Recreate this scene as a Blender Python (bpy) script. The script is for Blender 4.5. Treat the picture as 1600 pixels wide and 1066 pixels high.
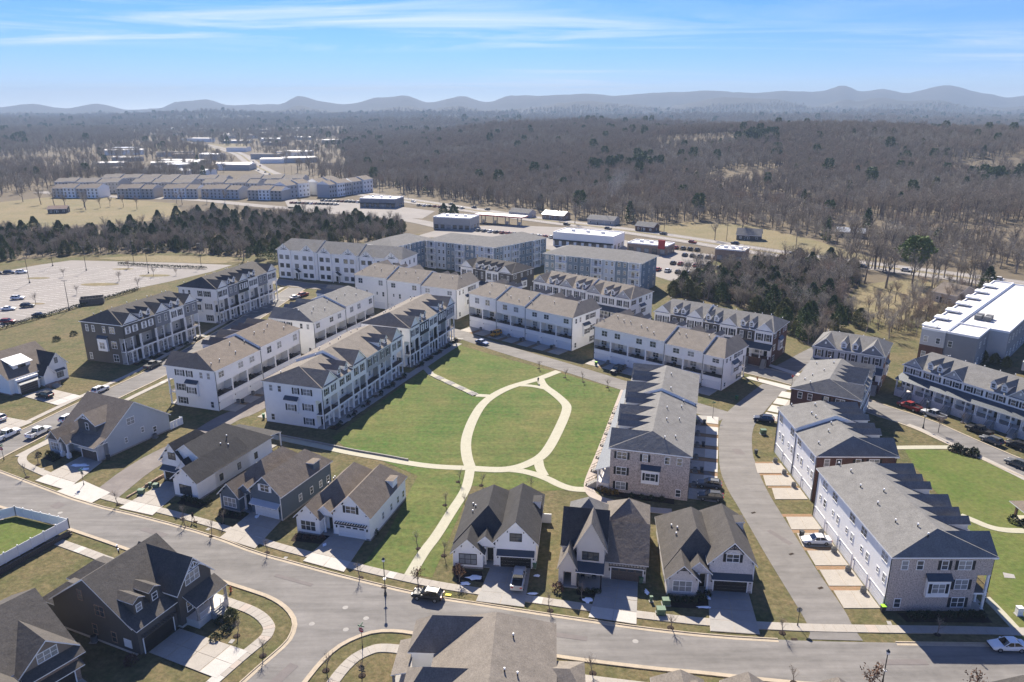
import bpy, math, random
from mathutils import Vector, Matrix, noise
from mathutils.geometry import tessellate_polygon
R_ = math.radians
random.seed(7)
sc = bpy.context.scene
for o in list(bpy.data.objects):
    bpy.data.objects.remove(o)
COL = sc.collection

# ---------------------------------------------------------------- camera, sky, sun, exposure
CAM_H = 70.0
cam_d = bpy.data.cameras.new('camera')
cam_d.sensor_width = 36.0
cam_d.lens = 36.0 * 1150.0 / 1600.0
cam_d.clip_start = 0.5
cam_d.clip_end = 40000.0
cam = bpy.data.objects.new('camera', cam_d)
COL.objects.link(cam)
cam.location = (0, 0, CAM_H)
cam.rotation_euler = (R_(90) - math.atan(363.0 / 1150.0), 0, 0)
sc.camera = cam

SUN_AZ, SUN_EL = R_(100.0), R_(41.0)      # direction towards the sun, counted from +x
world = bpy.data.worlds.new('World')
sc.world = world
world.use_nodes = True
wn, wl = world.node_tree.nodes, world.node_tree.links
wn.clear()
w_out = wn.new('ShaderNodeOutputWorld')
w_bg = wn.new('ShaderNodeBackground')
w_bg.inputs['Strength'].default_value = 0.06
sky = wn.new('ShaderNodeTexSky')
sky.sky_type = 'NISHITA'
sky.sun_disc = False
sky.sun_elevation = SUN_EL
sky.sun_rotation = R_(90) - SUN_AZ
sky.altitude = 200
sky.air_density = 1.0
sky.dust_density = 0.35
sky.ozone_density = 3.0
tc = wn.new('ShaderNodeTexCoord')
sep = wn.new('ShaderNodeSeparateXYZ')
wl.new(tc.outputs['Generated'], sep.inputs[0])
def wmath(op, a, b=None, c=None):
    n = wn.new('ShaderNodeMath'); n.operation = op
    for i, v in enumerate((a, b, c)):
        if v is None: continue
        if isinstance(v, (int, float)): n.inputs[i].default_value = v
        else: wl.new(v, n.inputs[i])
    return n.outputs[0]
# thin cirrus on a high flat layer, streaked along x
zc = wmath('MAXIMUM', sep.outputs['Z'], 0.012)
cx = wmath('DIVIDE', sep.outputs['X'], wmath('ADD', zc, 0.03))
cy = wmath('DIVIDE', sep.outputs['Y'], wmath('ADD', zc, 0.03))
comb = wn.new('ShaderNodeCombineXYZ')
wl.new(wmath('ADD', wmath('MULTIPLY', cx, 0.26), -9.3), comb.inputs[0]); wl.new(wmath('ADD', wmath('MULTIPLY', cy, 0.62), -3.5), comb.inputs[1])
cn = wn.new('ShaderNodeTexNoise'); cn.inputs['Scale'].default_value = 0.95; cn.inputs['Detail'].default_value = 12
cn.inputs['Roughness'].default_value = 0.66; cn.inputs['Distortion'].default_value = 0.9
wl.new(comb.outputs[0], cn.inputs['Vector'])
cn2 = wn.new('ShaderNodeTexNoise'); cn2.inputs['Scale'].default_value = 0.23; cn2.inputs['Detail'].default_value = 3
wl.new(comb.outputs[0], cn2.inputs['Vector'])
crp = wn.new('ShaderNodeValToRGB')
crp.color_ramp.elements[0].position = 0.46; crp.color_ramp.elements[1].position = 0.74
wl.new(cn.outputs['Fac'], crp.inputs[0])
crp2 = wn.new('ShaderNodeValToRGB')
crp2.color_ramp.elements[0].position = 0.49; crp2.color_ramp.elements[1].position = 0.61
wl.new(cn2.outputs['Fac'], crp2.inputs[0])
cf = wmath('MULTIPLY', wmath('MULTIPLY', crp.outputs[0], crp2.outputs[0]), 0.95)
w_mix = wn.new('ShaderNodeMixRGB')
w_mix.inputs[2].default_value = (5.2, 5.6, 6.1, 1)
wl.new(cf, w_mix.inputs[0])
w_hsv = wn.new('ShaderNodeHueSaturation'); w_hsv.inputs['Saturation'].default_value = 1.12
wl.new(sky.outputs[0], w_hsv.inputs['Color'])
w_tint = wn.new('ShaderNodeMixRGB'); w_tint.blend_type = 'MULTIPLY'; w_tint.inputs[0].default_value = 1.0
w_tint.inputs[2].default_value = (0.172, 0.36, 0.745, 1)
wl.new(w_hsv.outputs[0], w_tint.inputs[1])
# pale band of thick air low over the horizon, the same all round
hf = wmath('MULTIPLY', wmath('EXPONENT', wmath('DIVIDE', wmath('MULTIPLY', wmath('MAXIMUM', sep.outputs['Z'], 0.0), -1.0), 0.024)), 0.95)
w_hor = wn.new('ShaderNodeMixRGB'); w_hor.inputs[2].default_value = (7.6, 8.2, 8.8, 1)
wl.new(hf, w_hor.inputs[0]); wl.new(w_tint.outputs[0], w_hor.inputs[1])
wl.new(w_hor.outputs[0], w_mix.inputs[1])
wl.new(w_mix.outputs[0], w_bg.inputs['Color'])
wl.new(w_bg.outputs[0], w_out.inputs['Surface'])

sun_d = bpy.data.lights.new('sun', 'SUN')
sun_d.energy = 3.45
sun_d.angle = R_(0.53)
sun_d.color = (1.0, 0.915, 0.79)
sun = bpy.data.objects.new('sun', sun_d)
COL.objects.link(sun)
sun.location = (0, 0, 400)
_sd = Vector((math.cos(SUN_AZ) * math.cos(SUN_EL), math.sin(SUN_AZ) * math.cos(SUN_EL), math.sin(SUN_EL)))
sun.rotation_euler = _sd.to_track_quat('Z', 'Y').to_euler()

sc.view_settings.view_transform = 'Standard'
sc.view_settings.look = 'None'
sc.view_settings.gamma = 1.0
sc.view_settings.use_curve_mapping = False
sc.view_settings.exposure = 1.74
sc.render.engine = 'CYCLES'
sc.cycles.use_denoising = True
sc.cycles.max_bounces = 5
sc.cycles.diffuse_bounces = 3
sc.cycles.glossy_bounces = 2
sc.cycles.transmission_bounces = 2
sc.cycles.transparent_max_bounces = 6
sc.cycles.volume_bounces = 0
sc.cycles.caustics_reflective = False
sc.cycles.caustics_refractive = False

# plan of the place in metres: x to the right, y away from the camera
SURVEY = {
    'north_kerb': [(-121.4,142.4),(-111.7,138.3),(-103.8,134.3),(-93.7,129.0),(-79.1,121.4),(-64.2,116.0),(-50.7,110.2),(-42.3,105.5),(-33.8,102.1),(-27.0,99.3),(-15.2,95.0),(-10.3,93.6),(-5.1,92.4),(1.9,90.7),(11.1,88.6),(18.1,87.0),(28.0,85.3),(39.7,84.3),(48.6,84.0),(65.0,83.7),(70.0,83.4),(83.0,83.3)],
    'south_kerb': [(-109.6,126.4),(-100.8,122.5),(-94.1,119.8),(-86.3,116.7),(-76.9,112.2),(-69.2,108.7),(-63.7,106.0),(-47.9,98.8),(-38.8,94.8),(-36.3,93.6),(-33.5,91.5),(-31.6,89.1),(-30.9,87.3),(-30.8,84.9),(-31.3,83.3),(-33.1,79.9),(-34.6,76.7),(-36.7,72.1)],
    'south_kerb_east': [(-27.7,72.1),(-26.3,76.7),(-25.3,79.9),(-24.1,82.3),(-23.0,83.7),(-21.5,84.9),(-19.7,85.9),(-18.2,86.2),(-15.3,86.1),(-8.8,84.4),(0.0,82.4),(8.5,80.6),(11.8,80.0),(19.5,78.7),(24.2,78.2),(31.3,77.0),(40.6,75.8),(56.5,75.2),(76.2,74.7)],
    'curve_left': [(66.8,183.8),(53.4,166.7),(50.8,162.3),(48.5,157.8),(46.4,151.5),(44.9,145.6),(42.3,135.4),(41.5,127.9),(41.7,118.6),(41.7,103.8),(42.0,92.9),(42.1,86.5),(40.9,84.6)],
    'curve_right': [(72.7,180.0),(68.5,175.9),(59.5,162.3),(55.4,155.7),(51.8,144.9),(50.2,137.1),(48.9,126.2),(48.7,115.8),(48.6,109.2),(48.4,99.2),(48.7,90.5),(48.2,87.0),(48.4,84.3)],
    'cross_street': [(-50,286),(0,249.5),(34,221.5),(68.5,194.5),(82.1,180.0),(88.9,166.2),(95.5,157.8),(98.8,148.1),(104.3,135.1),(112.5,120.7)],
    'arm_street': [(70.8,188.7),(80.3,198.1),(91.3,209.6),(102.6,220.4)],
    'alley_m': [(-35.6,246.2),(-21.2,233.7),(-15.5,227.3),(-1.9,212.7),(14.6,197.6),(29.8,182.3),(41.6,170.8),(51.0,161.6)],
    'street_left': [(-111.8,131.1),(-111.0,141.2),(-109.2,148.5),(-107.3,157.1),(-103.2,175.5),(-98.5,191.2),(-96.3,210.2),(-92.0,242.2),(-89.3,277.0),(-87.8,294.1)],
    'street_b': [(-117.7,315.8),(-100.6,305.8),(-84.8,297.5),(-70.8,294.1),(-50.3,281.1)],
    'alley_left': [(-77.3,123.5),(-75.9,137.1),(-70.6,148.1),(-67.5,161.6),(-64.0,165),(-52,200),(-40,234)],
    'lot': [(-173.2,204.9),(-171.7,236.7),(-161.9,261.6),(-153.1,292.9),(-145.7,304.6),(-135.3,325.0),(-131.2,339.9),(-158.1,345.2),(-213.1,351.4),(-222.0,340.7),(-230.3,325.0),(-253.6,299.8)],
    'lawn': [(-40.1,150.0),(-38.2,155.4),(-16.8,217.8),(-1.8,204.3),(12.8,192.8),(28.6,178.7),(18.7,142.0),(15.0,130.5),(14.3,126.9),(10.8,126.5),(3.8,125.8),(-7.8,128.1),(-12.5,98.7),(-24.3,101.3),(-21.6,110.5),(-18.8,132.2),(-27.6,139.2),(-34.2,143.0)],
    'lawn_east': [(84.8,144.9),(96.0,143.4),(102.1,131.8),(112.5,120.7),(84.0,84.6),(70.5,84.2),(69.8,85.9),(72.4,95.2),(78.9,110.0),(80.5,120.7),(82.7,137.4)],
    'park_walk_west': [(-40.3,157.6),(-35.8,169.8),(-30.1,185.0),(-25.1,197.8),(-20.4,209.9),(-16.6,219.2)],
    'path_front': [(-62.4,154.8),(-52.6,150.0),(-41.8,145.7),(-34.5,142.4),(-27.8,140.1),(-22.0,137.8),(-16.4,136.1),(-10.6,135.5),(-8.2,135.4)],
    'oval_west': [(-8.4,135.2),(-9.5,140.1),(-10.2,146.9),(-10.0,153.2),(-9.1,161.1),(-7.5,169.2),(-5.1,174.8),(-1.6,180.1),(2.1,183.5),(7.0,187.1),(13.0,193.5)],
    'oval_east': [(7.6,187.1),(8.2,182.3),(11.1,176.3),(13.2,170.5),(13.6,167.2),(12.4,161.1),(10.4,153.2),(8.4,145.9),(6.4,140.6),(3.3,137.2),(0.8,135.4),(-2.4,134.5),(-8.2,135.2)],
    'oval_link': [(1.6,182.6),(5.3,182.3),(9.4,179.7)],
    'path_se': [(-1.2,134.8),(1.6,134.3),(4.0,133.2),(6.8,131.2),(9.3,128.3),(11.6,126.7),(14.4,126.5)],
    'path_se2': [(5.5,139.2),(5.6,135.6),(6.4,132.2)],
    'path_c': [(29.3,179.1),(24.2,161.1),(18.7,141.6),(15.2,130.1),(14.7,126.5),(15.6,123.6),(18.3,121.8),(21.1,120.5),(24.9,119.1),(29.1,118.4)],
    'path_south': [(-8.5,134.9),(-8.6,130.3),(-9.0,125.7),(-11.1,118.1),(-13.0,110.2),(-14.6,105.7),(-16.1,99.0)],
    'stairs': [(-22.1,190.7),(-20.3,189.4),(-9.2,175.4),(-5.6,174.9)],
    'path_east1': [(83.0,144.9),(88.7,145.1),(96.3,145.1)],
    'walk_rr': [(91.8,157.1),(93.6,154.2),(95.6,147.5),(97.4,143.4),(100.0,136.5),(102.4,128.4)],
    'path_east2': [(80.9,117.2),(82.2,115.4),(83.5,113.3),(85.4,112.2),(88.4,112.0),(90.6,112.0)],
    'path_r3': [(71.1,93.8),(71.2,90.7),(71.0,85.3)],
    'highway': [(-705.8,1680.2),(-462.0,1279.7),(-352.3,1019.3),(-288.4,881.2),(-227.4,761.3),(-177.6,691.8),(-133.5,648.5),(-94.2,605.7),(-58.2,568.0),(-11.2,517.7),(28.6,478.0),(58.9,451.3),(91.3,418.3),(124.6,378.4),(148.4,354.6),(174.7,332.0),(190.6,318.4),(212.0,297.5),(244.7,273.0)],
    'far_street': [(-417.8,658.8),(-364.3,628.8),(-252.3,601.3),(-209.4,572.0),(-170.5,549.0),(-128.5,531.2),(-87.4,504.8),(-58.1,478.0),(-30.6,438.9)],
    'far_street_b': [(-288.4,881.2),(-219.6,703.5),(-185.1,619.4),(-159.0,545.3)],
    'plaza': [(-58.1,416.1),(-39.7,456.4),(0.0,464.3),(50.8,448.8),(58.1,416.1),(81.8,380.3),(105.3,362.8),(68.0,305.8),(45.9,346.7),(-14.7,420.5)],
    'plaza_w': [(-170.6,601.3),(-131.6,588.4),(-89.3,560.3),(-55.0,531.2),(-59.8,492.6),(-104.9,504.8),(-151.4,531.2)],
    'field_w': [(-519.5,658.8),(-402.2,584.2),(-375.2,633.6),(-310.2,601.3),(-260.4,576.0),(-233.3,524.3),(-234.9,483.7),(-266.2,464.3),(-293.6,456.4),(-371.1,464.3)],
    'field_e': [(123.9,265.3),(145.5,299.8),(171.1,310.7),(188.9,303.4),(190.6,288.5),(166.8,265.3),(146.8,254.5),(128.8,236.7),(126.8,246.2)],
    'field_n': [(83.8,459.0),(116.1,478.0),(149.2,464.3),(167.2,416.1),(178.9,349.8),(158.2,359.5),(128.6,391.6),(93.6,429.5)],
    'field_far': [(158.1,658.8),(212.5,754.4),(272.8,761.3),(254.6,691.8),(187.7,643.5)],
    'field_town': [(-786.5,1558.6),(-718.8,1822.1),(-564.6,1680.2),(-478.2,1319.1),(-593.7,1279.7)],
}

# ---------------------------------------------------------------- materials
MATS = {}
def mat(name, col, rough=0.8, var=0.15, scale=1.0, bump=0.0, world=False, metal=0.0, spec=0.3, col2=None, scale2=None, stripe=0.0, mottle=0.0):
    m = bpy.data.materials.new(name); m.use_nodes = True
    nt = m.node_tree; N, L = nt.nodes, nt.links
    b = N['Principled BSDF']
    b.inputs['Roughness'].default_value = rough
    b.inputs['Metallic'].default_value = metal
    b.inputs['Specular IOR Level'].default_value = spec
    if world:
        src = N.new('ShaderNodeNewGeometry').outputs['Position']
    else:
        src = N.new('ShaderNodeTexCoord').outputs['Object']
    n1 = N.new('ShaderNodeTexNoise'); n1.inputs['Scale'].default_value = scale; n1.inputs['Detail'].default_value = 6
    n1.inputs['Roughness'].default_value = 0.65
    L.new(src, n1.inputs['Vector'])
    mr = N.new('ShaderNodeMapRange')
    mr.inputs['From Min'].default_value = 0.25; mr.inputs['From Max'].default_value = 0.75
    mr.inputs['To Min'].default_value = 1 - var; mr.inputs['To Max'].default_value = 1 + var
    L.new(n1.outputs['Fac'], mr.inputs['Value'])
    base = None
    if col2 is not None:
        n2 = N.new('ShaderNodeTexNoise'); n2.inputs['Scale'].default_value = scale2 or scale * 0.2; n2.inputs['Detail'].default_value = 5
        L.new(src, n2.inputs['Vector'])
        cr = N.new('ShaderNodeValToRGB')
        cr.color_ramp.elements[0].position = 0.36; cr.color_ramp.elements[1].position = 0.64
        cr.color_ramp.elements[0].color = (*col, 1); cr.color_ramp.elements[1].color = (*col2, 1)
        L.new(n2.outputs['Fac'], cr.inputs[0]); base = cr.outputs[0]
    mx = N.new('ShaderNodeVectorMath'); mx.operation = 'SCALE'
    if base is None: mx.inputs[0].default_value = col
    else: L.new(base, mx.inputs[0])
    L.new(mr.outputs[0], mx.inputs['Scale'])
    out = mx.outputs[0]
    if mottle:
        n3 = N.new('ShaderNodeTexNoise'); n3.inputs['Scale'].default_value = 5.5; n3.inputs['Detail'].default_value = 4
        L.new(src, n3.inputs['Vector'])
        m3 = N.new('ShaderNodeMapRange'); m3.inputs['From Min'].default_value = 0.3; m3.inputs['From Max'].default_value = 0.7
        m3.inputs['To Min'].default_value = 1 - mottle; m3.inputs['To Max'].default_value = 1 + mottle
        L.new(n3.outputs['Fac'], m3.inputs['Value'])
        s3 = N.new('ShaderNodeVectorMath'); s3.operation = 'SCALE'; L.new(out, s3.inputs[0]); L.new(m3.outputs[0], s3.inputs['Scale'])
        out = s3.outputs[0]
    if stripe:
        sx = N.new('ShaderNodeSeparateXYZ'); L.new(src, sx.inputs[0])
        ad = N.new('ShaderNodeMath'); ad.operation = 'ADD'; L.new(sx.outputs[0], ad.inputs[0]); L.new(sx.outputs[1], ad.inputs[1])
        ml = N.new('ShaderNodeMath'); ml.operation = 'MULTIPLY'; L.new(ad.outputs[0], ml.inputs[0]); ml.inputs[1].default_value = 1.0 / stripe
        fr = N.new('ShaderNodeMath'); fr.operation = 'FRACT'; L.new(ml.outputs[0], fr.inputs[0])
        lt = N.new('ShaderNodeMath'); lt.operation = 'LESS_THAN'; L.new(fr.outputs[0], lt.inputs[0]); lt.inputs[1].default_value = 0.16
        bp0 = N.new('ShaderNodeBump'); bp0.inputs['Strength'].default_value = 0.6; bp0.inputs['Distance'].default_value = 0.05
        L.new(lt.outputs[0], bp0.inputs['Height']); L.new(bp0.outputs[0], b.inputs['Normal'])
    L.new(out, b.inputs['Base Color'])
    if bump and not stripe:
        nb = N.new('ShaderNodeTexNoise'); nb.inputs['Scale'].default_value = scale * 2.5; nb.inputs['Detail'].default_value = 4
        L.new(src, nb.inputs['Vector'])
        bp = N.new('ShaderNodeBump'); bp.inputs['Strength'].default_value = bump; bp.inputs['Distance'].default_value = 0.1
        L.new(nb.outputs['Fac'], bp.inputs['Height']); L.new(bp.outputs[0], b.inputs['Normal'])
    MATS[name] = m
    return m

M = MATS
# walls
mat('white', (0.89, 0.875, 0.835), 0.7, 0.04, 0.7)
mat('trim', (0.86, 0.85, 0.82), 0.6, 0.04, 1.0)
mat('white_batten', (0.89, 0.875, 0.835), 0.7, 0.04, 0.7, stripe=0.42)
mat('light_gray', (0.44, 0.44, 0.44), 0.75, 0.05, 0.7)
mat('beige', (0.42, 0.395, 0.36), 0.75, 0.05, 0.7)
mat('mid_gray', (0.22, 0.225, 0.24), 0.75, 0.06, 0.7)
mat('dark_gray', (0.105, 0.103, 0.10), 0.75, 0.08, 0.7)
mat('charcoal', (0.032, 0.036, 0.038), 0.7, 0.08, 0.7)
mat('brown_gray', (0.105, 0.094, 0.083), 0.75, 0.08, 0.7)
mat('brown_batten', (0.10, 0.092, 0.084), 0.75, 0.08, 0.7, stripe=0.42)
mat('blue_gray', (0.095, 0.125, 0.155), 0.7, 0.06, 0.7)
mat('pale_blue', (0.43, 0.46, 0.48), 0.7, 0.05, 0.7)
mat('cream', (0.58, 0.53, 0.47), 0.75, 0.05, 0.7)
mat('tan_batten', (0.26, 0.205, 0.155), 0.75, 0.06, 0.7, stripe=0.5)
mat('white_brick', (0.62, 0.58, 0.55), 0.85, 0.12, 1.6, mottle=0.16)
mat('pink_brick', (0.47, 0.395, 0.34), 0.88, 0.16, 2.2, mottle=0.42)
mat('dark_brick', (0.115, 0.062, 0.05), 0.88, 0.16, 1.4, mottle=0.32)
mat('tan_brick', (0.30, 0.21, 0.155), 0.88, 0.14, 1.4, mottle=0.35)
mat('stone', (0.33, 0.30, 0.27), 0.9, 0.2, 2.0, 0.4, mottle=0.25)
mat('slate_siding', (0.19, 0.235, 0.265), 0.7, 0.05, 0.6)
mat('ice_siding', (0.50, 0.54, 0.57), 0.7, 0.05, 0.6)
# roofs
mat('roof_brown', (0.165, 0.137, 0.110), 0.92, 0.2, 0.6, 0.5, spec=0.2, mottle=0.2)
mat('roof_tan', (0.190, 0.166, 0.138), 0.92, 0.2, 0.6, 0.5, spec=0.2, mottle=0.2)
mat('roof_gray', (0.168, 0.162, 0.152), 0.92, 0.2, 0.6, 0.5, spec=0.2, mottle=0.2)
mat('roof_dark', (0.056, 0.053, 0.051), 0.92, 0.2, 0.6, 0.5, spec=0.2, mottle=0.2)
mat('roof_charcoal', (0.084, 0.076, 0.068), 0.92, 0.2, 0.6, 0.5, spec=0.2, mottle=0.2)
mat('metal_roof', (0.045, 0.058, 0.075), 0.45, 0.1, 0.8, spec=0.5, stripe=0.45)
mat('metal_pale', (0.42, 0.44, 0.46), 0.4, 0.06, 0.8, spec=0.5, stripe=0.45)
mat('membrane', (0.60, 0.575, 0.535), 0.7, 0.12, 0.15)
# openings
mat('glass', (0.06, 0.068, 0.075), 0.06, 0.4, 0.6, spec=0.7)
mat('glass_blind', (0.28, 0.285, 0.28), 0.12, 0.35, 0.9, spec=0.6)
mat('shutter', (0.018, 0.019, 0.022), 0.6, 0.1, 2.0)
mat('black', (0.016, 0.016, 0.018), 0.5, 0.1, 2.0)
mat('garage_white', (0.76, 0.76, 0.75), 0.6, 0.03, 2.0)
mat('garage_dark', (0.03, 0.026, 0.024), 0.5, 0.15, 1.0)
mat('garage_brown', (0.10, 0.078, 0.066), 0.6, 0.1, 1.0)
mat('wood', (0.17, 0.105, 0.065), 0.7, 0.2, 3.0)
mat('deck', (0.14, 0.12, 0.11), 0.8, 0.15, 2.0)
# ground covers
def ground_mix(name, cols, scales, rough=0.95, bump=0.5, streak=None, fine=0.0):
    """several noises of different size blended: patchy turf, worn paving"""
    m = bpy.data.materials.new(name); m.use_nodes = True
    nt = m.node_tree; N, L = nt.nodes, nt.links
    b = N['Principled BSDF']; b.inputs['Roughness'].default_value = rough; b.inputs['Specular IOR Level'].default_value = 0.12
    pos = N.new('ShaderNodeNewGeometry').outputs['Position']
    cur = None
    for i, s in enumerate(scales):
        n = N.new('ShaderNodeTexNoise'); n.inputs['Scale'].default_value = s; n.inputs['Detail'].default_value = 7; n.inputs['Roughness'].default_value = 0.62
        n.inputs['Distortion'].default_value = 0.4
        L.new(pos, n.inputs['Vector'])
        mr = N.new('ShaderNodeMapRange'); mr.inputs['From Min'].default_value = 0.37; mr.inputs['From Max'].default_value = 0.63
        L.new(n.outputs['Fac'], mr.inputs['Value'])
        mx = N.new('ShaderNodeMixRGB'); L.new(mr.outputs[0], mx.inputs[0])
        if cur is None: mx.inputs[1].default_value = (*cols[0], 1)
        else: L.new(cur, mx.inputs[1])
        mx.inputs[2].default_value = (*cols[i + 1], 1)
        if i: 
            mu = N.new('ShaderNodeMath'); mu.operation = 'MULTIPLY'; mu.inputs[1].default_value = 0.55
            L.new(mr.outputs[0], mu.inputs[0]); L.new(mu.outputs[0], mx.inputs[0])
        cur = mx.outputs[0]
    def scaled(cur, vec, sc_, lo, hi, det=4, a=0.3, c=0.7):
        n = N.new('ShaderNodeTexNoise'); n.inputs['Scale'].default_value = sc_; n.inputs['Detail'].default_value = det; n.inputs['Roughness'].default_value = 0.7
        L.new(vec, n.inputs['Vector'])
        mr = N.new('ShaderNodeMapRange'); mr.inputs['From Min'].default_value = a; mr.inputs['From Max'].default_value = c; mr.inputs['To Min'].default_value = lo; mr.inputs['To Max'].default_value = hi
        L.new(n.outputs['Fac'], mr.inputs['Value'])
        sv = N.new('ShaderNodeVectorMath'); sv.operation = 'SCALE'; L.new(cur, sv.inputs[0]); L.new(mr.outputs[0], sv.inputs['Scale']); return sv.outputs[0]
    if streak:
        mp = N.new('ShaderNodeMapping'); mp.inputs['Rotation'].default_value = (0, 0, -streak[0]); mp.inputs['Scale'].default_value = (0.05, 0.5, 1)
        L.new(pos, mp.inputs['Vector']); cur = scaled(cur, mp.outputs[0], 1.0, 1 - streak[1], 1 + streak[1], 5, 0.35, 0.68)
    if fine: cur = scaled(cur, pos, 1.1, 1 - fine, 1 + fine, 8)
    L.new(cur, b.inputs['Base Color'])
    if bump:
        nb = N.new('ShaderNodeTexNoise'); nb.inputs['Scale'].default_value = 2.2; nb.inputs['Detail'].default_value = 6
        L.new(pos, nb.inputs['Vector'])
        bp = N.new('ShaderNodeBump'); bp.inputs['Strength'].default_value = bump; bp.inputs['Distance'].default_value = 0.15
        L.new(nb.outputs['Fac'], bp.inputs['Height']); L.new(bp.outputs[0], b.inputs['Normal'])
    MATS[name] = m
    return m
ground_mix('turf', [(0.140, 0.108, 0.056), (0.072, 0.082, 0.030), (0.185, 0.136, 0.076), (0.056, 0.064, 0.024)], [0.09, 0.3, 1.4], fine=0.36)
ground_mix('lawn_green', [(0.064, 0.116, 0.024), (0.142, 0.134, 0.048), (0.036, 0.096, 0.018), (0.125, 0.118, 0.042)], [0.05, 0.15, 0.8], fine=0.34, streak=(R_(20), 0.14))
ground_mix('lawn_bright', [(0.088, 0.124, 0.026), (0.142, 0.138, 0.046), (0.055, 0.106, 0.018), (0.110, 0.112, 0.038)], [0.05, 0.18, 1.0], fine=0.28)
ground_mix('straw', [(0.215, 0.168, 0.098), (0.155, 0.138, 0.072), (0.25, 0.195, 0.118), (0.12, 0.112, 0.052)], [0.02, 0.09, 0.6], fine=0.25)
ground_mix('terrain', [(0.14, 0.112, 0.074), (0.108, 0.088, 0.062), (0.175, 0.14, 0.09), (0.09, 0.076, 0.055)], [0.004, 0.02, 0.12])
ground_mix('hill_forest', [(0.075, 0.066, 0.058), (0.055, 0.05, 0.046), (0.095, 0.082, 0.07), (0.045, 0.045, 0.036)], [0.002, 0.012, 0.06], 1.0, 0.0, None, 0.3)
ground_mix('asphalt_patch', [(0.165, 0.147, 0.139), (0.145, 0.13, 0.123), (0.185, 0.167, 0.158), (0.15, 0.134, 0.127)], [0.2, 0.6, 2.2], 0.85, 0.15, None, 0.08)
ground_mix('asphalt', [(0.180, 0.169, 0.156), (0.153, 0.144, 0.134), (0.222, 0.209, 0.194), (0.163, 0.153, 0.142)], [0.06, 0.3, 2.2], 0.85, 0.15, (R_(-14), 0.2), 0.07)
ground_mix('asphalt_dark', [(0.186, 0.174, 0.160), (0.157, 0.147, 0.136), (0.228, 0.214, 0.198), (0.167, 0.156, 0.144)], [0.06, 0.3, 2.2], 0.85, 0.15, (R_(100), 0.16), 0.07)
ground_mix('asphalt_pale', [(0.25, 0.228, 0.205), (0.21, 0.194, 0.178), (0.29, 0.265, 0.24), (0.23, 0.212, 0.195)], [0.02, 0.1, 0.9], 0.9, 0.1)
ground_mix('worn_paving', [(0.155, 0.135, 0.125), (0.23, 0.205, 0.185), (0.12, 0.105, 0.10), (0.19, 0.17, 0.155)], [0.09, 0.4, 1.8], 0.9, 0.2)
ground_mix('mulch', [(0.028, 0.020, 0.016), (0.045, 0.030, 0.022), (0.02, 0.016, 0.013), (0.05, 0.036, 0.027)], [0.3, 1.2, 4.0], 0.95, 0.8)
ground_mix('clay', [(0.27, 0.155, 0.095), (0.22, 0.15, 0.09), (0.31, 0.19, 0.12), (0.18, 0.14, 0.07)], [0.1, 0.4, 2.0], 0.95, 0.4)
mat('concrete', (0.33, 0.300, 0.258), 0.88, 0.10, 0.8, 0.15, world=True, mottle=0.06)
mat('concrete_white', (0.43, 0.405, 0.365), 0.88, 0.08, 0.8, 0.15, world=True, mottle=0.05)
mat('concrete_gray', (0.29, 0.275, 0.252), 0.88, 0.12, 0.5, 0.15, world=True, mottle=0.06)
mat('kerb', (0.37, 0.310, 0.230), 0.9, 0.14, 0.6, 0.15, world=True, mottle=0.08)
mat('path', (0.37, 0.350, 0.265), 0.9, 0.08, 0.8, 0.12, world=True, mottle=0.05)
mat('path_pink', (0.37, 0.315, 0.265), 0.9, 0.08, 0.8, 0.12, world=True, mottle=0.05)
mat('snow', (0.85, 0.87, 0.9), 0.6, 0.08, 3.0, 0.5)
mat('yellow_paint', (0.72, 0.62, 0.10), 0.8, 0.1, 3.0)
mat('line_paint', (0.62, 0.60, 0.56), 0.8, 0.1, 2.0)
# things
mat('steel', (0.30, 0.31, 0.32), 0.4, 0.1, 2.0, metal=0.6)
mat('pole_dark', (0.022, 0.024, 0.026), 0.45, 0.1, 2.0, spec=0.5)
mat('sign_red', (0.42, 0.035, 0.04), 0.5, 0.06, 2.0)
mat('sign_green', (0.02, 0.14, 0.075), 0.5, 0.06, 2.0)
mat('box_green', (0.10, 0.16, 0.10), 0.6, 0.1, 2.0)
mat('bin_dark', (0.035, 0.038, 0.042), 0.6, 0.1, 2.0)
mat('bin_green', (0.03, 0.12, 0.06), 0.6, 0.1, 2.0)
mat('lime_lid', (0.30, 0.62, 0.03), 0.5, 0.05, 2.0)
mat('ac_gray', (0.16, 0.16, 0.155), 0.6, 0.15, 3.0)
mat('vinyl', (0.82, 0.82, 0.80), 0.5, 0.04, 0.6)
mat('block_wall', (0.10, 0.085, 0.075), 0.92, 0.3, 1.5, 0.5, mottle=0.3)
mat('tyre', (0.012, 0.012, 0.013), 0.85, 0.1, 5.0)
mat('rim', (0.34, 0.34, 0.35), 0.35, 0.1, 5.0, metal=0.7)
mat('car_glass', (0.010, 0.012, 0.014), 0.04, 0.2, 2.0, spec=0.8)
mat('lamp_clear', (0.75, 0.75, 0.72), 0.2, 0.05, 4.0)
mat('lamp_red', (0.40, 0.02, 0.02), 0.3, 0.05, 4.0)
mat('bark', (0.17, 0.14, 0.12), 0.95, 0.3, 3.0)
mat('bark_pale', (0.28, 0.24, 0.21), 0.95, 0.3, 3.0)
mat('twig', (0.335, 0.285, 0.21), 0.95, 0.3, 0.15)
mat('twig_red', (0.35, 0.265, 0.19), 0.95, 0.3, 0.15)
mat('twig_gray', (0.40, 0.36, 0.285), 0.95, 0.3, 0.15)
mat('leaf_brown', (0.14, 0.070, 0.035), 0.9, 0.35, 0.8)
mat('needle', (0.075, 0.108, 0.036), 0.9, 0.4, 0.6)
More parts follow.
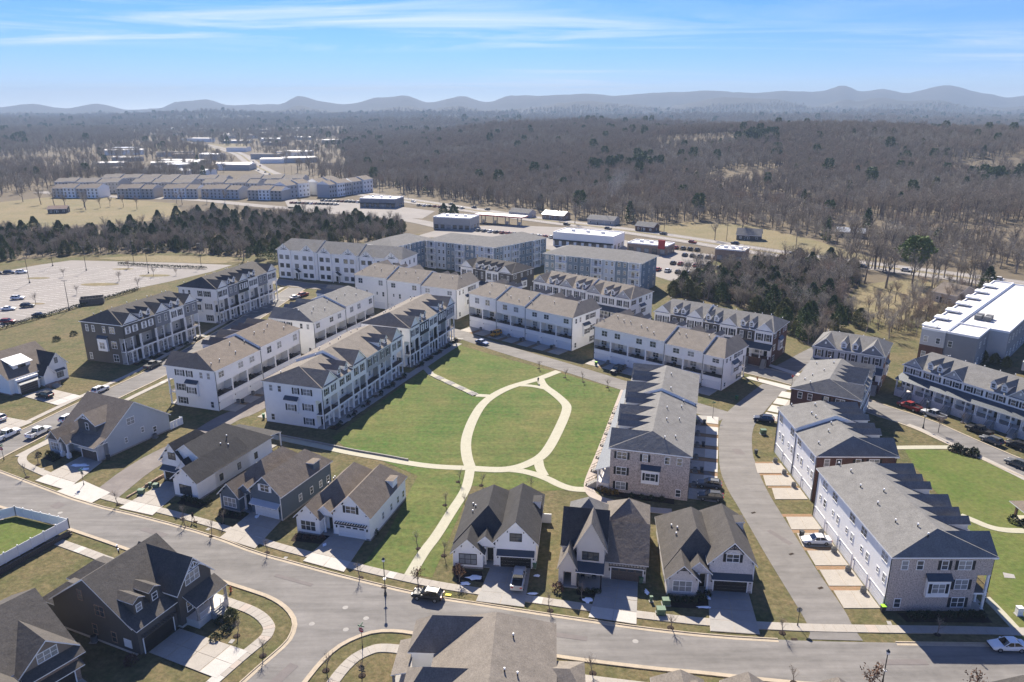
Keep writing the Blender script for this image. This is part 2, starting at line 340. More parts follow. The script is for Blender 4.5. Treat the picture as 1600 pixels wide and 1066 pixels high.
mat('needle_olive', (0.125, 0.130, 0.046), 0.9, 0.4, 0.6)
mat('needle_bright', (0.12, 0.16, 0.045), 0.9, 0.35, 0.6)
mat('shrub_green', (0.030, 0.042, 0.020), 0.9, 0.4, 1.5)
mat('shrub_gold', (0.20, 0.125, 0.028), 0.9, 0.35, 1.5)
mat('shrub_rust', (0.105, 0.060, 0.045), 0.9, 0.35, 1.5)
mat('skin', (0.42, 0.26, 0.19), 0.6, 0.05, 5.0)
mat('cloth_black', (0.015, 0.015, 0.017), 0.9, 0.2, 5.0)
mat('cloth_blue', (0.03, 0.045, 0.08), 0.9, 0.2, 5.0)
mat('hair', (0.03, 0.02, 0.014), 0.8, 0.2, 8.0)
mat('fur', (0.16, 0.10, 0.055), 0.95, 0.3, 6.0)
mat('orange_steel', (0.33, 0.085, 0.03), 0.5, 0.1, 3.0)
def paint(name, col, metal=0.0, rough=0.42):
    m = mat('paint_' + name, col, rough, 0.03, 1.0, spec=0.35, metal=metal * 0.5)
    m.node_tree.nodes['Principled BSDF'].inputs['Coat Weight'].default_value = 0.12
    return m
for n, c, mt in (('white', (0.78, 0.78, 0.77), 0), ('black', (0.012, 0.012, 0.014), 0), ('silver', (0.42, 0.43, 0.44), 0.5), ('gray', (0.10, 0.105, 0.11), 0.3),
                 ('navy', (0.016, 0.028, 0.06), 0.2), ('red', (0.22, 0.018, 0.018), 0), ('orange', (0.60, 0.26, 0.015), 0), ('graphite', (0.035, 0.037, 0.04), 0.3), ('blue', (0.02, 0.07, 0.22), 0.1)):
    paint(n, c, mt)

# ---------------------------------------------------------------- building helpers
def tag(o, label=None, cat=None, group=None, kind=None):
    if label: o['label'] = label
    if cat: o['category'] = cat
    if group: o['group'] = group
    if kind: o['kind'] = kind
    return o
def empty(name, loc=(0, 0, 0), rz=0.0, parent=None):
    o = bpy.data.objects.new(name, None); COL.objects.link(o)
    o.empty_display_size = 0.5
    o.location = loc; o.rotation_euler = (0, 0, rz); o.parent = parent
    return o
def link(name, me, parent=None, loc=(0, 0, 0), rz=0.0, scale=None):
    o = bpy.data.objects.new(name, me); COL.objects.link(o)
    o.location = loc
    if rz: o.rotation_euler = (0, 0, rz)
    if scale: o.scale = scale
    o.parent = parent
    return o
def dup(o, parent=None):
    c = o.copy(); COL.objects.link(c); c.parent = parent
    for ch in o.children: dup(ch, c)
    return c

class MB:
    """collects faces; build() makes one mesh object of them"""
    def __init__(s): s.v, s.f, s.m, s.mats, s.sm = [], [], [], [], False
    def mi(s, m):
        if m not in s.mats: s.mats.append(m)
        return s.mats.index(m)
    def face(s, pts, m):
        k = len(s.v); s.v += [tuple(p) for p in pts]; s.f.append(tuple(range(k, k + len(pts)))); s.m.append(s.mi(m))
    def box(s, x0, x1, y0, y1, z0, z1, m, sides=None):
        """sides: materials for (-x, +x, -y, +y); m for the rest"""
        k = len(s.v)
        s.v += [(x0, y0, z0), (x1, y0, z0), (x1, y1, z0), (x0, y1, z0), (x0, y0, z1), (x1, y0, z1), (x1, y1, z1), (x0, y1, z1)]
        fs = ((0, 3, 7, 4), (1, 5, 6, 2), (0, 4, 5, 1), (3, 2, 6, 7), (0, 1, 2, 3), (4, 7, 6, 5))
        fs = ((0, 4, 7, 3), (1, 2, 6, 5), (0, 1, 5, 4), (2, 3, 7, 6), (0, 3, 2, 1), (4, 5, 6, 7))
        for i, q in enumerate(fs):
            s.f.append(tuple(k + j for j in q))
            s.m.append(s.mi(sides[i] if sides and i < 4 and sides[i] else m))
        return s
    def bar(s, a, b, r, m, n=6, r2=None, cap=True):
        a, b = Vector(a), Vector(b); d = b - a
        if d.length < 1e-6: return s
        q = d.to_track_quat('Z', 'Y'); r2 = r if r2 is None else r2
        k = len(s.v)
        for p, rr in ((a, r), (b, r2)):
            for i in range(n):
                t = 2 * math.pi * i / n
                s.v.append(tuple(p + q @ Vector((rr * math.cos(t), rr * math.sin(t), 0))))
        mi = s.mi(m)
        for i in range(n):
            j = (i + 1) % n
            s.f.append((k + i, k + j, k + n + j, k + n + i)); s.m.append(mi)
        if cap:
            s.f.append(tuple(k + i for i in range(n - 1, -1, -1))); s.m.append(mi)
            s.f.append(tuple(k + n + i for i in range(n))); s.m.append(mi)
        return s
    def lathe(s, prof, m, n=12, c=(0, 0)):
        k = len(s.v); mi = s.mi(m)
        for r, z in prof:
            for i in range(n):
                t = 2 * math.pi * i / n; s.v.append((c[0] + r * math.cos(t), c[1] + r * math.sin(t), z))
        for a in range(len(prof) - 1):
            for i in range(n):
                j = (i + 1) % n
                s.f.append((k + a * n + i, k + a * n + j, k + (a + 1) * n + j, k + (a + 1) * n + i)); s.m.append(mi)
        s.f.append(tuple(k + i for i in range(n - 1, -1, -1))); s.m.append(mi)
        s.f.append(tuple(k + (len(prof) - 1) * n + i for i in range(n))); s.m.append(mi)
        return s
    def slabface(s, pts, t, m, edge):
        """a sheet with thickness: top polygon pts (seen from above counter-clockwise), t metres thick downwards"""
        lo = [(p[0], p[1], p[2] - t) for p in pts]
        s.face(pts, m); s.face(lo[::-1], edge)
        n = len(pts)
        for i in range(n):
            j = (i + 1) % n
            s.face((pts[i], lo[i], lo[j], pts[j]), edge)
        return s
    def mesh(s, name, smooth=False):
        me = bpy.data.meshes.new(name); me.from_pydata(s.v, [], s.f)
        for m in s.mats: me.materials.append(MATS[m] if isinstance(m, str) else m)
        me.polygons.foreach_set('material_index', s.m)
        if smooth: me.polygons.foreach_set('use_smooth', [True] * len(s.f))
        me.update(); return me
    def build(s, name, parent=None, loc=(0, 0, 0), rz=0.0, smooth=False):
        return link(name, s.mesh(name, smooth), parent, loc, rz)

CACHE = {}
def cached(key, fn):
    if key not in CACHE: CACHE[key] = fn()
    return CACHE[key]
FACING = {'front': 0.0, 'right': R_(90), 'back': R_(180), 'left': R_(-90)}   # outward -y, +x, +y, -x

def window(parent, x, y, z, w=0.95, h=1.55, face='front', double=False, shutters=None, frame='trim', grid=True, head=False):
    """z is the sill height; (x, y) the middle of the window on the wall"""
    n = 3 if double == 3 else (2 if double else 1)
    W = w * n + 0.08 * (n - 1)
    def fr():
        b = MB(); t = 0.09
        b.box(-W / 2 - t, W / 2 + t, -0.07, 0.0, -0.09, 0.0, frame)
        b.box(-W / 2 - t, W / 2 + t, -0.06, 0.0, h, h + 0.12, frame)
        for i in range(n + 1):
            xx = -W / 2 + i * (w + 0.08)
            b.box(xx - t if i == 0 else xx - 0.08, xx if i != n else xx - 0.08 + t, -0.055, 0.0, 0.0, h, frame)
        if grid:
            for i in range(n):
                xx = -W / 2 + i * (w + 0.08)
                b.box(xx, xx + w, -0.045, 0.0, h * 0.5 - 0.035, h * 0.5 + 0.035, frame)
        return b.mesh('window')
    def pn(m):
        def f():
            b = MB()
            for i in range(n):
                xx = -W / 2 + i * (w + 0.08)
                b.box(xx, xx + w, -0.02, 0.0, 0.0, h, m)
            return b.mesh('pane')
        return f
    o = link('window', cached(('wf', w, h, n, frame, grid), fr), parent, (x, y, z), FACING[face])
    pm = 'glass_blind' if random.random() < 0.42 else 'glass'
    link('pane', cached(('wp', w, h, n, pm), pn(pm)), o)
    if shutters:
        def sh(): return MB().box(-0.22, 0.22, -0.06, 0.0, -0.05, h + 0.05, shutters).mesh('shutter')
        me = cached(('ws', h, shutters), sh)
        for sx in (-1, 1): link('shutter', me, o, (sx * (W / 2 + 0.32), 0, 0))
    return o

def garage_door(parent, x, y, w=4.6, h=2.3, face='back', m='garage_white', panes=False, z=0.05):
    def fr():
        b = MB()
        b.box(-w / 2 - 0.14, -w / 2, -0.07, 0, 0, h + 0.14, 'trim'); b.box(w / 2, w / 2 + 0.14, -0.07, 0, 0, h + 0.14, 'trim')
        b.box(-w / 2, w / 2, -0.07, 0, h, h + 0.14, 'trim')
        return b.mesh('garage_door')
    o = link('garage_door', cached(('gf', w, h), fr), parent, (x, y, z), FACING[face])
    def pn():
        b = MB(); b.box(-w / 2, w / 2, -0.035, 0, 0, h / 4 - 0.03, m); return b.mesh('door_panel')
    me = cached(('gp', w, h, m), pn)
    for k in range(4): link('door_panel', me, o, (0, 0, k * h / 4))
    if panes:
        def gl():
            b = MB()
            for i in range(4): b.box(-w / 2 + (i + 0.15) * w / 4, -w / 2 + (i + 0.85) * w / 4, -0.05, 0, h * 0.80, h * 0.93, 'glass')
            return b.mesh('door_lights')
        link('door_light', cached(('gl', w, h), gl), o)
    return o

def door(parent, x, y, z, face='front', m='black', w=0.95, h=2.1):
    def fr():
        b = MB(); b.box(-w / 2 - 0.1, -w / 2, -0.06, 0, 0, h + 0.1, 'trim'); b.box(w / 2, w / 2 + 0.1, -0.06, 0, 0, h + 0.1, 'trim'); b.box(-w / 2, w / 2, -0.06, 0, h, h + 0.1, 'trim')
        b.box(-w / 2, w / 2, -0.03, 0, 0, h, m); return b.mesh('door')
    o = link('door', cached(('dr', w, h, m), fr), parent, (x, y, z), FACING[face])
    def hd(): return MB().box(w * 0.36, w * 0.42, -0.09, -0.03, 0.95, 1.08, 'steel').mesh('handle')
    link('handle', cached(('dh', w), hd), o)
    return o

def column(parent, x, y, z0, z1, r=0.13, m='trim', name='column', brackets=0):
    def f():
        b = MB(); H = z1 - z0
        b.box(-r, r, -r, r, 0.12, H - 0.1, m); b.box(-r * 1.35, r * 1.35, -r * 1.35, r * 1.35, 0, 0.12, m); b.box(-r * 1.35, r * 1.35, -r * 1.35, r * 1.35, H - 0.1, H, m)
        if brackets:
            for s in (-1, 1):
                b.bar((s * r * 0.5, 0, H - brackets - 0.1), (s * brackets, 0, H - 0.06), 0.06, m, 4)
        return b.mesh(name)
    return link(name, cached(('col', round(z1 - z0, 2), r, m, brackets), f), parent, (x, y, z0))

def railing(parent, x0, x1, y0, y1, z, h=0.95, m='black', name='railing'):
    """along a straight line, posts at both ends, balusters between"""
    L = math.hypot(x1 - x0, y1 - y0)
    def f():
        b = MB()
        b.box(0, L, -0.03, 0.03, h - 0.06, h, m); b.box(0, L, -0.02, 0.02, 0.08, 0.12, m)
        n = max(2, int(L / 0.16))
        for i in range(1, n): b.box(i * L / n - 0.012, i * L / n + 0.012, -0.012, 0.012, 0.12, h - 0.06, m)
        b.box(0, 0.07, -0.035, 0.035, 0, h + 0.05, m); b.box(L - 0.07, L, -0.035, 0.035, 0, h + 0.05, m)
        return b.mesh(name)
    return link(name, cached(('rail', round(L, 2), h, m), f), parent, (x0, y0, z), math.atan2(y1 - y0, x1 - x0))

def gable_roof(parent, x0, x1, y0, y1, z, rise, axis, m, ov=0.4, trim='trim', hip0=0.0, hip1=0.0, name='roof', t=0.2, wall=None, ovg=None):
    """ridge along axis; hip0/hip1: run of a hip at the low/high end (0 = gable, closed with the wall material)"""
    ovg = ov if ovg is None else ovg
    b = MB()
    if axis == 'x': a0, a1, c0, c1 = x0, x1, y0, y1
    else: a0, a1, c0, c1 = y0, y1, x0, x1
    P = (lambda a, c, zz: (a, c, zz)) if axis == 'x' else (lambda a, c, zz: (c, a, zz))
    mid, half = (c0 + c1) / 2, (c1 - c0) / 2
    k = rise / half; drop = k * ov
    e0, e1 = a0 - (ov if hip0 else ovg), a1 + (ov if hip1 else ovg)
    r0 = a0 + hip0 if hip0 else e0
    r1 = a1 - hip1 if hip1 else e1
    zl = z - drop + t; zr = z + rise + t
    lo0, lo1, hi0, hi1 = P(e0, c0 - ov, zl), P(e1, c0 - ov, zl), P(e0, c1 + ov, zl), P(e1, c1 + ov, zl)
    q0, q1 = P(r0, mid, zr), P(r1, mid, zr)
    def up(pts):
        n = (Vector(pts[1]) - Vector(pts[0])).cross(Vector(pts[2]) - Vector(pts[0]))
        return pts if n.z > 0 else pts[::-1]
    b.slabface(up([lo0, lo1, q1, q0]), t, m, trim)
    b.slabface(up([hi1, hi0, q0, q1]), t, m, trim)
    if hip0: b.slabface(up([hi0, lo0, q0]), t, m, trim)
    if hip1: b.slabface(up([lo1, hi1, q1]), t, m, trim)
    o = b.build(name, parent)
    if wall:
        for flag, a, sgn in ((hip0, a0, -1), (hip1, a1, 1)):
            if not flag:
                g = MB(); th = 0.12
                tri = [P(a, c0, z - 0.02), P(a, c1, z - 0.02), P(a, mid, z + rise - 0.02)]
                tri2 = [P(a - sgn * th, c0, z - 0.02), P(a - sgn * th, c1, z - 0.02), P(a - sgn * th, mid, z + rise - 0.02)]
                g.face(tri, wall); g.face(tri2[::-1], wall)
                for i in range(3): g.face((tri[i], tri2[i], tri2[(i + 1) % 3], tri[(i + 1) % 3]), wall)
                g.build('gable_wall', parent)
    return o

def cross_gable(parent, cx, w, y_front, z, rise, slope, m, wall, trim='trim', ov=0.35, name='gable_roof', vent=True, gw=None, side=1):
    """a front gable whose ridge runs back into a main roof of the given slope (rise per metre); side=-1 faces +y"""
    b = MB(); h = w / 2 + ov; k = rise / (w / 2); t = 0.18
    yf = y_front - side * ov; zlo = z - k * ov + t; zr = z + rise + t
    yb = y_front + side * (rise / slope + 0.25); ylo = y_front + side * 0.3
    A, B, C = (cx - h, yf, zlo), (cx + h, yf, zlo), (cx, yf, zr)
    Dk = (cx, yb, zr); E, G = (cx - h, ylo, zlo), (cx + h, ylo, zlo)
    def up(pts):
        n = (Vector(pts[1]) - Vector(pts[0])).cross(Vector(pts[2]) - Vector(pts[0]))
        return pts if n.z > 0 else pts[::-1]
    b.slabface(up([A, C, Dk, E]), t, m, trim); b.slabface(up([B, G, Dk, C]), t, m, trim)
    o = b.build(name, parent)
    g = MB(); y0, y1 = y_front, y_front + side * 0.15
    tri = [(cx - w / 2, y0, z - 0.02), (cx + w / 2, y0, z - 0.02), (cx, y0, z + rise - 0.02)]
    if side < 0: tri = [tri[1], tri[0], tri[2]]
    tri2 = [(p[0], y1, p[2]) for p in tri]
    g.face(tri, wall); g.face(tri2[::-1], wall)
    for i in range(3): g.face((tri[i], tri2[i], tri2[(i + 1) % 3], tri[(i + 1) % 3]), wall)
    gwo = g.build('gable_wall', parent)
    if vent:
        v = MB(); v.box(cx - 0.2, cx + 0.2, min(y0 - side * 0.05, y0), max(y0 - side * 0.05, y0), z + rise * 0.42, z + rise * 0.42 + 0.55, 'trim'); v.build('gable_vent', gwo)
    return o

def dormer(parent, cx, y_front, z, slope, m='roof_gray', w=1.35, hh=1.35, wall='white', back=None, rise=0.75, frame='trim'):
    """small gabled dormer standing on a roof plane z = z + slope*(y - y_front)"""
    yb = y_front + (hh + 0.1) / slope
    b = MB(); b.box(cx - w / 2, cx + w / 2, y_front, yb, z - 0.4, z + hh, wall)
    d = b.build('dormer', parent)
    h = w / 2 + 0.22; k = rise / (w / 2); t = 0.1; zlo = z + hh - k * 0.22 + t; zr = z + hh + rise + t
    yr = y_front + (hh + rise + 0.2) / slope; yf = y_front - 0.25
    r = MB()
    r.slabface([(cx - h, yf, zlo), (cx, yf, zr), (cx, yr, zr), (cx - h, yb + 0.2, zlo)][::-1], t, m, 'trim')
    r.slabface([(cx + h, yf, zlo), (cx + h, yb + 0.2, zlo), (cx, yr, zr), (cx, yf, zr)][::-1], t, m, 'trim')
    g = MB(); g.face([(cx - w / 2, y_front + 0.01, z + hh - 0.01), (cx + w / 2, y_front + 0.01, z + hh - 0.01), (cx, y_front + 0.01, z + hh + rise - 0.01)], wall)
    r.build('dormer_roof', d)
    g.build('dormer_gable', d)
    window(d, cx, y_front, z + 0.28, 0.75, 0.95, 'front', frame=frame)
    return d

def shed_roof(parent, x0, x1, y0, y1, z_low, z_high, m='metal_roof', name='porch_roof', t=0.12, low='front'):
    b = MB()
    if low == 'front': pts = [(x0, y0, z_low), (x1, y0, z_low), (x1, y1, z_high), (x0, y1, z_high)]
    elif low == 'right': pts = [(x0, y0, z_high), (x1, y0, z_low), (x1, y1, z_low), (x0, y1, z_high)]
    elif low == 'left': pts = [(x0, y0, z_low), (x1, y0, z_high), (x1, y1, z_high), (x0, y1, z_low)]
    else: pts = [(x0, y0, z_high), (x1, y0, z_high), (x1, y1, z_low), (x0, y1, z_low)]
    b.slabface(pts, t, m, 'trim')
    return b.build(name, parent)

def wallbox(parent, x0, x1, y0, y1, z0, z1, m, sides=None, name='wall'):
    return MB().box(x0, x1, y0, y1, z0, z1, m, sides).build(name, parent)

def downspout(parent, x, y, z1, m='black', z0=0.1):
    def f(): return MB().box(-0.05, 0.05, -0.05, 0.05, 0, z1 - z0, m).mesh('downspout')
    return link('downspout', cached(('ds', round(z1 - z0, 2), m), f), parent, (x, y, z0))

def vent_pipe(parent, x, y, z, m='trim'):
    def f(): return MB().bar((0, 0, 0), (0, 0, 0.75), 0.09, 'black', 6).bar((0, 0, 0.55), (0, 0, 0.8), 0.12, m, 6).mesh('vent_pipe')
    return link('vent_pipe', cached(('vp', m), f), parent, (x, y, z - 0.2))

# ---------------------------------------------------------------- flat sheets and ribbons on the ground
def sheet(name, pts, z, m, kind='structure', parent=None):
    tris = tessellate_polygon([[Vector((x, y, 0)) for x, y in pts]])
    me = bpy.data.meshes.new(name)
    fs = []
    for t in tris:
        a, b, c = (Vector((*pts[i], 0)) for i in t)
        fs.append(tuple(t) if (b - a).cross(c - a).z > 0 else tuple(t[::-1]))
    me.from_pydata([(x, y, z) for x, y in pts], [], fs)
    me.materials.append(MATS[m]); me.update()
    o = link(name, me, parent)
    if kind: o['kind'] = kind
    return o
def resample(pts, step):
    P = [Vector(p) for p in pts]
    out = [P[0]]; acc = 0.0
    for a, b in zip(P, P[1:]):
        L = (b - a).length; d = step - acc
        while d <= L:
            out.append(a + (b - a) * (d / L)); d += step
        acc = L - (d - step)
    if (out[-1] - P[-1]).length > step * 0.3: out.append(P[-1])
    return out
def smooth(pts, it=2):
    P = [Vector(p) for p in pts]
    for _ in range(it):
        Q = [P[0]]
        for a, b in zip(P, P[1:]):
            Q += [a * 0.75 + b * 0.25, a * 0.25 + b * 0.75]
        Q.append(P[-1]); P = Q
    return P
def offset(pts, d):
    P = [Vector(p) for p in pts]; out = []
    for i, p in enumerate(P):
        a = P[max(i - 1, 0)]; b = P[min(i + 1, len(P) - 1)]
        t = (b - a).normalized(); out.append(p + Vector((-t.y, t.x)) * d)
    return out
def ribbon(name, pts, d0, d1, z0, z1, m, kind='structure', parent=None):
    """raised strip between offsets d0 (right) and d1 (left of travel)"""
    A, B = offset(pts, d0), offset(pts, d1); b = MB(); n = len(A); mi = b.mi(m)
    for p, q in zip(A, B): b.v += [(p.x, p.y, z0), (p.x, p.y, z1), (q.x, q.y, z1), (q.x, q.y, z0)]
    for i in range(n - 1):
        k = i * 4
        for a_, b_ in ((0, 1), (1, 2), (2, 3)):
            b.f.append((k + a_, k + 4 + a_, k + 4 + b_, k + b_)); b.m.append(mi)
    b.f.append((0, 1, 2, 3)); b.m.append(mi)
    k = (n - 1) * 4; b.f.append((k + 3, k + 2, k + 1, k)); b.m.append(mi)
    o = b.build(name, parent)
    if kind: o['kind'] = kind
    return o
def slab_walk(name, pts, d0, d1, z, mats, step=1.5, every=None):
    """a pavement cast in slabs: each slab a child of the pavement's bed"""
    bed = ribbon(name, pts, d0 - 0.02, d1 + 0.02, 0.0, z - 0.03, 'kerb')
    R = resample(pts, step); A, B = offset(R, d0), offset(R, d1); g = 0.02
    for i in range(len(R) - 1):
        a0, a1, b0, b1 = A[i], A[i + 1], B[i], B[i + 1]
        ta = (a1 - a0).normalized() * g; tb = (b1 - b0).normalized() * g
        m = mats[0] if random.random() < 0.8 else random.choice(mats)
        q = MB(); q.slabface([(*(a0 + ta), z), (*(a1 - ta), z), (*(b1 - tb), z), (*(b0 + tb), z)], 0.06, m, m)
        q.build('slab', bed)
    return bed
def panel_drive(name, quad, z, m, nx=2, ny=3, parent=None):
    """concrete drive from four corners (a, b along the house, c, d along the street), cast in nx by ny panels"""
    a, b, c, d = (Vector(p) for p in quad)
    bed = sheet(name, [tuple(p) for p in quad], z - 0.03, 'kerb')
    def at(u, v): return (a * (1 - u) + b * u) * (1 - v) + (d * (1 - u) + c * u) * v
    for i in range(nx):
        for j in range(ny):
            g = 0.006
            ps = [at((i + 0) / nx + g, j / ny + g), at((i + 1) / nx - g, j / ny + g), at((i + 1) / nx - g, (j + 1) / ny - g), at(i / nx + g, (j + 1) / ny - g)]
            mm = m if isinstance(m, str) else m[min(j, len(m) - 1)]
            nrm = (ps[1] - ps[0]).cross(ps[2] - ps[0])
            if nrm < 0: ps = ps[::-1]
            q = MB(); q.slabface([(*p, z) for p in ps], 0.05, mm, mm); q.build('slab', bed)
    return bed

# ---------------------------------------------------------------- terrain, roads, pavements, lawns
S = SURVEY
def sstep(a, b, x):
    t = min(1.0, max(0.0, (x - a) / (b - a))); return t * t * (3 - 2 * t)
RIDGE = [(-900, 150), (-300, 160), (0, 167), (50, 163), (105, 169), (155, 163), (205, 171), (250, 169), (285, 159), (325, 157), (360, 165), (400, 164), (440, 163), (470, 152), (510, 160), (540, 164), (600, 154), (630, 151), (672, 161), (720, 153), (760, 160), (800, 152), (850, 152), (910, 149), (960, 152), (1020, 148), (1060, 147), (1100, 145), (1180, 148), (1220, 145), (1270, 147), (1312, 139), (1338, 146), (1370, 143), (1410, 148), (1470, 138), (1530, 148), (1570, 154), (1600, 151), (1900, 145), (2500, 155)]
def ridge_height(x, y):
    """skyline of the far hills, by bearing"""
    q = 800 + 1150 * x / (y * 0.954 + 20)
    for (a, ya), (b, yb) in zip(RIDGE, RIDGE[1:]):
        if a <= q <= b:
            t = (q - a) / (b - a); t = t * t * (3 - 2 * t)
            return 70 + (170 - (ya + (yb - ya) * t)) * 6.9 - 6
    return 110
def terrain(x, y):
    if y < 380: return 0.0
    d = (x - 28) * 0.72 + (y - 478) * 0.69
    h = 0.0
    if x > -500:
        h += 40 * sstep(60, 760, d) * (1 - 0.85 * sstep(900, 1600, d)) * (0.8 + 0.5 * noise.noise((x / 420, y / 420, 2.0))) * sstep(-420, 60, x - (y - 900) * 0.12)
    h += sstep(300, 900, d) * 3.5 * noise.noise((x / 120, y / 120, 5.0))
    f = sstep(1300, 2600, y)
    n1 = noise.noise((x / 900, y / 700, 1.3))
    h += f * (3 + 22 * max(-0.1, n1))
    f2 = sstep(3000, 4500, y)
    h += f2 * 46 * max(0, noise.noise((x / 1400, y / 900, 7.7)))
    r = y
    rh = ridge_height(x, y)
    h = max(h, rh * math.exp(-((r - 7600) / 900.0) ** 2) * (1 + 0.05 * noise.noise((x / 300, y / 300, 3.0))))
    h = max(h, 0.66 * rh * math.exp(-((r - 5600) / 600.0) ** 2) * (0.5 + 0.8 * abs(noise.noise((x / 1100, 4.0, 1.0)))))
    h = max(h, 40 * math.exp(-((r - 4100) / 350.0) ** 2) * max(0.0, noise.noise((x / 900 + 3.3, 8.0, 2.0)) + 0.35))
    if y > 3300: h += 9 * noise.noise((x / 130, y / 130, 3.0)) + 5 * noise.noise((x / 45, y / 60, 6.0))
    return h
def build_terrain():
    rows = [-80, 0, 60, 120, 200, 300, 380]
    y = 380.0
    while y < 9100:
        y *= 1.022 if y < 3000 else 1.009
        rows.append(y)
    nc = 240
    cut = max(j for j, v in enumerate(rows) if v < 3300)
    for name, rows, m in (('ground', rows[:cut + 1], 'terrain'), ('hills', rows[cut:], 'hill_forest')): terrain_part(name, rows, nc, m)
def terrain_part(name, rows, nc, m):
    vs, fs = [], []
    for y in rows:
        hw = 420 + 0.95 * max(y, 0)
        for i in range(nc + 1):
            x = -hw + 2 * hw * i / nc
            vs.append((x, y, terrain(x, y)))
    for j in range(len(rows) - 1):
        for i in range(nc):
            k = j * (nc + 1) + i; fs.append((k, k + 1, k + nc + 2, k + nc + 1))
    me = bpy.data.meshes.new(name); me.from_pydata(vs, [], fs); me.materials.append(M[m])
    me.polygons.foreach_set('use_smooth', [True] * len(fs)); me.update()
    o = link(name, me); o['kind'] = 'structure'
build_terrain()

# the turf that the whole estate stands on
sheet('turf', [(-260, -60), (240, -60), (300, 150), (215, 250), (150, 300), (110, 345), (70, 395), (20, 440), (-130, 420), (-260, 380), (-300, 330)], 0.02, 'turf')
sheet('park_lawn', S['lawn'], 0.05, 'lawn_green')
sheet('east_lawn', S['lawn_east'], 0.05, 'lawn_bright')
sheet('meadow', S['field_w'], 0.05, 'straw')
sheet('meadow', S['field_e'], 0.05, 'straw')
sheet('meadow', S['field_n'], 0.05, 'straw')
sheet('meadow', [(x, y) for x, y in S['field_town']], 0.1, 'straw')

nk, sk, ske = smooth(S['north_kerb'], 1), smooth(S['south_kerb'], 2), smooth(S['south_kerb_east'], 2)
sheet('front_street', [tuple(p) for p in nk] + [tuple(p) for p in ske[::-1]] + [tuple(p) for p in sk[::-1]], 0.06, 'asphalt')
cl, cr = smooth(S['curve_left'], 2), smooth(S['curve_right'], 2)
sheet('curved_lane', [tuple(p) for p in cl] + [tuple(p) for p in cr[::-1]], 0.075, 'asphalt_dark')
def street(name, key, w, z, m='asphalt', kerb=True):
    c = smooth(S[key], 2)
    o = ribbon(name, c, -w / 2, w / 2, 0.0, z, m)
    if kerb:
        for s in (-1, 1): ribbon('kerb', c, s * w / 2 - 0.02, s * (w / 2) + s * 0.35, 0.0, 0.14, 'kerb') if s > 0 else ribbon('kerb', c, -w / 2 - 0.35, -w / 2 + 0.02, 0.0, 0.14, 'kerb')
    return o
street('cross_street', 'cross_street', 7.5, 0.065)
street('side_street', 'arm_street', 7.0, 0.07, kerb=False)
street('rear_alley', 'alley_m', 6.2, 0.055, 'asphalt_dark', False)
street('side_street', 'street_left', 7.4, 0.065)
street('side_street', 'street_b', 8.0, 0.07)
street('rear_alley', 'alley_left', 6.0, 0.055, 'worn_paving', False)
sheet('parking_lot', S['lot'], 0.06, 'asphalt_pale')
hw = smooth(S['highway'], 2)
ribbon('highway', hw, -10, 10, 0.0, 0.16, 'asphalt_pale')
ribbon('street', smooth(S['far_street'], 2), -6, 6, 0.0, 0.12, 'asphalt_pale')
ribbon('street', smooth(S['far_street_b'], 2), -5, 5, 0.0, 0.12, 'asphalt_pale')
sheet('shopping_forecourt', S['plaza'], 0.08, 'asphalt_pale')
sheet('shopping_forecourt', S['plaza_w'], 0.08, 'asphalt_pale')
# highway verge between the two carriageways and along the shops
ribbon('verge', hw, -1.6, 1.6, 0.0, 0.2, 'straw')
for dd in (-6.0, 6.0): ribbon('road_line', hw[20:], dd - 0.12, dd + 0.12, 0.1, 0.17, 'line_paint')

def kerb_line(pts, side):
    c = resample(pts, 1.5)
    if side > 0:
        ribbon('gutter', c, -0.55, 0.0, 0.0, 0.075, 'kerb'); ribbon('kerb', c, 0.0, 0.18, 0.0, 0.17, 'kerb')
    else:
        ribbon('gutter', c, 0.0, 0.55, 0.0, 0.075, 'kerb'); ribbon('kerb', c, -0.18, 0.0, 0.0, 0.17, 'kerb')
kerb_line([p for p in nk if p.x < 41.5], 1)
kerb_line([p for p in nk if p.x > 47.5], 1)
kerb_line(sk, -1)
kerb_line(ske, -1)
NW = [p for p in smooth(S['north_kerb'], 2)]
slab_walk('pavement', [p for p in NW if -97 < p.x < 80], 1.95, 3.55, 0.13, ['concrete', 'concrete', 'concrete_white', 'path_pink'])
slab_walk('pavement', sk, -4.1, -2.5, 0.13, ['concrete', 'concrete_white', 'path_pink'])
slab_walk('pavement', ske, -4.1, -2.5, 0.13, ['concrete', 'concrete_white', 'path_pink'])
slw = smooth(S['street_left'], 2)
slab_walk('pavement', [p for p in slw if 140 < p.y < 205], -7.4, -5.9, 0.13, ['concrete', 'concrete', 'concrete_white'])
slab_walk('pavement', [p for p in slw if 140 < p.y < 300], 5.6, 7.1, 0.13, ['concrete', 'concrete', 'path_pink'])
# walks of the park
for key, w, m in (('park_walk_west', 2.2, 'concrete_gray'), ('path_front', 1.9, 'path'), ('oval_west', 2.3, 'path'), ('oval_east', 2.3, 'path'), ('oval_link', 1.5, 'path'),
                  ('path_se', 1.9, 'path'), ('path_se2', 2.0, 'path'), ('path_c', 1.9, 'path_pink'), ('path_south', 1.9, 'path'), ('path_east1', 1.7, 'path'), ('walk_rr', 1.6, 'concrete'),
                  ('path_east2', 1.6, 'path'), ('path_r3', 1.3, 'path')):
    c = smooth(S[key], 2)
    zz = {'oval_west': 0.112, 'oval_east': 0.108, 'oval_link': 0.104, 'path_front': 0.1, 'path_se': 0.096, 'path_se2': 0.092, 'path_south': 0.116}.get(key, 0.1)
    ribbon('footpath', c, -w / 2, w / 2, 0.0, zz, m)
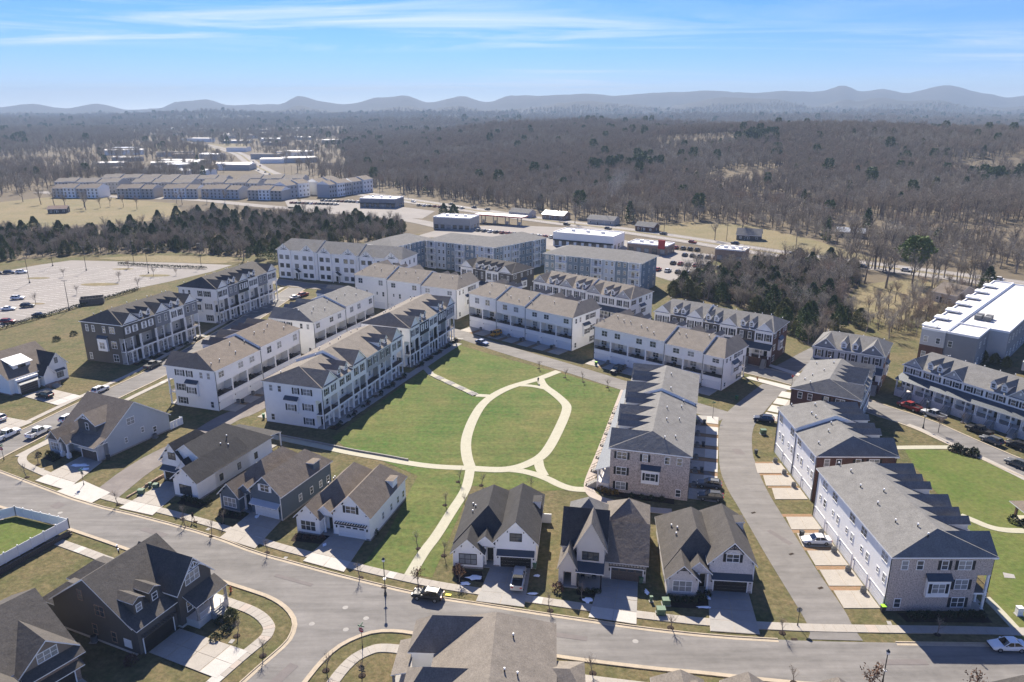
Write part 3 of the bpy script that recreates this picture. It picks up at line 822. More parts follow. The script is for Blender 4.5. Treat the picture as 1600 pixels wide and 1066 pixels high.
# crossing slabs in front of the alley and the curved lane
sheet('apron', [(-87.2, 125.7), (-78.2, 121.2), (-76.6, 125.2), (-84.4, 130.0)], 0.15, 'concrete_white')
ribbon('footpath', smooth([(-92.0, 132.0), (-96.5, 134.6), (-101.0, 137.4), (-103.4, 140.6), (-103.2, 144.2), (-101.6, 148.5), (-100.6, 153.0)], 2), -0.8, 0.8, 0.0, 0.128, 'concrete')
# pavement crossings at the top of the lane
sheet('crossing', [(63.3, 188.0), (65.1, 189.1), (74.2, 181.2), (72.4, 178.8)], 0.15, 'concrete_white')
sheet('crossing', [(70.5, 201.4), (71.8, 202.4), (80.2, 191.0), (78.4, 189.6)], 0.15, 'concrete_white')
# stall lines of the parking lot, one sheet of paint strokes
_b = MB(); _d = Vector((math.cos(R_(72)), math.sin(R_(72)))); _n = Vector((-_d.y, _d.x))
for _r in range(5):
    for _i in range(34):
        _p = Vector((-160, 262)) + _n * (8 + _r * 15.5) + _d * (_i * 2.75 - 14)
        for _s in ((0, 5.0), (-5.6, -0.6)):
            _a = _p + _n * _s[0]; _c = _p + _n * _s[1]
            if -150 - (_a.y - 300) * 0.05 > _a.x > -228 and 250 < _a.y < 336: _b.face([(*(_a - _d * 0.07), 0.072), (*(_a + _d * 0.07), 0.072), (*(_c + _d * 0.07), 0.072), (*(_c - _d * 0.07), 0.072)], 'line_paint')
_o = _b.build('parking_lines'); _o['kind'] = 'structure'
# paint at the junctions
def g2(*p): return [tuple(q) for q in p]

# ---------------------------------------------------------------- townhouse rows
def townhouse(name, label, origin, rot, units, D, eave, secs=None, rise=2.8, front='balcony', rear='balcony', end='white', rear_m='white', core='white', roof='roof_gray',
              near_end='left', shut='shutter', dark_gable=None, L=None, group='rows of three-storey townhouses', base=0.0, porch_m='trim', bay=True, hips=(True, True), cat='townhouse row', pad=False, end_wins=True):
    """local frame: x along the front, y from the front (0) back to the rear (D); units: list of (kind, wall material), kind G gable / D dormers / P plain.
    secs: list of (unit count, eave offset)"""
    n = len(units); w = L / n
    t = empty(name, (origin[0], origin[1], 0.0), R_(rot))
    tag(t, label, cat, group)
    secs = secs or [(n, 0.0)]
    off = []
    for c, dz in secs: off += [dz] * c
    fl1, fl2 = eave * 0.335, eave * 0.66
    fr = 1.9 if front == 'balcony' else 0.0
    rr = 2.6 if rear == 'balcony' else 0.0
    slope = rise / (D / 2)
    # --- walls, one block per section
    x = 0.0
    for si, (c, dz) in enumerate(secs):
        x0, x1 = x * w, (x + c) * w
        e_l = end if si == 0 else core; e_r = end if si == len(secs) - 1 else core
        b = MB()
        b.box(x0, x1, fr, D - rr, 0, eave + dz, core, (e_l, e_r, core, rear_m))
        if rr:
            b.box(x0, x1, D - rr, D, 0, fl1, core, (e_l, e_r, core, rear_m)); b.box(x0, x1, D - rr, D, fl2, eave + dz, core, (e_l, e_r, core, rear_m))
        b.build('wall', t)
        x += c
    # --- front
    for i, (kind, wm) in enumerate(units):
        x0, x1 = i * w, (i + 1) * w; cx = (x0 + x1) / 2; h = eave + off[i]
        sides = (end if i == 0 else wm, end if i == n - 1 else wm, wm, wm)
        if front == 'balcony':
            f = wallbox(t, x0, x1, 0, fr, fl2, h, wm, sides, 'upper_storey')
            d = MB().box(x0 + 0.03, x1 - 0.03, 0.03, fr, fl1 - 0.28, fl1, 'trim').box(x0 + 0.04, x1 - 0.04, 0.06, fr, fl1, fl1 + 0.02, 'deck').build('balcony', t)
            wallbox(t, x0, x1, 0.0, 0.28, fl1 - 0.42, fl1 - 0.25, 'trim', name='beam')
            railing(t, x0 + 0.3, x1 - 0.3, 0.12, 0.12, fl1 + 0.02)
            for cxx in (x0 + 0.18, x1 - 0.18): column(t, cxx, 0.2, fl1, fl2, 0.15, brackets=0)
            for cxx in (x0 + 0.18, x0 + w * 0.36, x0 + w * 0.64, x1 - 0.18): column(t, cxx, 0.2, 0.25, fl1 - 0.42, 0.13, brackets=0.5)
            if i % 2 == 0: column(t, cx, 0.2, fl1, fl2, 0.12, brackets=0.6)
            if 0 < i: wallbox(t, x0 - 0.09, x0 + 0.09, 0.4, fr, 0.2, fl2, wm, name='party_wall')
            wallbox(t, x0 + 0.02, x1 - 0.02, -0.1, fr, 0, 0.25, 'concrete_gray', name='porch_floor')
            wallbox(t, cx - 0.9, cx + 0.9, -0.75, -0.1, 0, 0.13, 'concrete_gray', name='step')
            door(t, x0 + w * 0.3, fr, 0.25); window(t, x0 + w * 0.68, fr, 0.85, 0.9, 1.6, double=True)
            door(t, x0 + w * 0.25, fr, fl1 + 0.02, w=1.6, h=2.15); window(t, x0 + w * 0.7, fr, fl1 + 0.8, 0.9, 1.4)
            zt, ht = fl2 + (h - fl2) * 0.30, (h - fl2) * 0.46
            for s in (-1, 1): window(t, cx + s * w * 0.22, 0, zt, 0.9, ht, shutters=(None if wm == 'mid_gray' else ('trim' if wm in ('charcoal', 'brown_gray', 'dark_gray') else shut)))
        else:
            # raised porch with a lean-to roof
            pf, pr = base, base + 2.6
            zt, ht = pr + 1.0 + (h - pr - 1.0) * 0.24, (h - pr - 1.0) * 0.52
            wallbox(t, x0, x1, -0.02 - 0.05, 0.02, pr + 0.35, h - 0.02, wm, sides, 'upper_storey')
            for s in (-1, 1): window(t, cx + s * w * 0.23, -0.07, zt, 0.95, ht, shutters='trim' if wm == 'charcoal' else shut)
            pd = 2.5
            if base > 0.3: wallbox(t, x0 + 0.01, x1 - 0.01, -pd, -0.07, 0, base, 'white_brick' if end != 'dark_brick' else 'dark_brick', name='porch_base')
            else: wallbox(t, x0 + 0.01, x1 - 0.01, -pd, -0.07, 0, 0.2, 'concrete_gray', name='porch_floor')
            for cxx in (x0 + 0.2, cx, x1 - 0.2): column(t, cxx, -pd + 0.2, max(base, 0.2), pr, 0.13, brackets=0.45)
            railing(t, x0 + 0.25, cx + 0.2, -pd + 0.1, -pd + 0.1, max(base, 0.2))
            door(t, x0 + w * 0.68, -0.0, max(base, 0.2)); window(t, x0 + w * 0.28, 0.0, max(base, 0.2) + 0.7, 0.9, 1.5, double=True)
            if base > 0.8:
                st = MB(); ns = 8
                for k in range(ns): st.box(x1 - 1.7, x1 - 0.4, -pd - 0.28 * (k + 1), -pd - 0.28 * k, 0, base * (1 - (k + 0.5) / ns), 'concrete_gray')
                st.build('stair', t)
                for sx in (x1 - 1.75, x1 - 0.35):
                    r = MB(); r.bar((sx, -pd, base + 0.9), (sx, -pd - 0.28 * ns, 0.95), 0.04, 'black', 4)
                    for k in range(0, ns, 2): r.bar((sx, -pd - 0.28 * k, base * (1 - k / ns)), (sx, -pd - 0.28 * k, base * (1 - k / ns) + 0.9), 0.025, 'black', 4)
                    r.build('handrail', t)
        if kind == 'G':
            gm = dark_gable or ('white' if wm in ('white', 'charcoal', 'brown_gray', 'dark_gray', 'beige', 'light_gray', 'mid_gray') else wm)
            cross_gable(t, cx, w * 0.98, -0.08 if front != 'balcony' else -0.01, h, min(rise - 0.12, w * 0.44), slope, roof, gm)
        elif kind == 'D':
            for s in (-1, 1): dormer(t, cx + s * w * 0.24, 0.55, h + 0.55 * slope + 0.2, slope, roof, wall='trim')
    if front == 'porch':
        shed_roof(t, -0.25, n * w + 0.25, -2.85, -0.07, base + 2.62, base + 3.75, 'metal_roof')
        for i in range(0, n + 1): wallbox(t, i * w - 0.06, i * w + 0.06, -2.6, -2.36, base + 2.4, base + 2.58, 'trim', name='beam_block')
        wallbox(t, 0, n * w, -2.46, -2.30, base + 2.44, base + 2.60, 'trim', name='beam')
    # --- rear
    for i, (kind, wm) in enumerate(units):
        x0, x1 = i * w, (i + 1) * w; cx = (x0 + x1) / 2; h = eave + off[i]
        zt, ht = fl2 + (h - fl2) * 0.34, (h - fl2) * 0.42
        garage_door(t, cx, D, min(4.7, w * 0.78), fl1 * 0.66, 'back')
        window(t, cx + (w * 0.12 if i % 2 else -w * 0.12), D, zt, 0.85, ht, 'back', double=True)
        wl = MB().box(-0.09, 0.09, -0.14, 0, 0, 0.22, 'black')
        link('wall_lamp', cached('wall_lamp', lambda: wl.mesh('wall_lamp')), t, (cx + w * 0.43, D, fl1 * 0.55), FACING['back'])
        if rear == 'balcony':
            for cxx in (x0 + 0.12, x1 - 0.12): wallbox(t, cxx - 0.12, cxx + 0.12, D - 0.25, D - 0.01, fl1, fl2, rear_m, name='post')
            if i: wallbox(t, x0 - 0.06, x0 + 0.06, D - rr, D - 0.25, fl1, fl2, rear_m, name='party_wall')
            wallbox(t, x0 + 0.24, x1 - 0.24, D - 0.24, D - 0.02, fl2 - 0.22, fl2, rear_m, name='beam')
            railing(t, x1 - 0.25, x0 + 0.25, D - 0.1, D - 0.1, fl1 + 0.02); wallbox(t, x0 + 0.1, x1 - 0.1, D - rr + 0.01, D - 0.26, fl1 + 0.004, fl1 + 0.02, 'deck', name='balcony_floor')
            door(t, x0 + w * 0.35, D - rr, fl1 + 0.05, 'back', 'trim', 0.9); window(t, x0 + w * 0.68, D - rr, fl1 + 0.75, 0.8, 1.4, 'back', double=True)
        else:
            window(t, cx - w * 0.25, D, fl1 + (fl2 - fl1) * 0.3, 0.8, (fl2 - fl1) * 0.45, 'back'); window(t, cx + w * 0.12, D, fl1 + (fl2 - fl1) * 0.42, 0.6, (fl2 - fl1) * 0.28, 'back')
    if rr:
        for xa, xb in ((0.0, 0.14), (n * w - 0.14, n * w)): wallbox(t, xa, xb, D - rr, D - 0.26, fl1, fl2, end, name='end_wall')
    # --- roofs of the sections
    x = 0
    for si, (c, dz) in enumerate(secs):
        x0, x1 = x * w, (x + c) * w
        hp0 = w * 0.5 if (si == 0 and hips[0]) else 0.0; hp1 = w * 0.5 if (si == len(secs) - 1 and hips[1]) else 0.0
        gable_roof(t, x0, x1, 0, D, eave + dz, rise, 'x', roof, 0.38, hip0=hp0, hip1=hp1, wall='white', ovg=0.0 if len(secs) > 1 and not (hp0 and hp1) else 0.3)
        for k in range(c * 2):
            px = x0 + (k + 0.3 + 0.4 * random.random()) * w / 2; py = D * (0.56 + 0.34 * random.random())
            vent_pipe(t, px, py, eave + dz + rise * (D - py) / (D / 2) + 0.2) if random.random() < 0.8 else None
        x += c
        downspout(t, x1 - 0.1 if si == len(secs) - 1 else x1, D + 0.06, eave + dz, 'black'); 
    downspout(t, 0.1, D + 0.06, eave + off[0]); downspout(t, 0.1, -0.06, eave + off[0] if front == 'balcony' else base + 2.4)
    # --- end walls
    if end_wins:
        for sx, face in ((0, 'left'), (n * w, 'right')):
            h = eave + (off[0] if sx == 0 else off[-1])
            zt, ht = fl2 + (h - fl2) * 0.32, (h - fl2) * 0.44
            sh = shut if end in ('white', 'pink_brick', 'dark_brick') else None
            window(t, sx, fr + 2.1, zt, 0.85, ht, face, double=True, shutters=sh, frame='trim'); window(t, sx, max(D * 0.44, fr + 5.0), zt, 0.85, ht, face, shutters=sh)
            window(t, sx, D * 0.72, zt, 0.85, ht, face); window(t, sx, D * 0.87, zt, 0.85, ht, face)
            window(t, sx, fr + 2.1, fl1 + 0.7, 0.85, ht * 1.1, face, double=True, shutters=sh); window(t, sx, fr + 2.1, 0.75, 0.85, ht * 1.1, face, double=True, shutters=sh)
            window(t, sx, D * 0.88, 0.7, 0.85, ht, face)
            if bay:
                sg = -1 if sx == 0 else 1
                bx0, bx1 = (sx - 0.6, sx) if sg < 0 else (sx, sx + 0.6)
                by = D * 0.52
                bw = wallbox(t, bx0, bx1, by - 1.65, by + 1.65, fl1 - 0.3, fl2 - 0.4, 'trim', name='bay')
                window(bw, sx + sg * 0.6, by, fl1 + 0.45, 0.85, ht * 1.05, face, double=True, shutters=sh)
                b = MB()
                y0, y1, zl, zh = by - 1.85, by + 1.85, fl2 - 0.38, fl2 + 0.35
                xo = sx + sg * 0.85
                pts = [(xo, y0, zl), (xo, y1, zl), (sx, y1, zh), (sx, y0, zh)]
                if sg < 0: pts = pts[::-1]
                b.slabface(pts, 0.1, 'metal_roof', 'metal_roof'); b.build('bay_roof', bw)
    return t

W_, LG, BG, MG, DG, CH, BR = 'white', 'light_gray', 'beige', 'mid_gray', 'dark_gray', 'charcoal', 'brown_gray'
townhouse('townhouse_row', 'long white townhouse row with porches facing the left edge of the green park', (-42.75, 154.3), 71.5,
          [('G', W_), ('D', W_), ('G', W_), ('P', LG), ('D', BG), ('G', W_)], 15.6, 10.5, [(2, -0.35), (4, 0.4)], 3.1, roof='roof_tan', L=40.0)
townhouse('townhouse_row', 'white and charcoal townhouse row with arched shutters at the far park corner', (-28.5, 196.5), 70,
          [('G', W_), ('D', CH), ('P', W_), ('D', CH), ('G', LG)], 15.6, 11.6, [(5, 0)], 3.1, roof='roof_tan', L=30.0)
townhouse('townhouse_row', 'white townhouse row with rear balconies on the left alley, nearer one', (-73.6, 203.0), 251.5,
          [('G', W_), ('D', LG), ('G', W_), ('D', W_), ('P', LG), ('G', W_)], 14.4, 10.5, [(3, 0.45), (3, -0.2)], 2.9, roof='roof_brown', L=35.0)
townhouse('townhouse_row', 'white townhouse row with rear balconies on the left alley, farther one', (-60.8, 244.7), 249.5,
          [('G', W_), ('D', LG), ('P', W_), ('G', LG), ('D', W_), ('G', W_)], 15.4, 10.4, [(3, 0.35), (3, -0.2)], 2.9, roof='roof_gray', L=34.0)
townhouse('townhouse_row', 'dark grey-brown townhouse row with white gables and a white bay beside the grassy bank', (-109.6, 198.6), 72,
          [('G', BR), ('D', BR), ('G', MG), ('D', W_), ('G', MG)], 15.0, 11.9, [(5, 0)], 3.1, end='brown_gray', rear_m='brown_gray', core='light_gray', roof='roof_charcoal', L=30.0)
townhouse('townhouse_row', 'white, grey and black townhouse row by the parking lot', (-99.4, 241.3), 73,
          [('G', W_), ('D', MG), ('G', CH), ('D', W_), ('P', MG), ('G', W_)], 15.6, 12.0, [(6, 0)], 3.1, roof='roof_charcoal', L=34.0)
townhouse('townhouse_row', 'white townhouse row with a flat windowed rear wall in three roof steps, behind the park', (-12.0, 260.5), 153,
          [('G', W_), ('D', W_), ('P', W_), ('G', W_), ('D', W_), ('G', W_)], 15.6, 11.0, [(2, -0.4), (2, 0.1), (2, 0.6)], 3.1, rear='flat', roof='roof_tan', L=44.0)
townhouse('townhouse_row', 'white townhouse row with seven rear balconies, orange car before it', (27.6, 223.2), 140.6,
          [('G', W_), ('D', W_), ('G', W_), ('D', W_), ('P', W_), ('D', W_), ('G', W_)], 15.0, 10.9, [(3, -0.45), (2, 0.05), (2, 0.55)], 2.9, roof='roof_tan', L=42.0)
townhouse('townhouse_row', 'white townhouse row with rear balconies between the rear alley and the curved lane', (63.6, 189.6), 139.8,
          [('G', W_), ('D', W_), ('G', W_), ('D', W_), ('P', W_), ('D', W_), ('G', W_)], 14.2, 9.7, [(1, -0.8), (2, -0.25), (4, 0.3)], 2.8, roof='roof_tan', L=40.0)
townhouse('townhouse_row', 'pale brick townhouse row with jagged grey gables at the right park edge', (30.0, 167.6), -105.3,
          [('G', LG), ('D', W_), ('G', LG), ('D', W_), ('G', LG), ('D', W_), ('G', LG)], 14.6, 9.3, [(3, 0.5), (4, -0.1)], 2.7, front='porch', base=1.6, end='pink_brick', roof='roof_gray', L=43.0, rear='flat')
townhouse('townhouse_row', 'pale brick townhouse row with white rear wall and five driveways', (68.8, 90.7), 90,
          [('G', LG), ('D', W_), ('G', LG), ('D', W_), ('G', LG)], 14.5, 9.2, [(5, 0)], 2.7, end='pink_brick', roof='roof_gray', rear='flat', L=26.6)
townhouse('townhouse_row', 'dark brick townhouse row with white rear, second along the curved lane', (70.4, 122.0), 89.5,
          [('G', LG), ('D', W_), ('D', W_), ('G', LG)], 14.5, 9.7, [(2, -0.3), (2, 0.4)], 2.6, end='dark_brick', roof='roof_gray', rear='flat', L=21.0)
townhouse('townhouse_row', 'red-brown brick townhouse row with streaked grey roof at the top of the curved lane', (76.4, 150.0), 58,
          [('G', W_), ('D', W_), ('D', W_), ('G', W_)], 14.4, 9.0, [(4, 0)], 2.6, end='dark_brick', rear_m='dark_brick', roof='roof_gray', rear='flat', L=22.0, bay=False)
townhouse('townhouse_row', 'short pale townhouse row with two dark grey gables by the woods', (81.0, 187.9), -33,
          [('G', LG), ('D', LG), ('G', LG)], 13.8, 9.4, [(3, 0)], 2.7, front='porch', base=2.4, end='dark_brick', dark_gable='mid_gray', roof='roof_gray', rear='flat', L=17.2)
townhouse('townhouse_row', 'long white townhouse row with a pillared front porch and stairs, cut by the right edge', (100.0, 177.0), -60,
          [('G', W_), ('D', W_), ('G', W_), ('P', W_), ('D', W_), ('G', W_), ('D', W_), ('G', W_)], 13.8, 7.9, [(8, 0)], 2.7, front='porch', base=1.9, dark_gable='light_gray', roof='roof_gray', rear='flat', L=40.0)
townhouse('townhouse_row', 'white and brown townhouse row with dark brick end before the cedar wood', (44.2, 219.9), -35.5,
          [('G', W_), ('D', BR), ('G', W_), ('D', BR), ('G', W_), ('D', BR), ('G', W_)], 14.2, 9.9, [(3, 0.35), (4, -0.2)], 2.8, front='porch', base=2.4, end='dark_brick', roof='roof_gray', rear='flat', L=36.4)
townhouse('townhouse_row', 'white townhouse row with four pale gables below the grey apartments', (7.9, 262.9), -39,
          [('G', W_), ('D', W_), ('G', W_), ('D', W_), ('G', W_), ('D', W_), ('G', W_)], 15.0, 9.6, [(4, 0.4), (3, -0.1)], 2.8, front='porch', base=2.2, roof='roof_tan', rear='flat', L=40.6, dark_gable='light_gray')
townhouse('townhouse_row', 'short dark grey and white townhouse row below the apartment car park', (-20.7, 291.9), -36,
          [('G', W_), ('D', BR), ('D', W_), ('G', BR)], 15.0, 9.5, [(4, 0)], 2.8, front='porch', base=1.2, end='brown_gray', roof='roof_charcoal', rear='flat', L=25.5)

# ---------------------------------------------------------------- detached houses
def house(name, label, origin, rot):
    t = empty(name, (origin[0], origin[1], 0.0), R_(rot))
    return tag(t, label, 'house', 'detached houses along the front street')
def block(t, x0, x1, y0, y1, h, rise, axis, wall, roof, z0=0.0, ov=0.4, hip0=0.0, hip1=0.0, trim='trim', foot='stone', gable=None, ovg=None):
    wallbox(t, x0, x1, y0, y1, z0 + (0.35 if z0 == 0 else 0), h, wall)
    if z0 == 0: wallbox(t, x0 - 0.03, x1 + 0.03, y0 - 0.03, y1 + 0.03, 0, 0.35, foot, name='foundation')
    return gable_roof(t, x0, x1, y0, y1, h, rise, axis, roof, ov, trim, hip0, hip1, wall=gable or wall, ovg=ovg)
def truss(t, cx, y, z, w, rise, m='trim'):
    """open king-post truss hung in a gable"""
    b = MB(); s = 0.07
    for k in (0.92,):
        b.bar((cx - w / 2 * k, y, z), (cx, y, z + rise * k), s, m, 4); b.bar((cx + w / 2 * k, y, z), (cx, y, z + rise * k), s, m, 4)
    b.bar((cx - w * 0.27, y, z + rise * 0.44), (cx + w * 0.27, y, z + rise * 0.44), s, m, 4); b.bar((cx, y, z + rise * 0.4), (cx, y, z + rise * 0.95), s, m, 4)
    b.bar((cx, y, z + rise * 0.45), (cx - w * 0.15, y, z + rise * 0.68), s * 0.8, m, 4); b.bar((cx, y, z + rise * 0.45), (cx + w * 0.15, y, z + rise * 0.68), s * 0.8, m, 4)
    b.build('gable_truss', t)
def gable_brackets(t, cx, y, z, w, rise, m='black'):
    for s, f in ((-1, 0.88), (1, 0.88), (-1, 0.4), (1, 0.4)):
        MB().box(cx + s * w / 2 * f - 0.07, cx + s * w / 2 * f + 0.07, y - 0.42, y, z + rise * (1 - f) - 0.28, z + rise * (1 - f) - 0.06, m).build('bracket', t)
def pergola(t, x0, x1, y, z, m='shutter'):
    b = MB(); b.box(x0, x1, y - 0.55, y - 0.45, z, z + 0.16, m)
    n = int((x1 - x0) / 0.45)
    for i in range(n + 1): b.box(x0 + (x1 - x0 - 0.1) * i / n, x0 + (x1 - x0 - 0.1) * i / n + 0.1, y - 0.75, y, z + 0.165, z + 0.3, m)
    b.build('pergola', t)
def lantern(t, x, y, z, face='front'):
    def f(): return MB().box(-0.09, 0.09, -0.18, 0, 0, 0.4, 'black').mesh('wall_lamp')
    link('wall_lamp', cached('lantern', f), t, (x, y, z), FACING[face])

def house_a(name, label, origin, rot, wall, roof, trimw='white_batten', W=13.2, dep=17.5, bay=(0.0, 4.8, 3.0, 2.3), gar=(6.7, 0.9, 4.8, 3.5), brick=None, frame='black', gdoor='garage_dark', awning='metal_roof',
            shutters=None, kind='plain', back_dormer=True, roofd=None, foot='stone', perg=False, main=(3.2, 4.7)):
    """bay gable on the left front, two-storey garage gable on the right front, hipped main roof behind"""
    t = house(name, label, origin, rot)
    b0, b1, bh, br = bay; g0, gy, gh, gr = gar; mh, mr = main
    block(t, 0.0, g0 + 3.2, 2.6, dep, mh, mr, 'y', wall, roof, hip0=3.4, hip1=4.5, foot=foot)
    block(t, g0, W, gy, dep - 1.2, gh, gr, 'y', wall, roof, hip1=3.0, gable=trimw, foot=foot)
    block(t, b0, b1, 0.0, 4.4, bh, br, 'y', wall, roof, gable=trimw, foot=foot)
    cx = (g0 + W) / 2
    # entry between bay and garage
    wallbox(t, b1, g0, 2.3, 2.6, 0.2, mh, wall, name='entry_wall')
    gable_roof(t, b1 - 1.6, g0 + 0.2, 1.2, 5.2, mh + 0.25, 1.75, 'y', roof, 0.25, wall=trimw)
    door(t, (b1 + g0) / 2, 2.3, 0.25, m='black', w=1.0, h=2.3)
    column(t, b1 + 0.25, 1.35, 0.12, mh + 0.1, 0.14); column(t, g0 - 0.2, 1.35, 0.12, mh + 0.1, 0.14)
    wallbox(t, b1 + 0.02, g0 - 0.02, 0.4, 2.3, 0, 0.12, 'concrete_gray', name='porch_floor')
    window(t, (b0 + b1) / 2, 0.0, 0.85, 0.85, 1.75, double=3, frame=frame)
    window(t, cx, gy, gh + 0.15, 0.85, 1.25, double=2 if kind != 'plain' else 2, frame=frame, shutters=shutters)
    garage_door(t, cx, gy, 4.9, 2.25, 'front', gdoor, panes=gdoor != 'garage_dark')
    for s in (-1, 1): lantern(t, cx + s * 2.85, gy, 1.75)
    if perg: pergola(t, cx - 2.9, cx + 2.9, gy, 2.65)
    elif awning: shed_roof(t, g0 + 0.25, W - 0.25, gy - 1.0, gy, 2.72, 3.35, awning, 'awning')
    if kind == 'truss':
        truss(t, cx, gy - 0.36, gh + gr * 0.52, (W - g0) * 0.48, gr * 0.48, 'shutter'); truss(t, (b0 + b1) / 2, -0.36, bh + br * 0.5, (b1 - b0) * 0.5, br * 0.5, 'shutter')
    gable_brackets(t, cx, gy, gh, W - g0, gr, 'shutter'); gable_brackets(t, (b0 + b1) / 2, 0, bh, b1 - b0, br, 'shutter')
    # right side wall
    for yy, zz, dd in ((dep * 0.35, 1.4, False), (dep * 0.55, 1.2, False), (dep * 0.72, 1.1, False), (dep * 0.86, 1.0, False)): window(t, W, yy, zz, 0.75, 1.25, 'right', frame=frame)
    window(t, 0, dep * 0.4, 1.1, 0.75, 1.2, 'left', frame=frame); window(t, 0, dep * 0.65, 1.1, 0.75, 1.2, 'left', frame=frame)
    if back_dormer:
        wallbox(t, W - 1.6, W - 0.04, dep * 0.62, dep * 0.62 + 1.9, gh - 0.1, gh + 1.5, trimw, name='side_dormer')
        shed_roof(t, W - 1.9, W + 0.15, dep * 0.62 - 0.2, dep * 0.62 + 2.1, gh + 1.62, gh + 1.75, roof, 'side_dormer_roof', low='left')
    for px, py in ((2.0, 8.0), (2.3, 9.3), (1.6, 11.0)):
        vent_pipe(t, px, py, mh + mr * px / ((g0 + 3.2) / 2) + 0.2)
    downspout(t, W - 0.1, gy - 0.06, gh, 'trim'); downspout(t, 0.1, -0.06, bh, 'trim')
    return t

h5 = house_a('house', 'white farmhouse style house with near-black roof and a pickup on its drive', (-9.4, 101.4), -6, 'white', 'roof_dark', W=13.2)
wallbox(h5, 13.25, 14.9, 14.8, 14.95, 0, 1.8, 'vinyl', name='fence_panel')
house_a('house', 'pale brick house with dark roof and timber gable trusses beside the curved lane', (23.3, 94.4), -5.5, 'white_brick', 'roof_charcoal', 'white_brick', W=12.9, dep=17.0, bay=(0, 4.5, 3.1, 2.2), gar=(6.3, 1.6, 5.2, 3.4), kind='truss', frame='trim', shutters='shutter')
house_a('house', 'white house with grey-brown roof and a pergola over its garage', (-37.1, 111.6), -15.5, 'white', 'roof_brown', 'white', W=13.4, dep=17.0, bay=(0, 4.4, 3.4, 2.2), gar=(6.6, 0.9, 4.7, 3.4), gdoor='garage_white', frame='trim', shutters='shutter', perg=True)
house_a('house', 'slate blue house with brown roof and white garage door', (-53.3, 119.7), -22, 'blue_gray', 'roof_brown', 'blue_gray', W=13.3, dep=16.5, bay=(0, 4.3, 3.3, 2.2), gar=(6.6, 0.6, 5.1, 3.0), gdoor='garage_white', frame='trim', shutters='trim', awning='metal_pale')
# white house with the garage on the left and a projecting bay on the right
t = house('house', 'white house with black roof, set-back garage and projecting right bay', (-68.8, 130.8), -21)
block(t, 0.0, 12.6, 0.4, 17.0, 3.9, 4.5, 'y', 'white', 'roof_dark', hip1=6.0, gable='white_batten')
block(t, 0.0, 5.6, 0.0, 10, 4.7, 3.5, 'y', 'white_batten', 'roof_dark', gable='white_batten', hip1=3)
block(t, 7.0, 12.6, -4.3, 10.0, 3.9, 2.4, 'y', 'white_batten', 'roof_dark', gable='white_batten')
gable_roof(t, 5.0, 8.2, -1.2, 6.0, 3.9, 1.9, 'y', 'roof_dark', 0.25, wall='white_batten')
garage_door(t, 2.8, 0.0, 4.7, 2.25, 'front', 'garage_dark'); shed_roof(t, 0.1, 5.5, -1.0, 0.0, 2.7, 3.4, 'metal_roof', 'awning')
window(t, 2.8, 0.0, 4.9, 0.8, 1.25, double=True, frame='black'); window(t, 9.8, -4.3, 0.9, 0.85, 1.8, double=3, frame='black'); door(t, 6.3, 0.4, 0.35)
for yy in (2, 7, 12): window(t, 12.6, yy, 1.3, 0.75, 1.2, 'right', frame='black')
for px, py in ((9.5, 6.0), (10.3, 7.2), (8.8, 8.6)): vent_pipe(t, px, py, 3.9 + 4.5 * (12.6 - px) / 6.3 + 0.2)
gable_brackets(t, 2.8, 0, 4.7, 5.6, 3.5); gable_brackets(t, 9.8, -4.3, 3.9, 5.6, 2.4)
wallbox(t, 1, 11, 17.0, 20.5, 0, 0.15, 'concrete_gray', name='patio')
shed_roof(t, 0.6, 12.0, 17.0, 21.2, 3.2, 3.9, 'roof_dark', 'patio_roof', low='back')
for cxx in (0.9, 6.2, 11.7): column(t, cxx, 21.0, 0.0, 3.0, 0.12)
# pale blue house with the wide brown roof
t = house('house', 'pale blue-grey house with wide brown roof and sunburst gable, snow on its drive', (-98.6, 143.6), -25)
block(t, 0.0, 14.0, 2.0, 18.5, 3.8, 6.0, 'x', 'pale_blue', 'roof_brown')
block(t, 0.2, 4.2, -0.6, 4.0, 3.3, 2.0, 'y', 'light_gray', 'roof_brown', gable='dark_gray')
block(t, 8.6, 14.0, 0.6, 3.0, 3.4, 0.0001, 'y', 'light_gray', 'roof_brown', ov=0.05)
shed_roof(t, 4.2, 14.4, -0.4, 2.6, 3.5, 4.5, 'roof_brown', 'porch_roof')
gable_roof(t, 4.3, 6.7, -1.0, 3.6, 3.35, 1.25, 'y', 'roof_brown', 0.25, wall='dark_gray')
wallbox(t, 5.0, 10.6, 3.4, 8.0, 4.6, 6.7, 'dark_gray', name='dormer_wall')
gable_roof(t, 5.0, 10.6, 3.4, 10.0, 6.7, 2.0, 'y', 'roof_brown', 0.45, wall='dark_gray')
truss(t, 7.8, 2.96, 6.9, 5.4, 1.85)
window(t, 7.8, 3.4, 5.0, 0.8, 1.5); window(t, 2.2, -0.6, 0.9, 0.8, 1.7, double=3)
for cxx in (4.5, 6.5): column(t, cxx, -0.75, 0.15, 3.3, 0.16)
for cxx in (4.5, 6.5): wallbox(t, cxx - 0.35, cxx + 0.35, -1.1, -0.4, 0, 1.1, 'trim', name='pier')
door(t, 7.3, 2.0, 0.3); garage_door(t, 11.3, 0.6, 4.6, 2.2, 'front', 'garage_brown', panes=True); pergola(t, 8.9, 13.7, 0.6, 2.5, 'trim')
window(t, 14.0, 9.0, 5.2, 0.85, 1.5, 'right', double=True); window(t, 14.0, 11.5, 2.3, 0.7, 1.2, 'right'); window(t, 14.0, 7.3, 1.6, 0.6, 1.1, 'right'); window(t, 14.0, 14.5, 1.2, 0.8, 1.2, 'right')
b = MB()
for k in range(4): b.box(14.02 + 0.01, 14.1, 18.5 + k * 0.9, 18.5 + k * 0.9 + 0.84, 0, 1.8, 'vinyl')
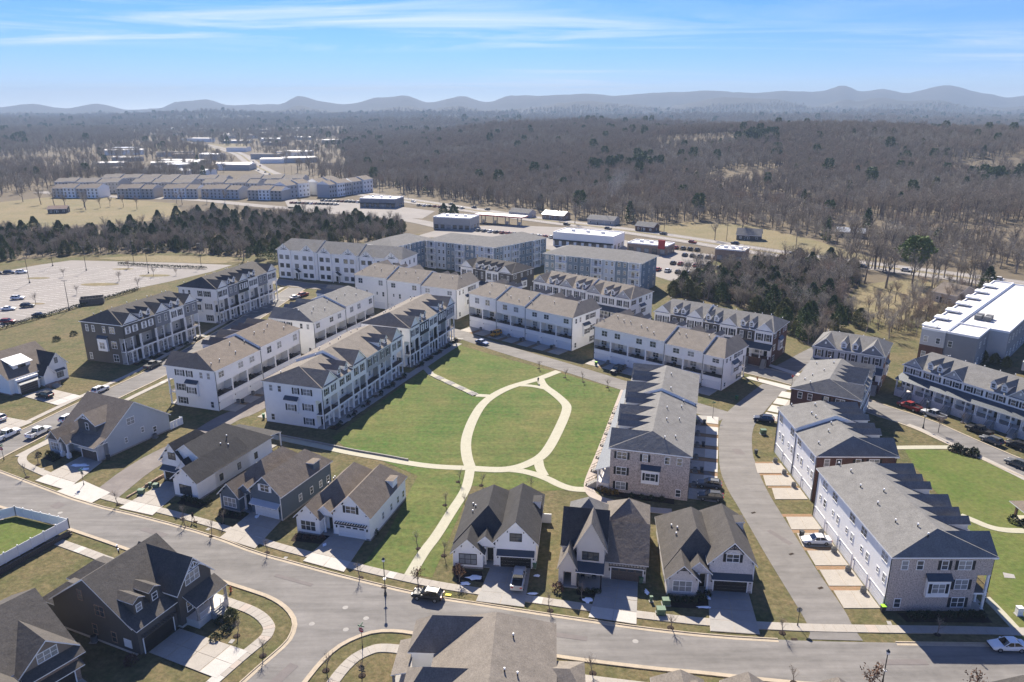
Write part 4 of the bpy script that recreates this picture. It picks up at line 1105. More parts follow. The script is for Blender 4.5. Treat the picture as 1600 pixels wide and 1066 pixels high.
b.box(13.0, 14.02, 22.0, 22.08, 0, 1.8, 'vinyl'); b.build('fence_panel', t)
# cream house with the steep gable
t = house('house', 'cream brick house with steep front gable, table on its porch and brown garage roof', (7.2, 97.3), -10.5)
block(t, 0.2, 6.9, 2.6, 9.2, 5.6, 4.3, 'x', 'cream', 'roof_dark', ovg=0.3, trim='cream')
block(t, 6.3, 13.2, 2.4, 12.0, 3.5, 3.8, 'x', 'cream', 'roof_brown', ovg=0.35, trim='cream')
gable_roof(t, 0.4, 6.4, 9.0, 16.0, 5.2, 2.9, 'y', 'roof_gray', 0.4, hip0=3.2, hip1=3.2); wallbox(t, 0.4, 6.4, 9.2, 16.0, 0.2, 5.2, 'cream')
gable_roof(t, 6.6, 13.2, 11.0, 17.5, 5.0, 2.7, 'y', 'roof_tan', 0.4, hip0=3.4, hip1=3.4); wallbox(t, 6.6, 13.2, 12.0, 17.5, 0.2, 5.0, 'cream')
wallbox(t, 2.6, 6.8, 1.1, 2.7, 3.0, 6.0, 'cream', name='gable_bay')
gable_roof(t, 2.3, 7.0, 1.1, 5.6, 6.0, 4.3, 'y', 'roof_tan', 0.25, 'cream', wall='cream')
window(t, 4.7, 1.1, 4.05, 0.75, 1.25, double=3, frame='black')
wallbox(t, 0.0, 0.75, -0.4, 2.6, 0.2, 3.3, 'cream', name='entry_wall'); wallbox(t, 1.95, 2.75, -0.4, 2.6, 0.2, 3.3, 'cream', name='entry_wall'); wallbox(t, 0.75, 1.95, -0.4, 2.6, 2.5, 3.3, 'cream', name='entry_wall')
gable_roof(t, 0.0, 2.75, -0.4, 4.5, 3.3, 2.6, 'y', 'roof_tan', 0.25, 'cream', wall='cream')
door(t, 1.35, 2.58, 0.25, m='wood')
shed_roof(t, 2.6, 6.9, -0.9, 2.6, 3.0, 4.1, 'metal_roof'); column(t, 6.5, -0.6, 0.2, 2.95, 0.1, 'black', 'post'); column(t, 3.0, -0.6, 0.2, 2.95, 0.1, 'black', 'post')
wallbox(t, 0.0, 6.9, -0.9, 2.6, 0, 0.2, 'concrete_gray', name='porch_floor')
garage_door(t, 10.3, 2.4, 4.8, 2.2, 'front', 'garage_brown', panes=True); pergola(t, 7.5, 13.1, 2.4, 2.75, 'brown_gray')
for px in (7.6, 13.0): lantern(t, px, 2.4, 1.7)
window(t, 0.2, 5.0, 1.2, 0.8, 1.4, 'left', frame='black'); window(t, 13.2, 6, 1.2, 0.8, 1.3, 'right', frame='black')
# dark house on the corner lot
t = house('house', 'dark brown-grey corner house with black dormered roof, bottom left', (-49.6, 81.2), 67)
block(t, 0.0, 11.5, 0.8, 16.0, 4.7, 5.2, 'x', 'brown_gray', 'roof_charcoal', foot='cream')
wallbox(t, 0.02, 6.4, 0.0, 0.9, 0.35, 4.3, 'brown_batten', name='garage_wall')
shed_roof(t, -0.35, 6.5, -0.4, 1.2, 4.35, 5.15, 'roof_charcoal', 'eave_roof')
block(t, 6.5, 12.6, -0.6, 9.0, 5.9, 3.7, 'y', 'brown_batten', 'roof_charcoal', foot='cream')
truss(t, 9.55, -0.96, 7.2, 4.4, 2.1)
garage_door(t, 3.2, 0.0, 4.9, 2.3, 'front', 'garage_dark'); pergola(t, 0.5, 6.0, 0.0, 2.75, 'brown_gray')
for cxx in (2.0, 4.6):
    dormer(t, cxx, 1.5, 5.35, 5.2 / 7.6, 'roof_charcoal', 1.55, 1.9, 'brown_gray', rise=0.45)
window(t, 9.3, -0.6, 6.0, 0.75, 1.5, double=3)
shed_roof(t, 7.2, 13.2, -3.0, -0.6, 3.6, 4.8, 'roof_charcoal'); wallbox(t, 7.3, 13.0, -2.9, -0.63, 0, 1.2, 'cream', name='porch_base')
for cxx in (7.6, 10.2, 12.8): column(t, cxx, -2.7, 1.2, 3.6, 0.15, 'stone')
door(t, 11.0, -0.6, 1.25, m='wood'); window(t, 8.6, -0.6, 1.9, 0.8, 1.5, double=True)
st = MB()
for k in range(7): st.box(9.6, 11.6, -2.9 - 0.32 * (k + 1), -2.9 - 0.32 * k, 0, 1.15 - 0.16 * k, 'concrete_gray')
st.build('front_stair', t)
railing(t, 7.5, 9.6, -2.8, -2.8, 1.2, 0.95, 'trim'); railing(t, 11.6, 13.0, -2.8, -2.8, 1.2, 0.95, 'trim')
for yy, zz, dd in ((4.6, 1.0, False), (6.6, 4.6, True), (10.0, 6.2, False), (8.2, 1.2, False)): window(t, 0.0, yy, zz, 0.8, 1.5, 'left', double=dd, frame='tan_brick')
wallbox(t, -0.06, 0.0, 1.4, 2.8, 0.9, 2.2, 'trim', name='meter_board')
block(t, 5.5, 11.0, 16.0, 20.0, 3.4, 1.6, 'y', 'brown_gray', 'roof_charcoal', hip1=2.0, foot='cream')
block(t, 0.6, 5.5, 16.0, 19.0, 3.4, 1.5, 'y', 'brown_gray', 'roof_charcoal', hip1=2.0, foot='cream')
for px, py in ((7.0, 10.5), (7.6, 11.5)): vent_pipe(t, px, py, 9.2)
# house in the bottom left corner
t = house('house', 'tan house with brick garage front and triple gable window, cut by the bottom left corner', (-62.2, 66.1), 57)
block(t, 0.0, 13.0, 1.2, 17.0, 5.6, 4.3, 'x', 'brown_gray', 'roof_charcoal', foot='stone')
block(t, 6.6, 13.0, 0.0, 8.0, 5.6, 2.8, 'y', 'tan_brick', 'roof_charcoal', gable='tan_batten')
window(t, 9.8, 0.0, 5.75, 0.7, 1.2, double=3); shed_roof(t, 6.4, 13.5, -1.3, 0.0, 4.75, 5.55, 'roof_charcoal', 'eave_roof')
garage_door(t, 9.8, 0.0, 4.9, 2.3, 'front', 'garage_dark'); shed_roof(t, 6.7, 13.3, -0.9, 0.0, 2.75, 3.3, 'roof_charcoal', 'awning')
block(t, 1.4, 6.4, -1.8, 5.0, 4.9, 2.3, 'y', 'tan_batten', 'roof_charcoal')
window(t, 3.9, -1.8, 2.6, 0.8, 1.5, double=2); gable_brackets(t, 3.9, -1.8, 4.9, 5.0, 2.3)
shed_roof(t, 5.6, 8.0, -2.6, 0.0, 2.7, 3.3, 'roof_charcoal', 'entry_roof')
# brown-roofed house in front of the street, bottom middle
t = house('house', 'house with large brown hipped roof in the bottom middle, seen from above', (-10.2, 62.0), -3)
wallbox(t, 0, 14.6, 2, 21, 0.3, 4.3, 'white'); gable_roof(t, 0, 14.6, 0, 21.0, 4.3, 4.1, 'y', 'roof_tan', 0.45, hip1=3.2, hip0=0.0, wall='white')
block(t, -3.4, 6.0, 15.2, 20.6, 4.6, 2.9, 'x', 'white', 'roof_tan', hip0=2.4)
block(t, -3.0, 5.0, 6.5, 12.2, 4.2, 2.7, 'x', 'white', 'roof_tan', hip0=2.2)
shed_roof(t, -5.6, -3.3, 12.6, 19.0, 2.7, 3.3, 'roof_tan', low='left')
for yy in (12.9, 18.7): column(t, -5.3, yy, 0, 2.6, 0.15, 'stone')
wallbox(t, -5.6, -3.4, 12.6, 19.0, 0, 0.2, 'concrete_gray', name='porch_floor')
block(t, 14.6, 18.2, 10.0, 15.5, 3.0, 1.4, 'x', 'white', 'roof_tan', hip1=1.6)
for px, py in ((9.6, 14.8), (8.9, 8.4), (10.4, 8.8)): vent_pipe(t, px, py, 4.3 + 4.1 * (14.6 - px) / 7.3 + 0.15)
# roofs showing along the bottom edge
for i, (x, y, w, rf, lab) in enumerate(((19.2, 72.2, 5.6, 'roof_tan', 'grey-tan hipped roof house with twin peaks, left of the others at the bottom edge'), (27.0, 71.8, 4.6, 'roof_tan', 'grey-tan hipped roof house in the middle of the bottom edge'), (37.2, 71.0, 4.8, 'roof_tan', 'grey-tan hipped roof house at the bottom edge beside the lamp post'), (58.9, 71.3, 5.0, 'roof_charcoal', 'dark grey roofed house in the bottom right corner'))):
    t = house('house', lab, (x - w / 2, y - 12.5), -3)
    block(t, 0, w, 2, 12.5, 4.6, 2.4, 'y', 'cream', rf, hip1=1.2)
    if i == 0: block(t, w * 0.35, w + 1.6, 1, 11.6, 4.4, 2.2, 'y', 'cream', rf, hip1=1.4)
    window(t, w * 0.5, 12.5, 1.2, 0.8, 1.4, 'back', double=True); block(t, -3.0, w + 3.0, -4, 6.0, 4.2, 2.2, 'x', 'cream', rf, hip0=3, hip1=3)
# white house at the far left
t = house('house', 'white house with brown roof and pale metal shed dormer at the left edge', (-126.0, 175.4), 67)
block(t, -1.0, 12.5, 1.6, 17.5, 4.4, 5.2, 'x', 'white', 'roof_brown', foot='tan_brick')
block(t, 8.4, 13.8, 0.0, 8.0, 4.8, 3.2, 'y', 'white_batten', 'roof_dark', gable='white_batten', foot='tan_brick')
block(t, 6.6, 9.2, -0.8, 4.0, 3.6, 1.9, 'y', 'white', 'roof_dark', foot='tan_brick')
wallbox(t, 0.2, 6.0, 0.4, 1.7, 0.3, 4.0, 'white', name='garage_wall'); garage_door(t, 3.1, 0.4, 4.7, 2.3, 'front', 'garage_brown'); shed_roof(t, 0.2, 6.0, -0.7, 0.4, 2.8, 3.4, 'metal_roof', 'awning')
wallbox(t, 2.0, 6.6, 3.6, 8.0, 5.2, 7.0, 'white', name='dormer_wall'); shed_roof(t, 1.6, 7.0, 3.0, 8.2, 7.05, 8.6, 'metal_pale', 'dormer_roof'); window(t, 4.3, 3.6, 5.6, 0.9, 0.9, double=True, frame='black')
window(t, 11.1, 0.0, 5.4, 0.7, 1.3, frame='black'); window(t, 11.6, 0.0, 1.2, 0.8, 1.7, double=True, frame='black'); shed_roof(t, 10.2, 13.0, -0.7, 0.0, 3.1, 3.6, 'metal_roof', 'awning')
door(t, 7.9, 1.6, 0.8); wallbox(t, 6.4, 9.6, -2.4, -0.85, 0, 0.8, 'tan_brick', name='porch_base')
st = MB()
for k in range(5): st.box(7.2, 8.8, -2.4 - 0.3 * (k + 1), -2.4 - 0.3 * k, 0, 0.75 - 0.15 * k, 'concrete_gray')
st.build('front_stair', t)
for yy in (6, 9, 13): window(t, -1.0, yy, 1.3, 0.8, 1.3, 'left')

# ---------------------------------------------------------------- drives of the houses and of the right-hand rows
DR = [((-3.2, 102.5), (3.1, 102.0), (1.8, 91.4), (-5.4, 92.8), 'concrete_gray'), ((14.0, 99.0), (19.6, 98.0), (17.7, 87.6), (11.0, 89.2), 'concrete_gray'), ((29.9, 96.0), (35.9, 95.5), (34.6, 85.5), (27.8, 86.2), 'concrete_gray'),
      ((-30.4, 112.6), (-24.5, 111.2), (-26.6, 100.0), (-33.9, 103.0), 'concrete'), ((-46.6, 120.6), (-40.5, 118.1), (-42.8, 106.5), (-50.0, 109.8), 'concrete'), ((-68.0, 129.9), (-63.2, 128.4), (-64.8, 117.0), (-72.2, 119.6), 'concrete'),
      ((-90.8, 140.9), (-85.0, 138.2), (-85.6, 126.2), (-94.0, 130.0), 'concrete'), ((-49.0, 82.0), (-46.9, 86.8), (-35.6, 82.2), (-38.0, 77.2), 'concrete'), ((-125.0, 174.8), (-122.2, 180.6), (-109.6, 174.8), (-112.2, 168.6), 'concrete')]
for a, b_, c, d, m in DR: panel_drive('driveway', (a, b_, c, d), 0.145, [m, m, m, 'concrete_white' if random.random() < 0.6 else m], 2, 4)
panel_drive('driveway', ((-127.5, 158.0), (-124.8, 163.0), (-112.0, 158.5), (-114.0, 153.0)), 0.145, 'concrete', 2, 4)
panel_drive('driveway', ((-58.3, 72.6), (-55.2, 77.2), (-47.4, 72.0), (-50.4, 67.4)), 0.145, 'concrete_gray', 2, 3)
for k in range(5):   # in front of the pale-brick row at the right edge
    y0 = 91.2 + k * 5.3
    panel_drive('driveway', ((54.1, y0), (54.1, y0 + 4.2), (48.9 + (0.3 if k > 2 else 0), y0 + 4.2), (48.7, y0)), 0.11, ['concrete', 'concrete', 'concrete_white'], 1, 2)
    sheet('clay_strip', [(48.6, y0 + 4.25), (54.1, y0 + 4.25), (54.1, y0 + 5.25), (48.6, y0 + 5.25)], 0.04, 'clay')
for k in range(4):
    y0 = 122.8 + k * 5.2
    if k < 3: panel_drive('driveway', ((55.6, y0), (55.6, y0 + 4.3), (50.2, y0 + 4.3), (49.4, y0)), 0.11, ['concrete', 'concrete', 'concrete_white'], 1, 2); sheet('clay_strip', [(49.5, y0 + 4.35), (55.5, y0 + 4.35), (55.5, y0 + 5.1), (49.7, y0 + 5.1)], 0.04, 'clay')
for k in range(4):
    a = Vector((63.6, 156.6)) + Vector((math.cos(R_(58)), math.sin(R_(58)))) * (1.0 + 5.5 * k); n_ = Vector((math.cos(R_(148)), math.sin(R_(148)))); tt = Vector((math.cos(R_(58)), math.sin(R_(58)))) * 4.4
    q = [a + n_ * 0.1, a + tt + n_ * 0.1, a + tt + n_ * 6.0, a + n_ * 6.0]
    panel_drive('driveway', [tuple(p) for p in q], 0.11, ['concrete', 'concrete_white'], 1, 2)
def drives_along(origin, rot, L, n, D, depth, m=('concrete_gray', 'concrete'), w=4.3):
    """drives behind a row: local x along the front, rear at y = D"""
    ex, ey = Vector((math.cos(R_(rot)), math.sin(R_(rot)))), Vector((-math.sin(R_(rot)), math.cos(R_(rot)))); O = Vector(origin); u = L / n
    for i in range(n):
        a = O + ex * (u * (i + 0.5) - w / 2) + ey * (D + 0.05); b_ = a + ex * w
        panel_drive('driveway', [tuple(p) for p in (a, b_, b_ + ey * depth, a + ey * depth)], 0.1, list(m), 1, 2)
        if i: 
            c = O + ex * (u * i - 0.75) + ey * (D + 0.05); q = [c, c + ex * 1.5, c + ex * 1.5 + ey * depth, c + ey * depth]
            sheet('clay_strip', [tuple(p) for p in q], 0.035, 'clay')
drives_along((27.6, 223.2), 140.6, 42.0, 7, 15.0, 5.6)
drives_along((63.6, 189.6), 139.8, 40.0, 7, 14.2, 5.4)
drives_along((30.0, 167.6), -105.3, 43.0, 7, 14.6, 5.4, ('concrete_gray', 'concrete_white'))
drives_along((-73.6, 203.0), 251.5, 35.0, 6, 14.4, 4.0)
drives_along((-60.8, 244.7), 249.5, 34.0, 6, 15.4, 4.0)
drives_along((-42.75, 154.3), 71.5, 40.0, 6, 15.6, 3.6)

# ---------------------------------------------------------------- larger blocks behind
def manor(label, origin, rot):
    t = empty('apartment_house', (*origin, 0), R_(rot)); tag(t, label, 'apartment house')
    D, h, w, rise = 14.0, 11.6, 20.0, 3.6
    for s in range(3):
        x0 = s * w; e = h + (0.7, 0.35, 0.0)[s]
        wallbox(t, x0, x0 + w, 0, D, 0, e, 'white')
        gable_roof(t, x0, x0 + w, 0, D, e, rise, 'x', 'roof_gray', 0.4, wall='white', ovg=0.05, hip0=3.0 if s == 0 else 0, hip1=3.0 if s == 2 else 0)
        for cx, gw in ((x0 + 4.0, 6.0), (x0 + 15.6, 6.4)):
            wallbox(t, cx - gw / 2, cx + gw / 2, -0.6, 0.0, 0, e, 'white', name='bay')
            cross_gable(t, cx, gw, -0.6, e, 2.6, rise / (D / 2), 'roof_gray', 'white', vent=False)
            b = MB(); b.bar((cx - 1.6, -0.66, e + 0.25), (cx + 1.6, -0.66, e + 0.25), 0.1, 'black', 4); b.bar((cx, -0.66, e + 0.2), (cx, -0.66, e + 2.2), 0.09, 'black', 4); b.bar((cx - 1.4, -0.66, e + 1.1), (cx, -0.66, e + 0.3), 0.08, 'black', 4); b.bar((cx + 1.4, -0.66, e + 1.1), (cx, -0.66, e + 0.3), 0.08, 'black', 4)
            b.build('gable_truss', t)
            for fl in range(3):
                for sx in (-1, 1): window(t, cx + sx * 1.5, -0.6, 1.0 + fl * 3.7, 0.8, 1.6, double=True, frame='black')
        for fl in range(1, 3): window(t, x0 + 9.6, 0, 1.0 + fl * 3.7, 0.8, 1.6, double=True, frame='black')
        gable_roof(t, x0 + 7.9, x0 + 11.3, -1.8, 0.0, 3.1, 1.3, 'y', 'roof_dark', 0.25, wall='white'); door(t, x0 + 9.6, 0, 0.1, w=1.8, h=2.3)
        for sx in (8.2, 11.0): column(t, x0 + sx, -1.6, 0, 3.05, 0.12)
        downspout(t, x0 + 0.2, -0.08, e)
    for yy in (3, 7, 11):
        for fl in range(3):
            window(t, 3 * w, yy, 1.0 + fl * 3.7, 0.8, 1.6, 'right', frame='black')
    return t
manor('long white three-section apartment house with black trussed gables, in front of the dark wood', (-101.5, 314.6), -19)

def apartments(label, origin, rot, L, D, floors, balc, hips=(True, True), right=True, cols=('ice_siding', 'slate_siding', 'ice_siding')):
    """grey apartment block: facade bays alternate projecting, with stacked balconies"""
    t = empty('apartment_block', (*origin, 0), R_(rot)); tag(t, label, 'apartment block', 'grey apartment blocks behind the townhouses')
    fh = 3.15; h = fh * floors
    wallbox(t, 0, L, 0, D, 0, h, 'ice_siding', ('slate_siding', 'slate_siding', 'ice_siding', 'ice_siding'))
    n = max(2, round(L / 5.2)); w = L / n
    for i in range(n):
        cx = (i + 0.5) * w
        if i % 3 == balc:
            for f in range(floors):
                z = f * fh
                p = MB().box(cx - w * 0.42, cx + w * 0.42, -1.5, -0.02, z + 0.05, z + 0.22, 'trim').build('balcony', t)
                railing(p, cx - w * 0.42, cx + w * 0.42, -1.45, -1.45, z + 0.22, 1.0, 'trim')
                door(t, cx - 0.7, 0, z + 0.24, m='glass', w=1.3); window(t, cx + 1.2, 0, z + 0.9, 0.8, 1.5)
            for s in (-1, 1): wallbox(t, cx + s * w * 0.42 - 0.1, cx + s * w * 0.42 + 0.1, -1.42, -1.2, 0, h, 'trim', name='post')
        else:
            m = cols[(i * 2 + 1) % 3] if i % 2 else 'slate_siding'
            wallbox(t, i * w + 0.1, (i + 1) * w - 0.1, -0.45, -0.0, 0, h - 0.02, m, name='bay')
            for f in range(floors):
                for s in (-1, 1): window(t, cx + s * w * 0.23, -0.45, f * fh + 0.95, 0.95, 1.55)
    for sx, face in ((0, 'left'), (L, 'right')):
        for k in range(max(2, int(D / 5))):
            for f in range(floors): window(t, sx, (k + 0.5) * D / max(2, int(D / 5)), f * fh + 0.95, 0.9, 1.5, face)
    gable_roof(t, 0, L, 0, D, h, 2.6, 'x', 'roof_gray', 0.7, hip0=D * 0.42 if hips[0] else 0, hip1=D * 0.42 if hips[1] else 0, wall='ice_siding')
    return t
apartments('grey apartment wing with white balconies meeting another wing at an inner corner, left half', (-52.0, 318.0), 57, 26, 16, 4, 1)
apartments('long grey apartment wing with low hipped roof behind the short dark townhouse row', (-38.6, 335.8), -31, 36.5, 17, 4, 0)
apartments('grey apartment wing running back from the corner beside the white-roofed shop', (-7.5, 317.0), 47, 34, 17, 4, 2)
apartments('separate grey apartment block with slate bays in front of the fast food restaurant', (13.6, 303.6), -29.6, 42.5, 18, 4, 1)
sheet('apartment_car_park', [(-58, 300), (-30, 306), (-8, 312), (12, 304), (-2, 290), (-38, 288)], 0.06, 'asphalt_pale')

# flat roofed hotel on the right
t = empty('hotel', (118.3, 203.5, 0), R_(-44)); tag(t, 'flat white-roofed grey hotel with brick corner at the right edge', 'hotel')
hh = 9.6
def flat(t, x0, x1, y0, y1, h, m, sides=None, low=None, lowm='dark_brick'):
    wallbox(t, x0, x1, y0, y1, low or 0, h, m, sides)
    if low: wallbox(t, x0, x1, y0, y1, 0, low, lowm, name='brick_base')
    MB().box(x0 + 0.25, x1 - 0.25, y0 + 0.25, y1 - 0.25, h, h + 0.05, 'membrane').build('roof', t)
    for a in ((x0 - 0.04, x1 + 0.04, y0 - 0.04, y0 + 0.25), (x0 - 0.04, x1 + 0.04, y1 - 0.25, y1 + 0.04), (x0 - 0.04, x0 + 0.25, y0 + 0.25, y1 - 0.25), (x1 - 0.25, x1 + 0.04, y0 + 0.25, y1 - 0.25)): wallbox(t, *a, h - 0.1, h + 0.5, 'trim', name='parapet')
flat(t, 0, 6.2, -0.2, 84, hh, 'light_gray', low=5.0)
flat(t, 6.2, 14.2, 0.4, 13.0, hh - 0.15, 'mid_gray')
flat(t, 6.2, 19.0, 13.0, 84, hh - 0.3, 'mid_gray', ('mid_gray', 'mid_gray', 'light_gray', 'light_gray'))
for k in range(7):
    q = wallbox(t, -0.5, 3.2, 1.0 + k * 11.5, 4.4 + k * 11.5, hh + 0.52, hh + 1.0, 'trim', name='roof_cap')
for k in range(4): wallbox(t, 8.0 + k % 2 * 2.4, 9.8 + k % 2 * 2.4, 22 + (k // 2) * 2.6, 23.8 + (k // 2) * 2.6, hh - 0.2, hh + 1.1, 'ac_gray', name='rooftop_unit')
for x in (1.4, 4.6):
    for z in (1.4, 6.0): window(t, x, -0.2, z, 1.0, 1.6)
for z in (1.4, 5.6): window(t, 7.6, 0.4, z, 1.0, 1.6)
door(t, 9.6, 0.4, 0.1, m='trim', w=1.2)
for k in range(13):
    for z in (1.4, 6.0): window(t, 19.0, 15.5 + k * 4.6, z, 1.0, 1.6, 'right')
for k in range(2):
    for z in (1.4, 6.0): window(t, 14.2, 4 + k * 5, z, 1.0, 1.6, 'right')
t = empty('trailer', (141.0, 192.0, 0), R_(-38)); tag(t, 'pale box trailer parked beside the hotel', 'trailer')
wallbox(t, 0, 9, 0, 2.6, 0.9, 3.4, 'cream', name='box')
for x in (1.2, 2.2, 7.2): MB().bar((x, -0.02, 0.45), (x, 0.35, 0.45), 0.45, 'tyre', 12).build('wheel', t); MB().bar((x, 2.25, 0.45), (x, 2.62, 0.45), 0.45, 'tyre', 12).build('wheel', t)
wallbox(t, 0.3, 8.7, 0.6, 2.0, 0.6, 0.9, 'black', name='chassis')

# shops beyond
def shop(label, origin, rot, L, D, h, wall, cat='shop', canopy=False, band=None, signs=None, low=None):
    t = empty('shop', (*origin, 0), R_(rot)); tag(t, label, cat)
    flat(t, 0, L, 0, D, h, wall)
    for k in range(max(2, int(L / 4))): window(t, (k + 0.5) * L / max(2, int(L / 4)), 0, 0.5, 2.4, 2.2, frame='black', grid=False)
    for k in range(max(1, int(D / 5))): window(t, L, (k + 0.5) * D / max(1, int(D / 5)), 0.5, 2.2, 2.0, 'right', frame='black', grid=False)
    if band: wallbox(t, 0.1, L - 0.1, -0.35, -0.0, 2.9, 3.6, band, name='sign_band')
    for k in range(3): wallbox(t, L * (0.2 + 0.25 * k), L * (0.2 + 0.25 * k) + 1.8, D * 0.5, D * 0.5 + 1.6, h + 0.05, h + 1.2, 'trim', name='rooftop_unit')
    return t
shop('white flat-roofed shop parade with a row of rooftop units beside the grey apartments', (22.0, 392.0), -28, 34, 17, 7.0, 'trim', band='black')
shop('brown brick flat-roofed shop behind the apartments, left of the fuel station', (-48.0, 450.0), -18, 24, 16, 7.0, 'beige')
shop('dark glazed shop with white flat roof at the far road junction', (-113.0, 552.0), -12, 28, 18, 6.5, 'mid_gray', band='black')
t = shop('brick fast food restaurant with a red tower panel', (59.0, 374.0), -31, 21, 12, 4.5, 'tan_brick', 'restaurant')
wallbox(t, 16.5, 20.0, -0.3, 0.3, 3.2, 7.6, 'sign_red', name='red_panel')
shop('small brick building with a hut roof at the wood edge by the highway', (98.0, 352.0), -30, 14, 10, 5.5, 'tan_brick')
t = empty('fuel_station', (-24.0, 474.0, 0), R_(-28)); tag(t, 'fuel station with a wide flat canopy by the highway', 'fuel station')
wallbox(t, 0, 34, 0, 9, 5.0, 5.8, 'trim', ('sign_red',) * 4, 'canopy')
for k in range(4):
    for y in (2, 7): column(t, 4 + k * 8.7, y, 0, 5.0, 0.25, 'steel', 'post')
    wallbox(t, 3.4 + k * 8.7, 4.6 + k * 8.7, 4, 5, 0, 1.9, 'light_gray', name='fuel_pump')
# roadside houses and sheds
def cottage(name, label, origin, rot, L, D, h, rise, wall, roof, cat='house', grp=None):
    t = empty(name, (*origin, terrain(*origin)), R_(rot)); tag(t, label, cat, grp)
    wallbox(t, 0, L, 0, D, 0, h, wall); gable_roof(t, 0, L, 0, D, h, rise, 'x', roof, 0.4, wall=wall)
    for k in range(max(1, int(L / 4))): window(t, (k + 0.5) * L / max(1, int(L / 4)), 0, 0.9, 1.0, 1.2)
    door(t, L * 0.4, 0, 0.1); window(t, L, D / 2, 0.9, 0.9, 1.2, 'right')
    return t
cottage('cottage', 'old grey-roofed cottage standing alone on the grass beyond the highway', (125.5, 410), -22, 13, 9, 3, 3.0, 'brown_gray', 'roof_gray')
t = cottage('barn', 'pale barn with red-brown roof in the straw field left of the hotel', (160.5, 273.5), -60, 9, 14, 3.6, 2.8, 'cream', 'roof_brown', 'barn')
cottage('shed', 'lone shed with pale red roof in the left meadow', (-324, 517), 14, 12, 7, 3.2, 1.8, 'brown_gray', 'tan_brick', 'shed')
for i, (x, y, r, L, D, lab) in enumerate(((48, 470, -30, 18, 10, 'low house with dark roof under bare trees across the highway'), (-2, 505, -35, 16, 9, 'green-roofed roadside house beyond the fuel station'), (20, 492, -32, 16, 10, 'pale-roofed roadside shop house by the highway bend'), (74, 442, -36, 12, 8, 'small flat brick office across the highway from the restaurant'),
                                        (185, 420, -30, 16, 8, 'long stable with pale metal roof at the edge of the east wood'))):
    cottage('cottage', lab, (x, y), r, L, D, 3.2, 2.0, ('beige', 'light_gray', 'tan_brick', 'dark_brick', 'brown_gray')[i], ('roof_gray', 'roof_gray', 'metal_pale', 'roof_gray', 'metal_pale')[i])
# far apartment rows
def far_row(origin, rot, L, D, h, wall, wall2, roof, label, grp='far apartment rows beyond the meadow', cat='apartment row'):
    t = empty('apartment_row', (*origin, 0), R_(rot)); tag(t, label, cat, grp)
    n = max(2, int(L / 9)); w = L / n
    for i in range(n):
        e = h + (0.6 if i % 2 else 0)
        wallbox(t, i * w, (i + 1) * w, 0 - (0.8 if i % 2 else 0), D, 0, e, wall if i % 2 else wall2)
        gable_roof(t, i * w, (i + 1) * w, 0 - (0.8 if i % 2 else 0), D, e, 2.6, 'x', roof, 0.4, wall=wall, ovg=0.05)
    b = MB()
    for i in range(n):
        y = -0.86 if i % 2 else -0.06
        for f in range(3):
            for k in range(3):
                x = i * w + (k + 0.5) * w / 3; b.box(x - 0.6, x + 0.6, y, y + 0.05, f * h / 3 + 0.8, f * h / 3 + 2.3, 'glass')
    o = b.build('windows', t); o['kind'] = 'stuff'
    return t
FR = [(-378, 614, 40), (-324, 612, 31), (-286, 612, 29), (-254, 610, 34), (-213, 601, 30)]
for i, (x, y, L) in enumerate(FR):
    far_row((x, y), -4 if i < 3 else -12, L, 15, 7.6, ('white', 'light_gray')[i % 2], ('light_gray', 'beige', 'cream')[i % 3], 'roof_brown', ('far grey apartment row behind bare trees, first from the left', 'far white apartment row with dark balconies, second from the left', 'far pale apartment row, middle of the five front ones', 'far grey and white apartment row, second from the right', 'far apartment row with blue doors at the street corner')[i])
for i, (x, y, L) in enumerate(((-400, 655, 60), (-330, 650, 55), (-268, 648, 50), (-212, 640, 34), (-380, 695, 120), (-250, 690, 60))):
    far_row((x, y), -6, L, 15, 9, 'beige', 'light_gray', 'roof_tan', 'long brown roofed apartment row in the back of the far estate', cat='apartment row')
for i, (x, y, L) in enumerate(((-183, 606, 26), (-164, 634, 26), (-150, 613, 28), (-136, 640, 26))):
    far_row((x, y), 62, L, 13, 10.5, 'white', 'light_gray', 'roof_brown', ('far white four-window apartment house on the street corner', 'white apartment row running back behind the corner house', 'far white apartment house nearest the dark glazed shop', 'white apartment row behind the one by the glazed shop')[i])
# halls and roofs of the distant town
random.seed(21)
for i in range(70):
    y = random.uniform(820, 1300) if i < 22 else (random.uniform(1500, 2700) if i < 44 else random.uniform(1600, 3600))
    x = random.uniform(-0.6, -0.3) * y if i < 22 else (random.uniform(-0.46, -0.2) * y if i < 44 else random.uniform(-0.2, 0.5) * y)
    t = empty('distant_hall' if i < 44 else 'distant_house', (x, y, terrain(x, y)), random.uniform(-0.4, 0.4))
    L = random.uniform(25, 60) if i < 44 else random.uniform(14, 20); D = random.uniform(14, 26) if i < 44 else 11; h = random.uniform(5, 8)
    wallbox(t, 0, L, 0, D, -2, h, random.choice(('beige', 'light_gray', 'white'))); gable_roof(t, 0, L, 0, D, h, 1.2 if i < 44 else 4, 'x', random.choice(('membrane', 'membrane', 'metal_pale', 'roof_tan')) if i < 44 else random.choice(('roof_brown', 'roof_gray')), 0.3, wall='white')
    tag(t, 'pale roofed hall in the distant town beyond the far estate' if i < 44 else 'small distant house between far wooded hills', 'hall' if i < 44 else 'house', 'halls of the distant town' if i < 44 else 'distant houses in the hills')

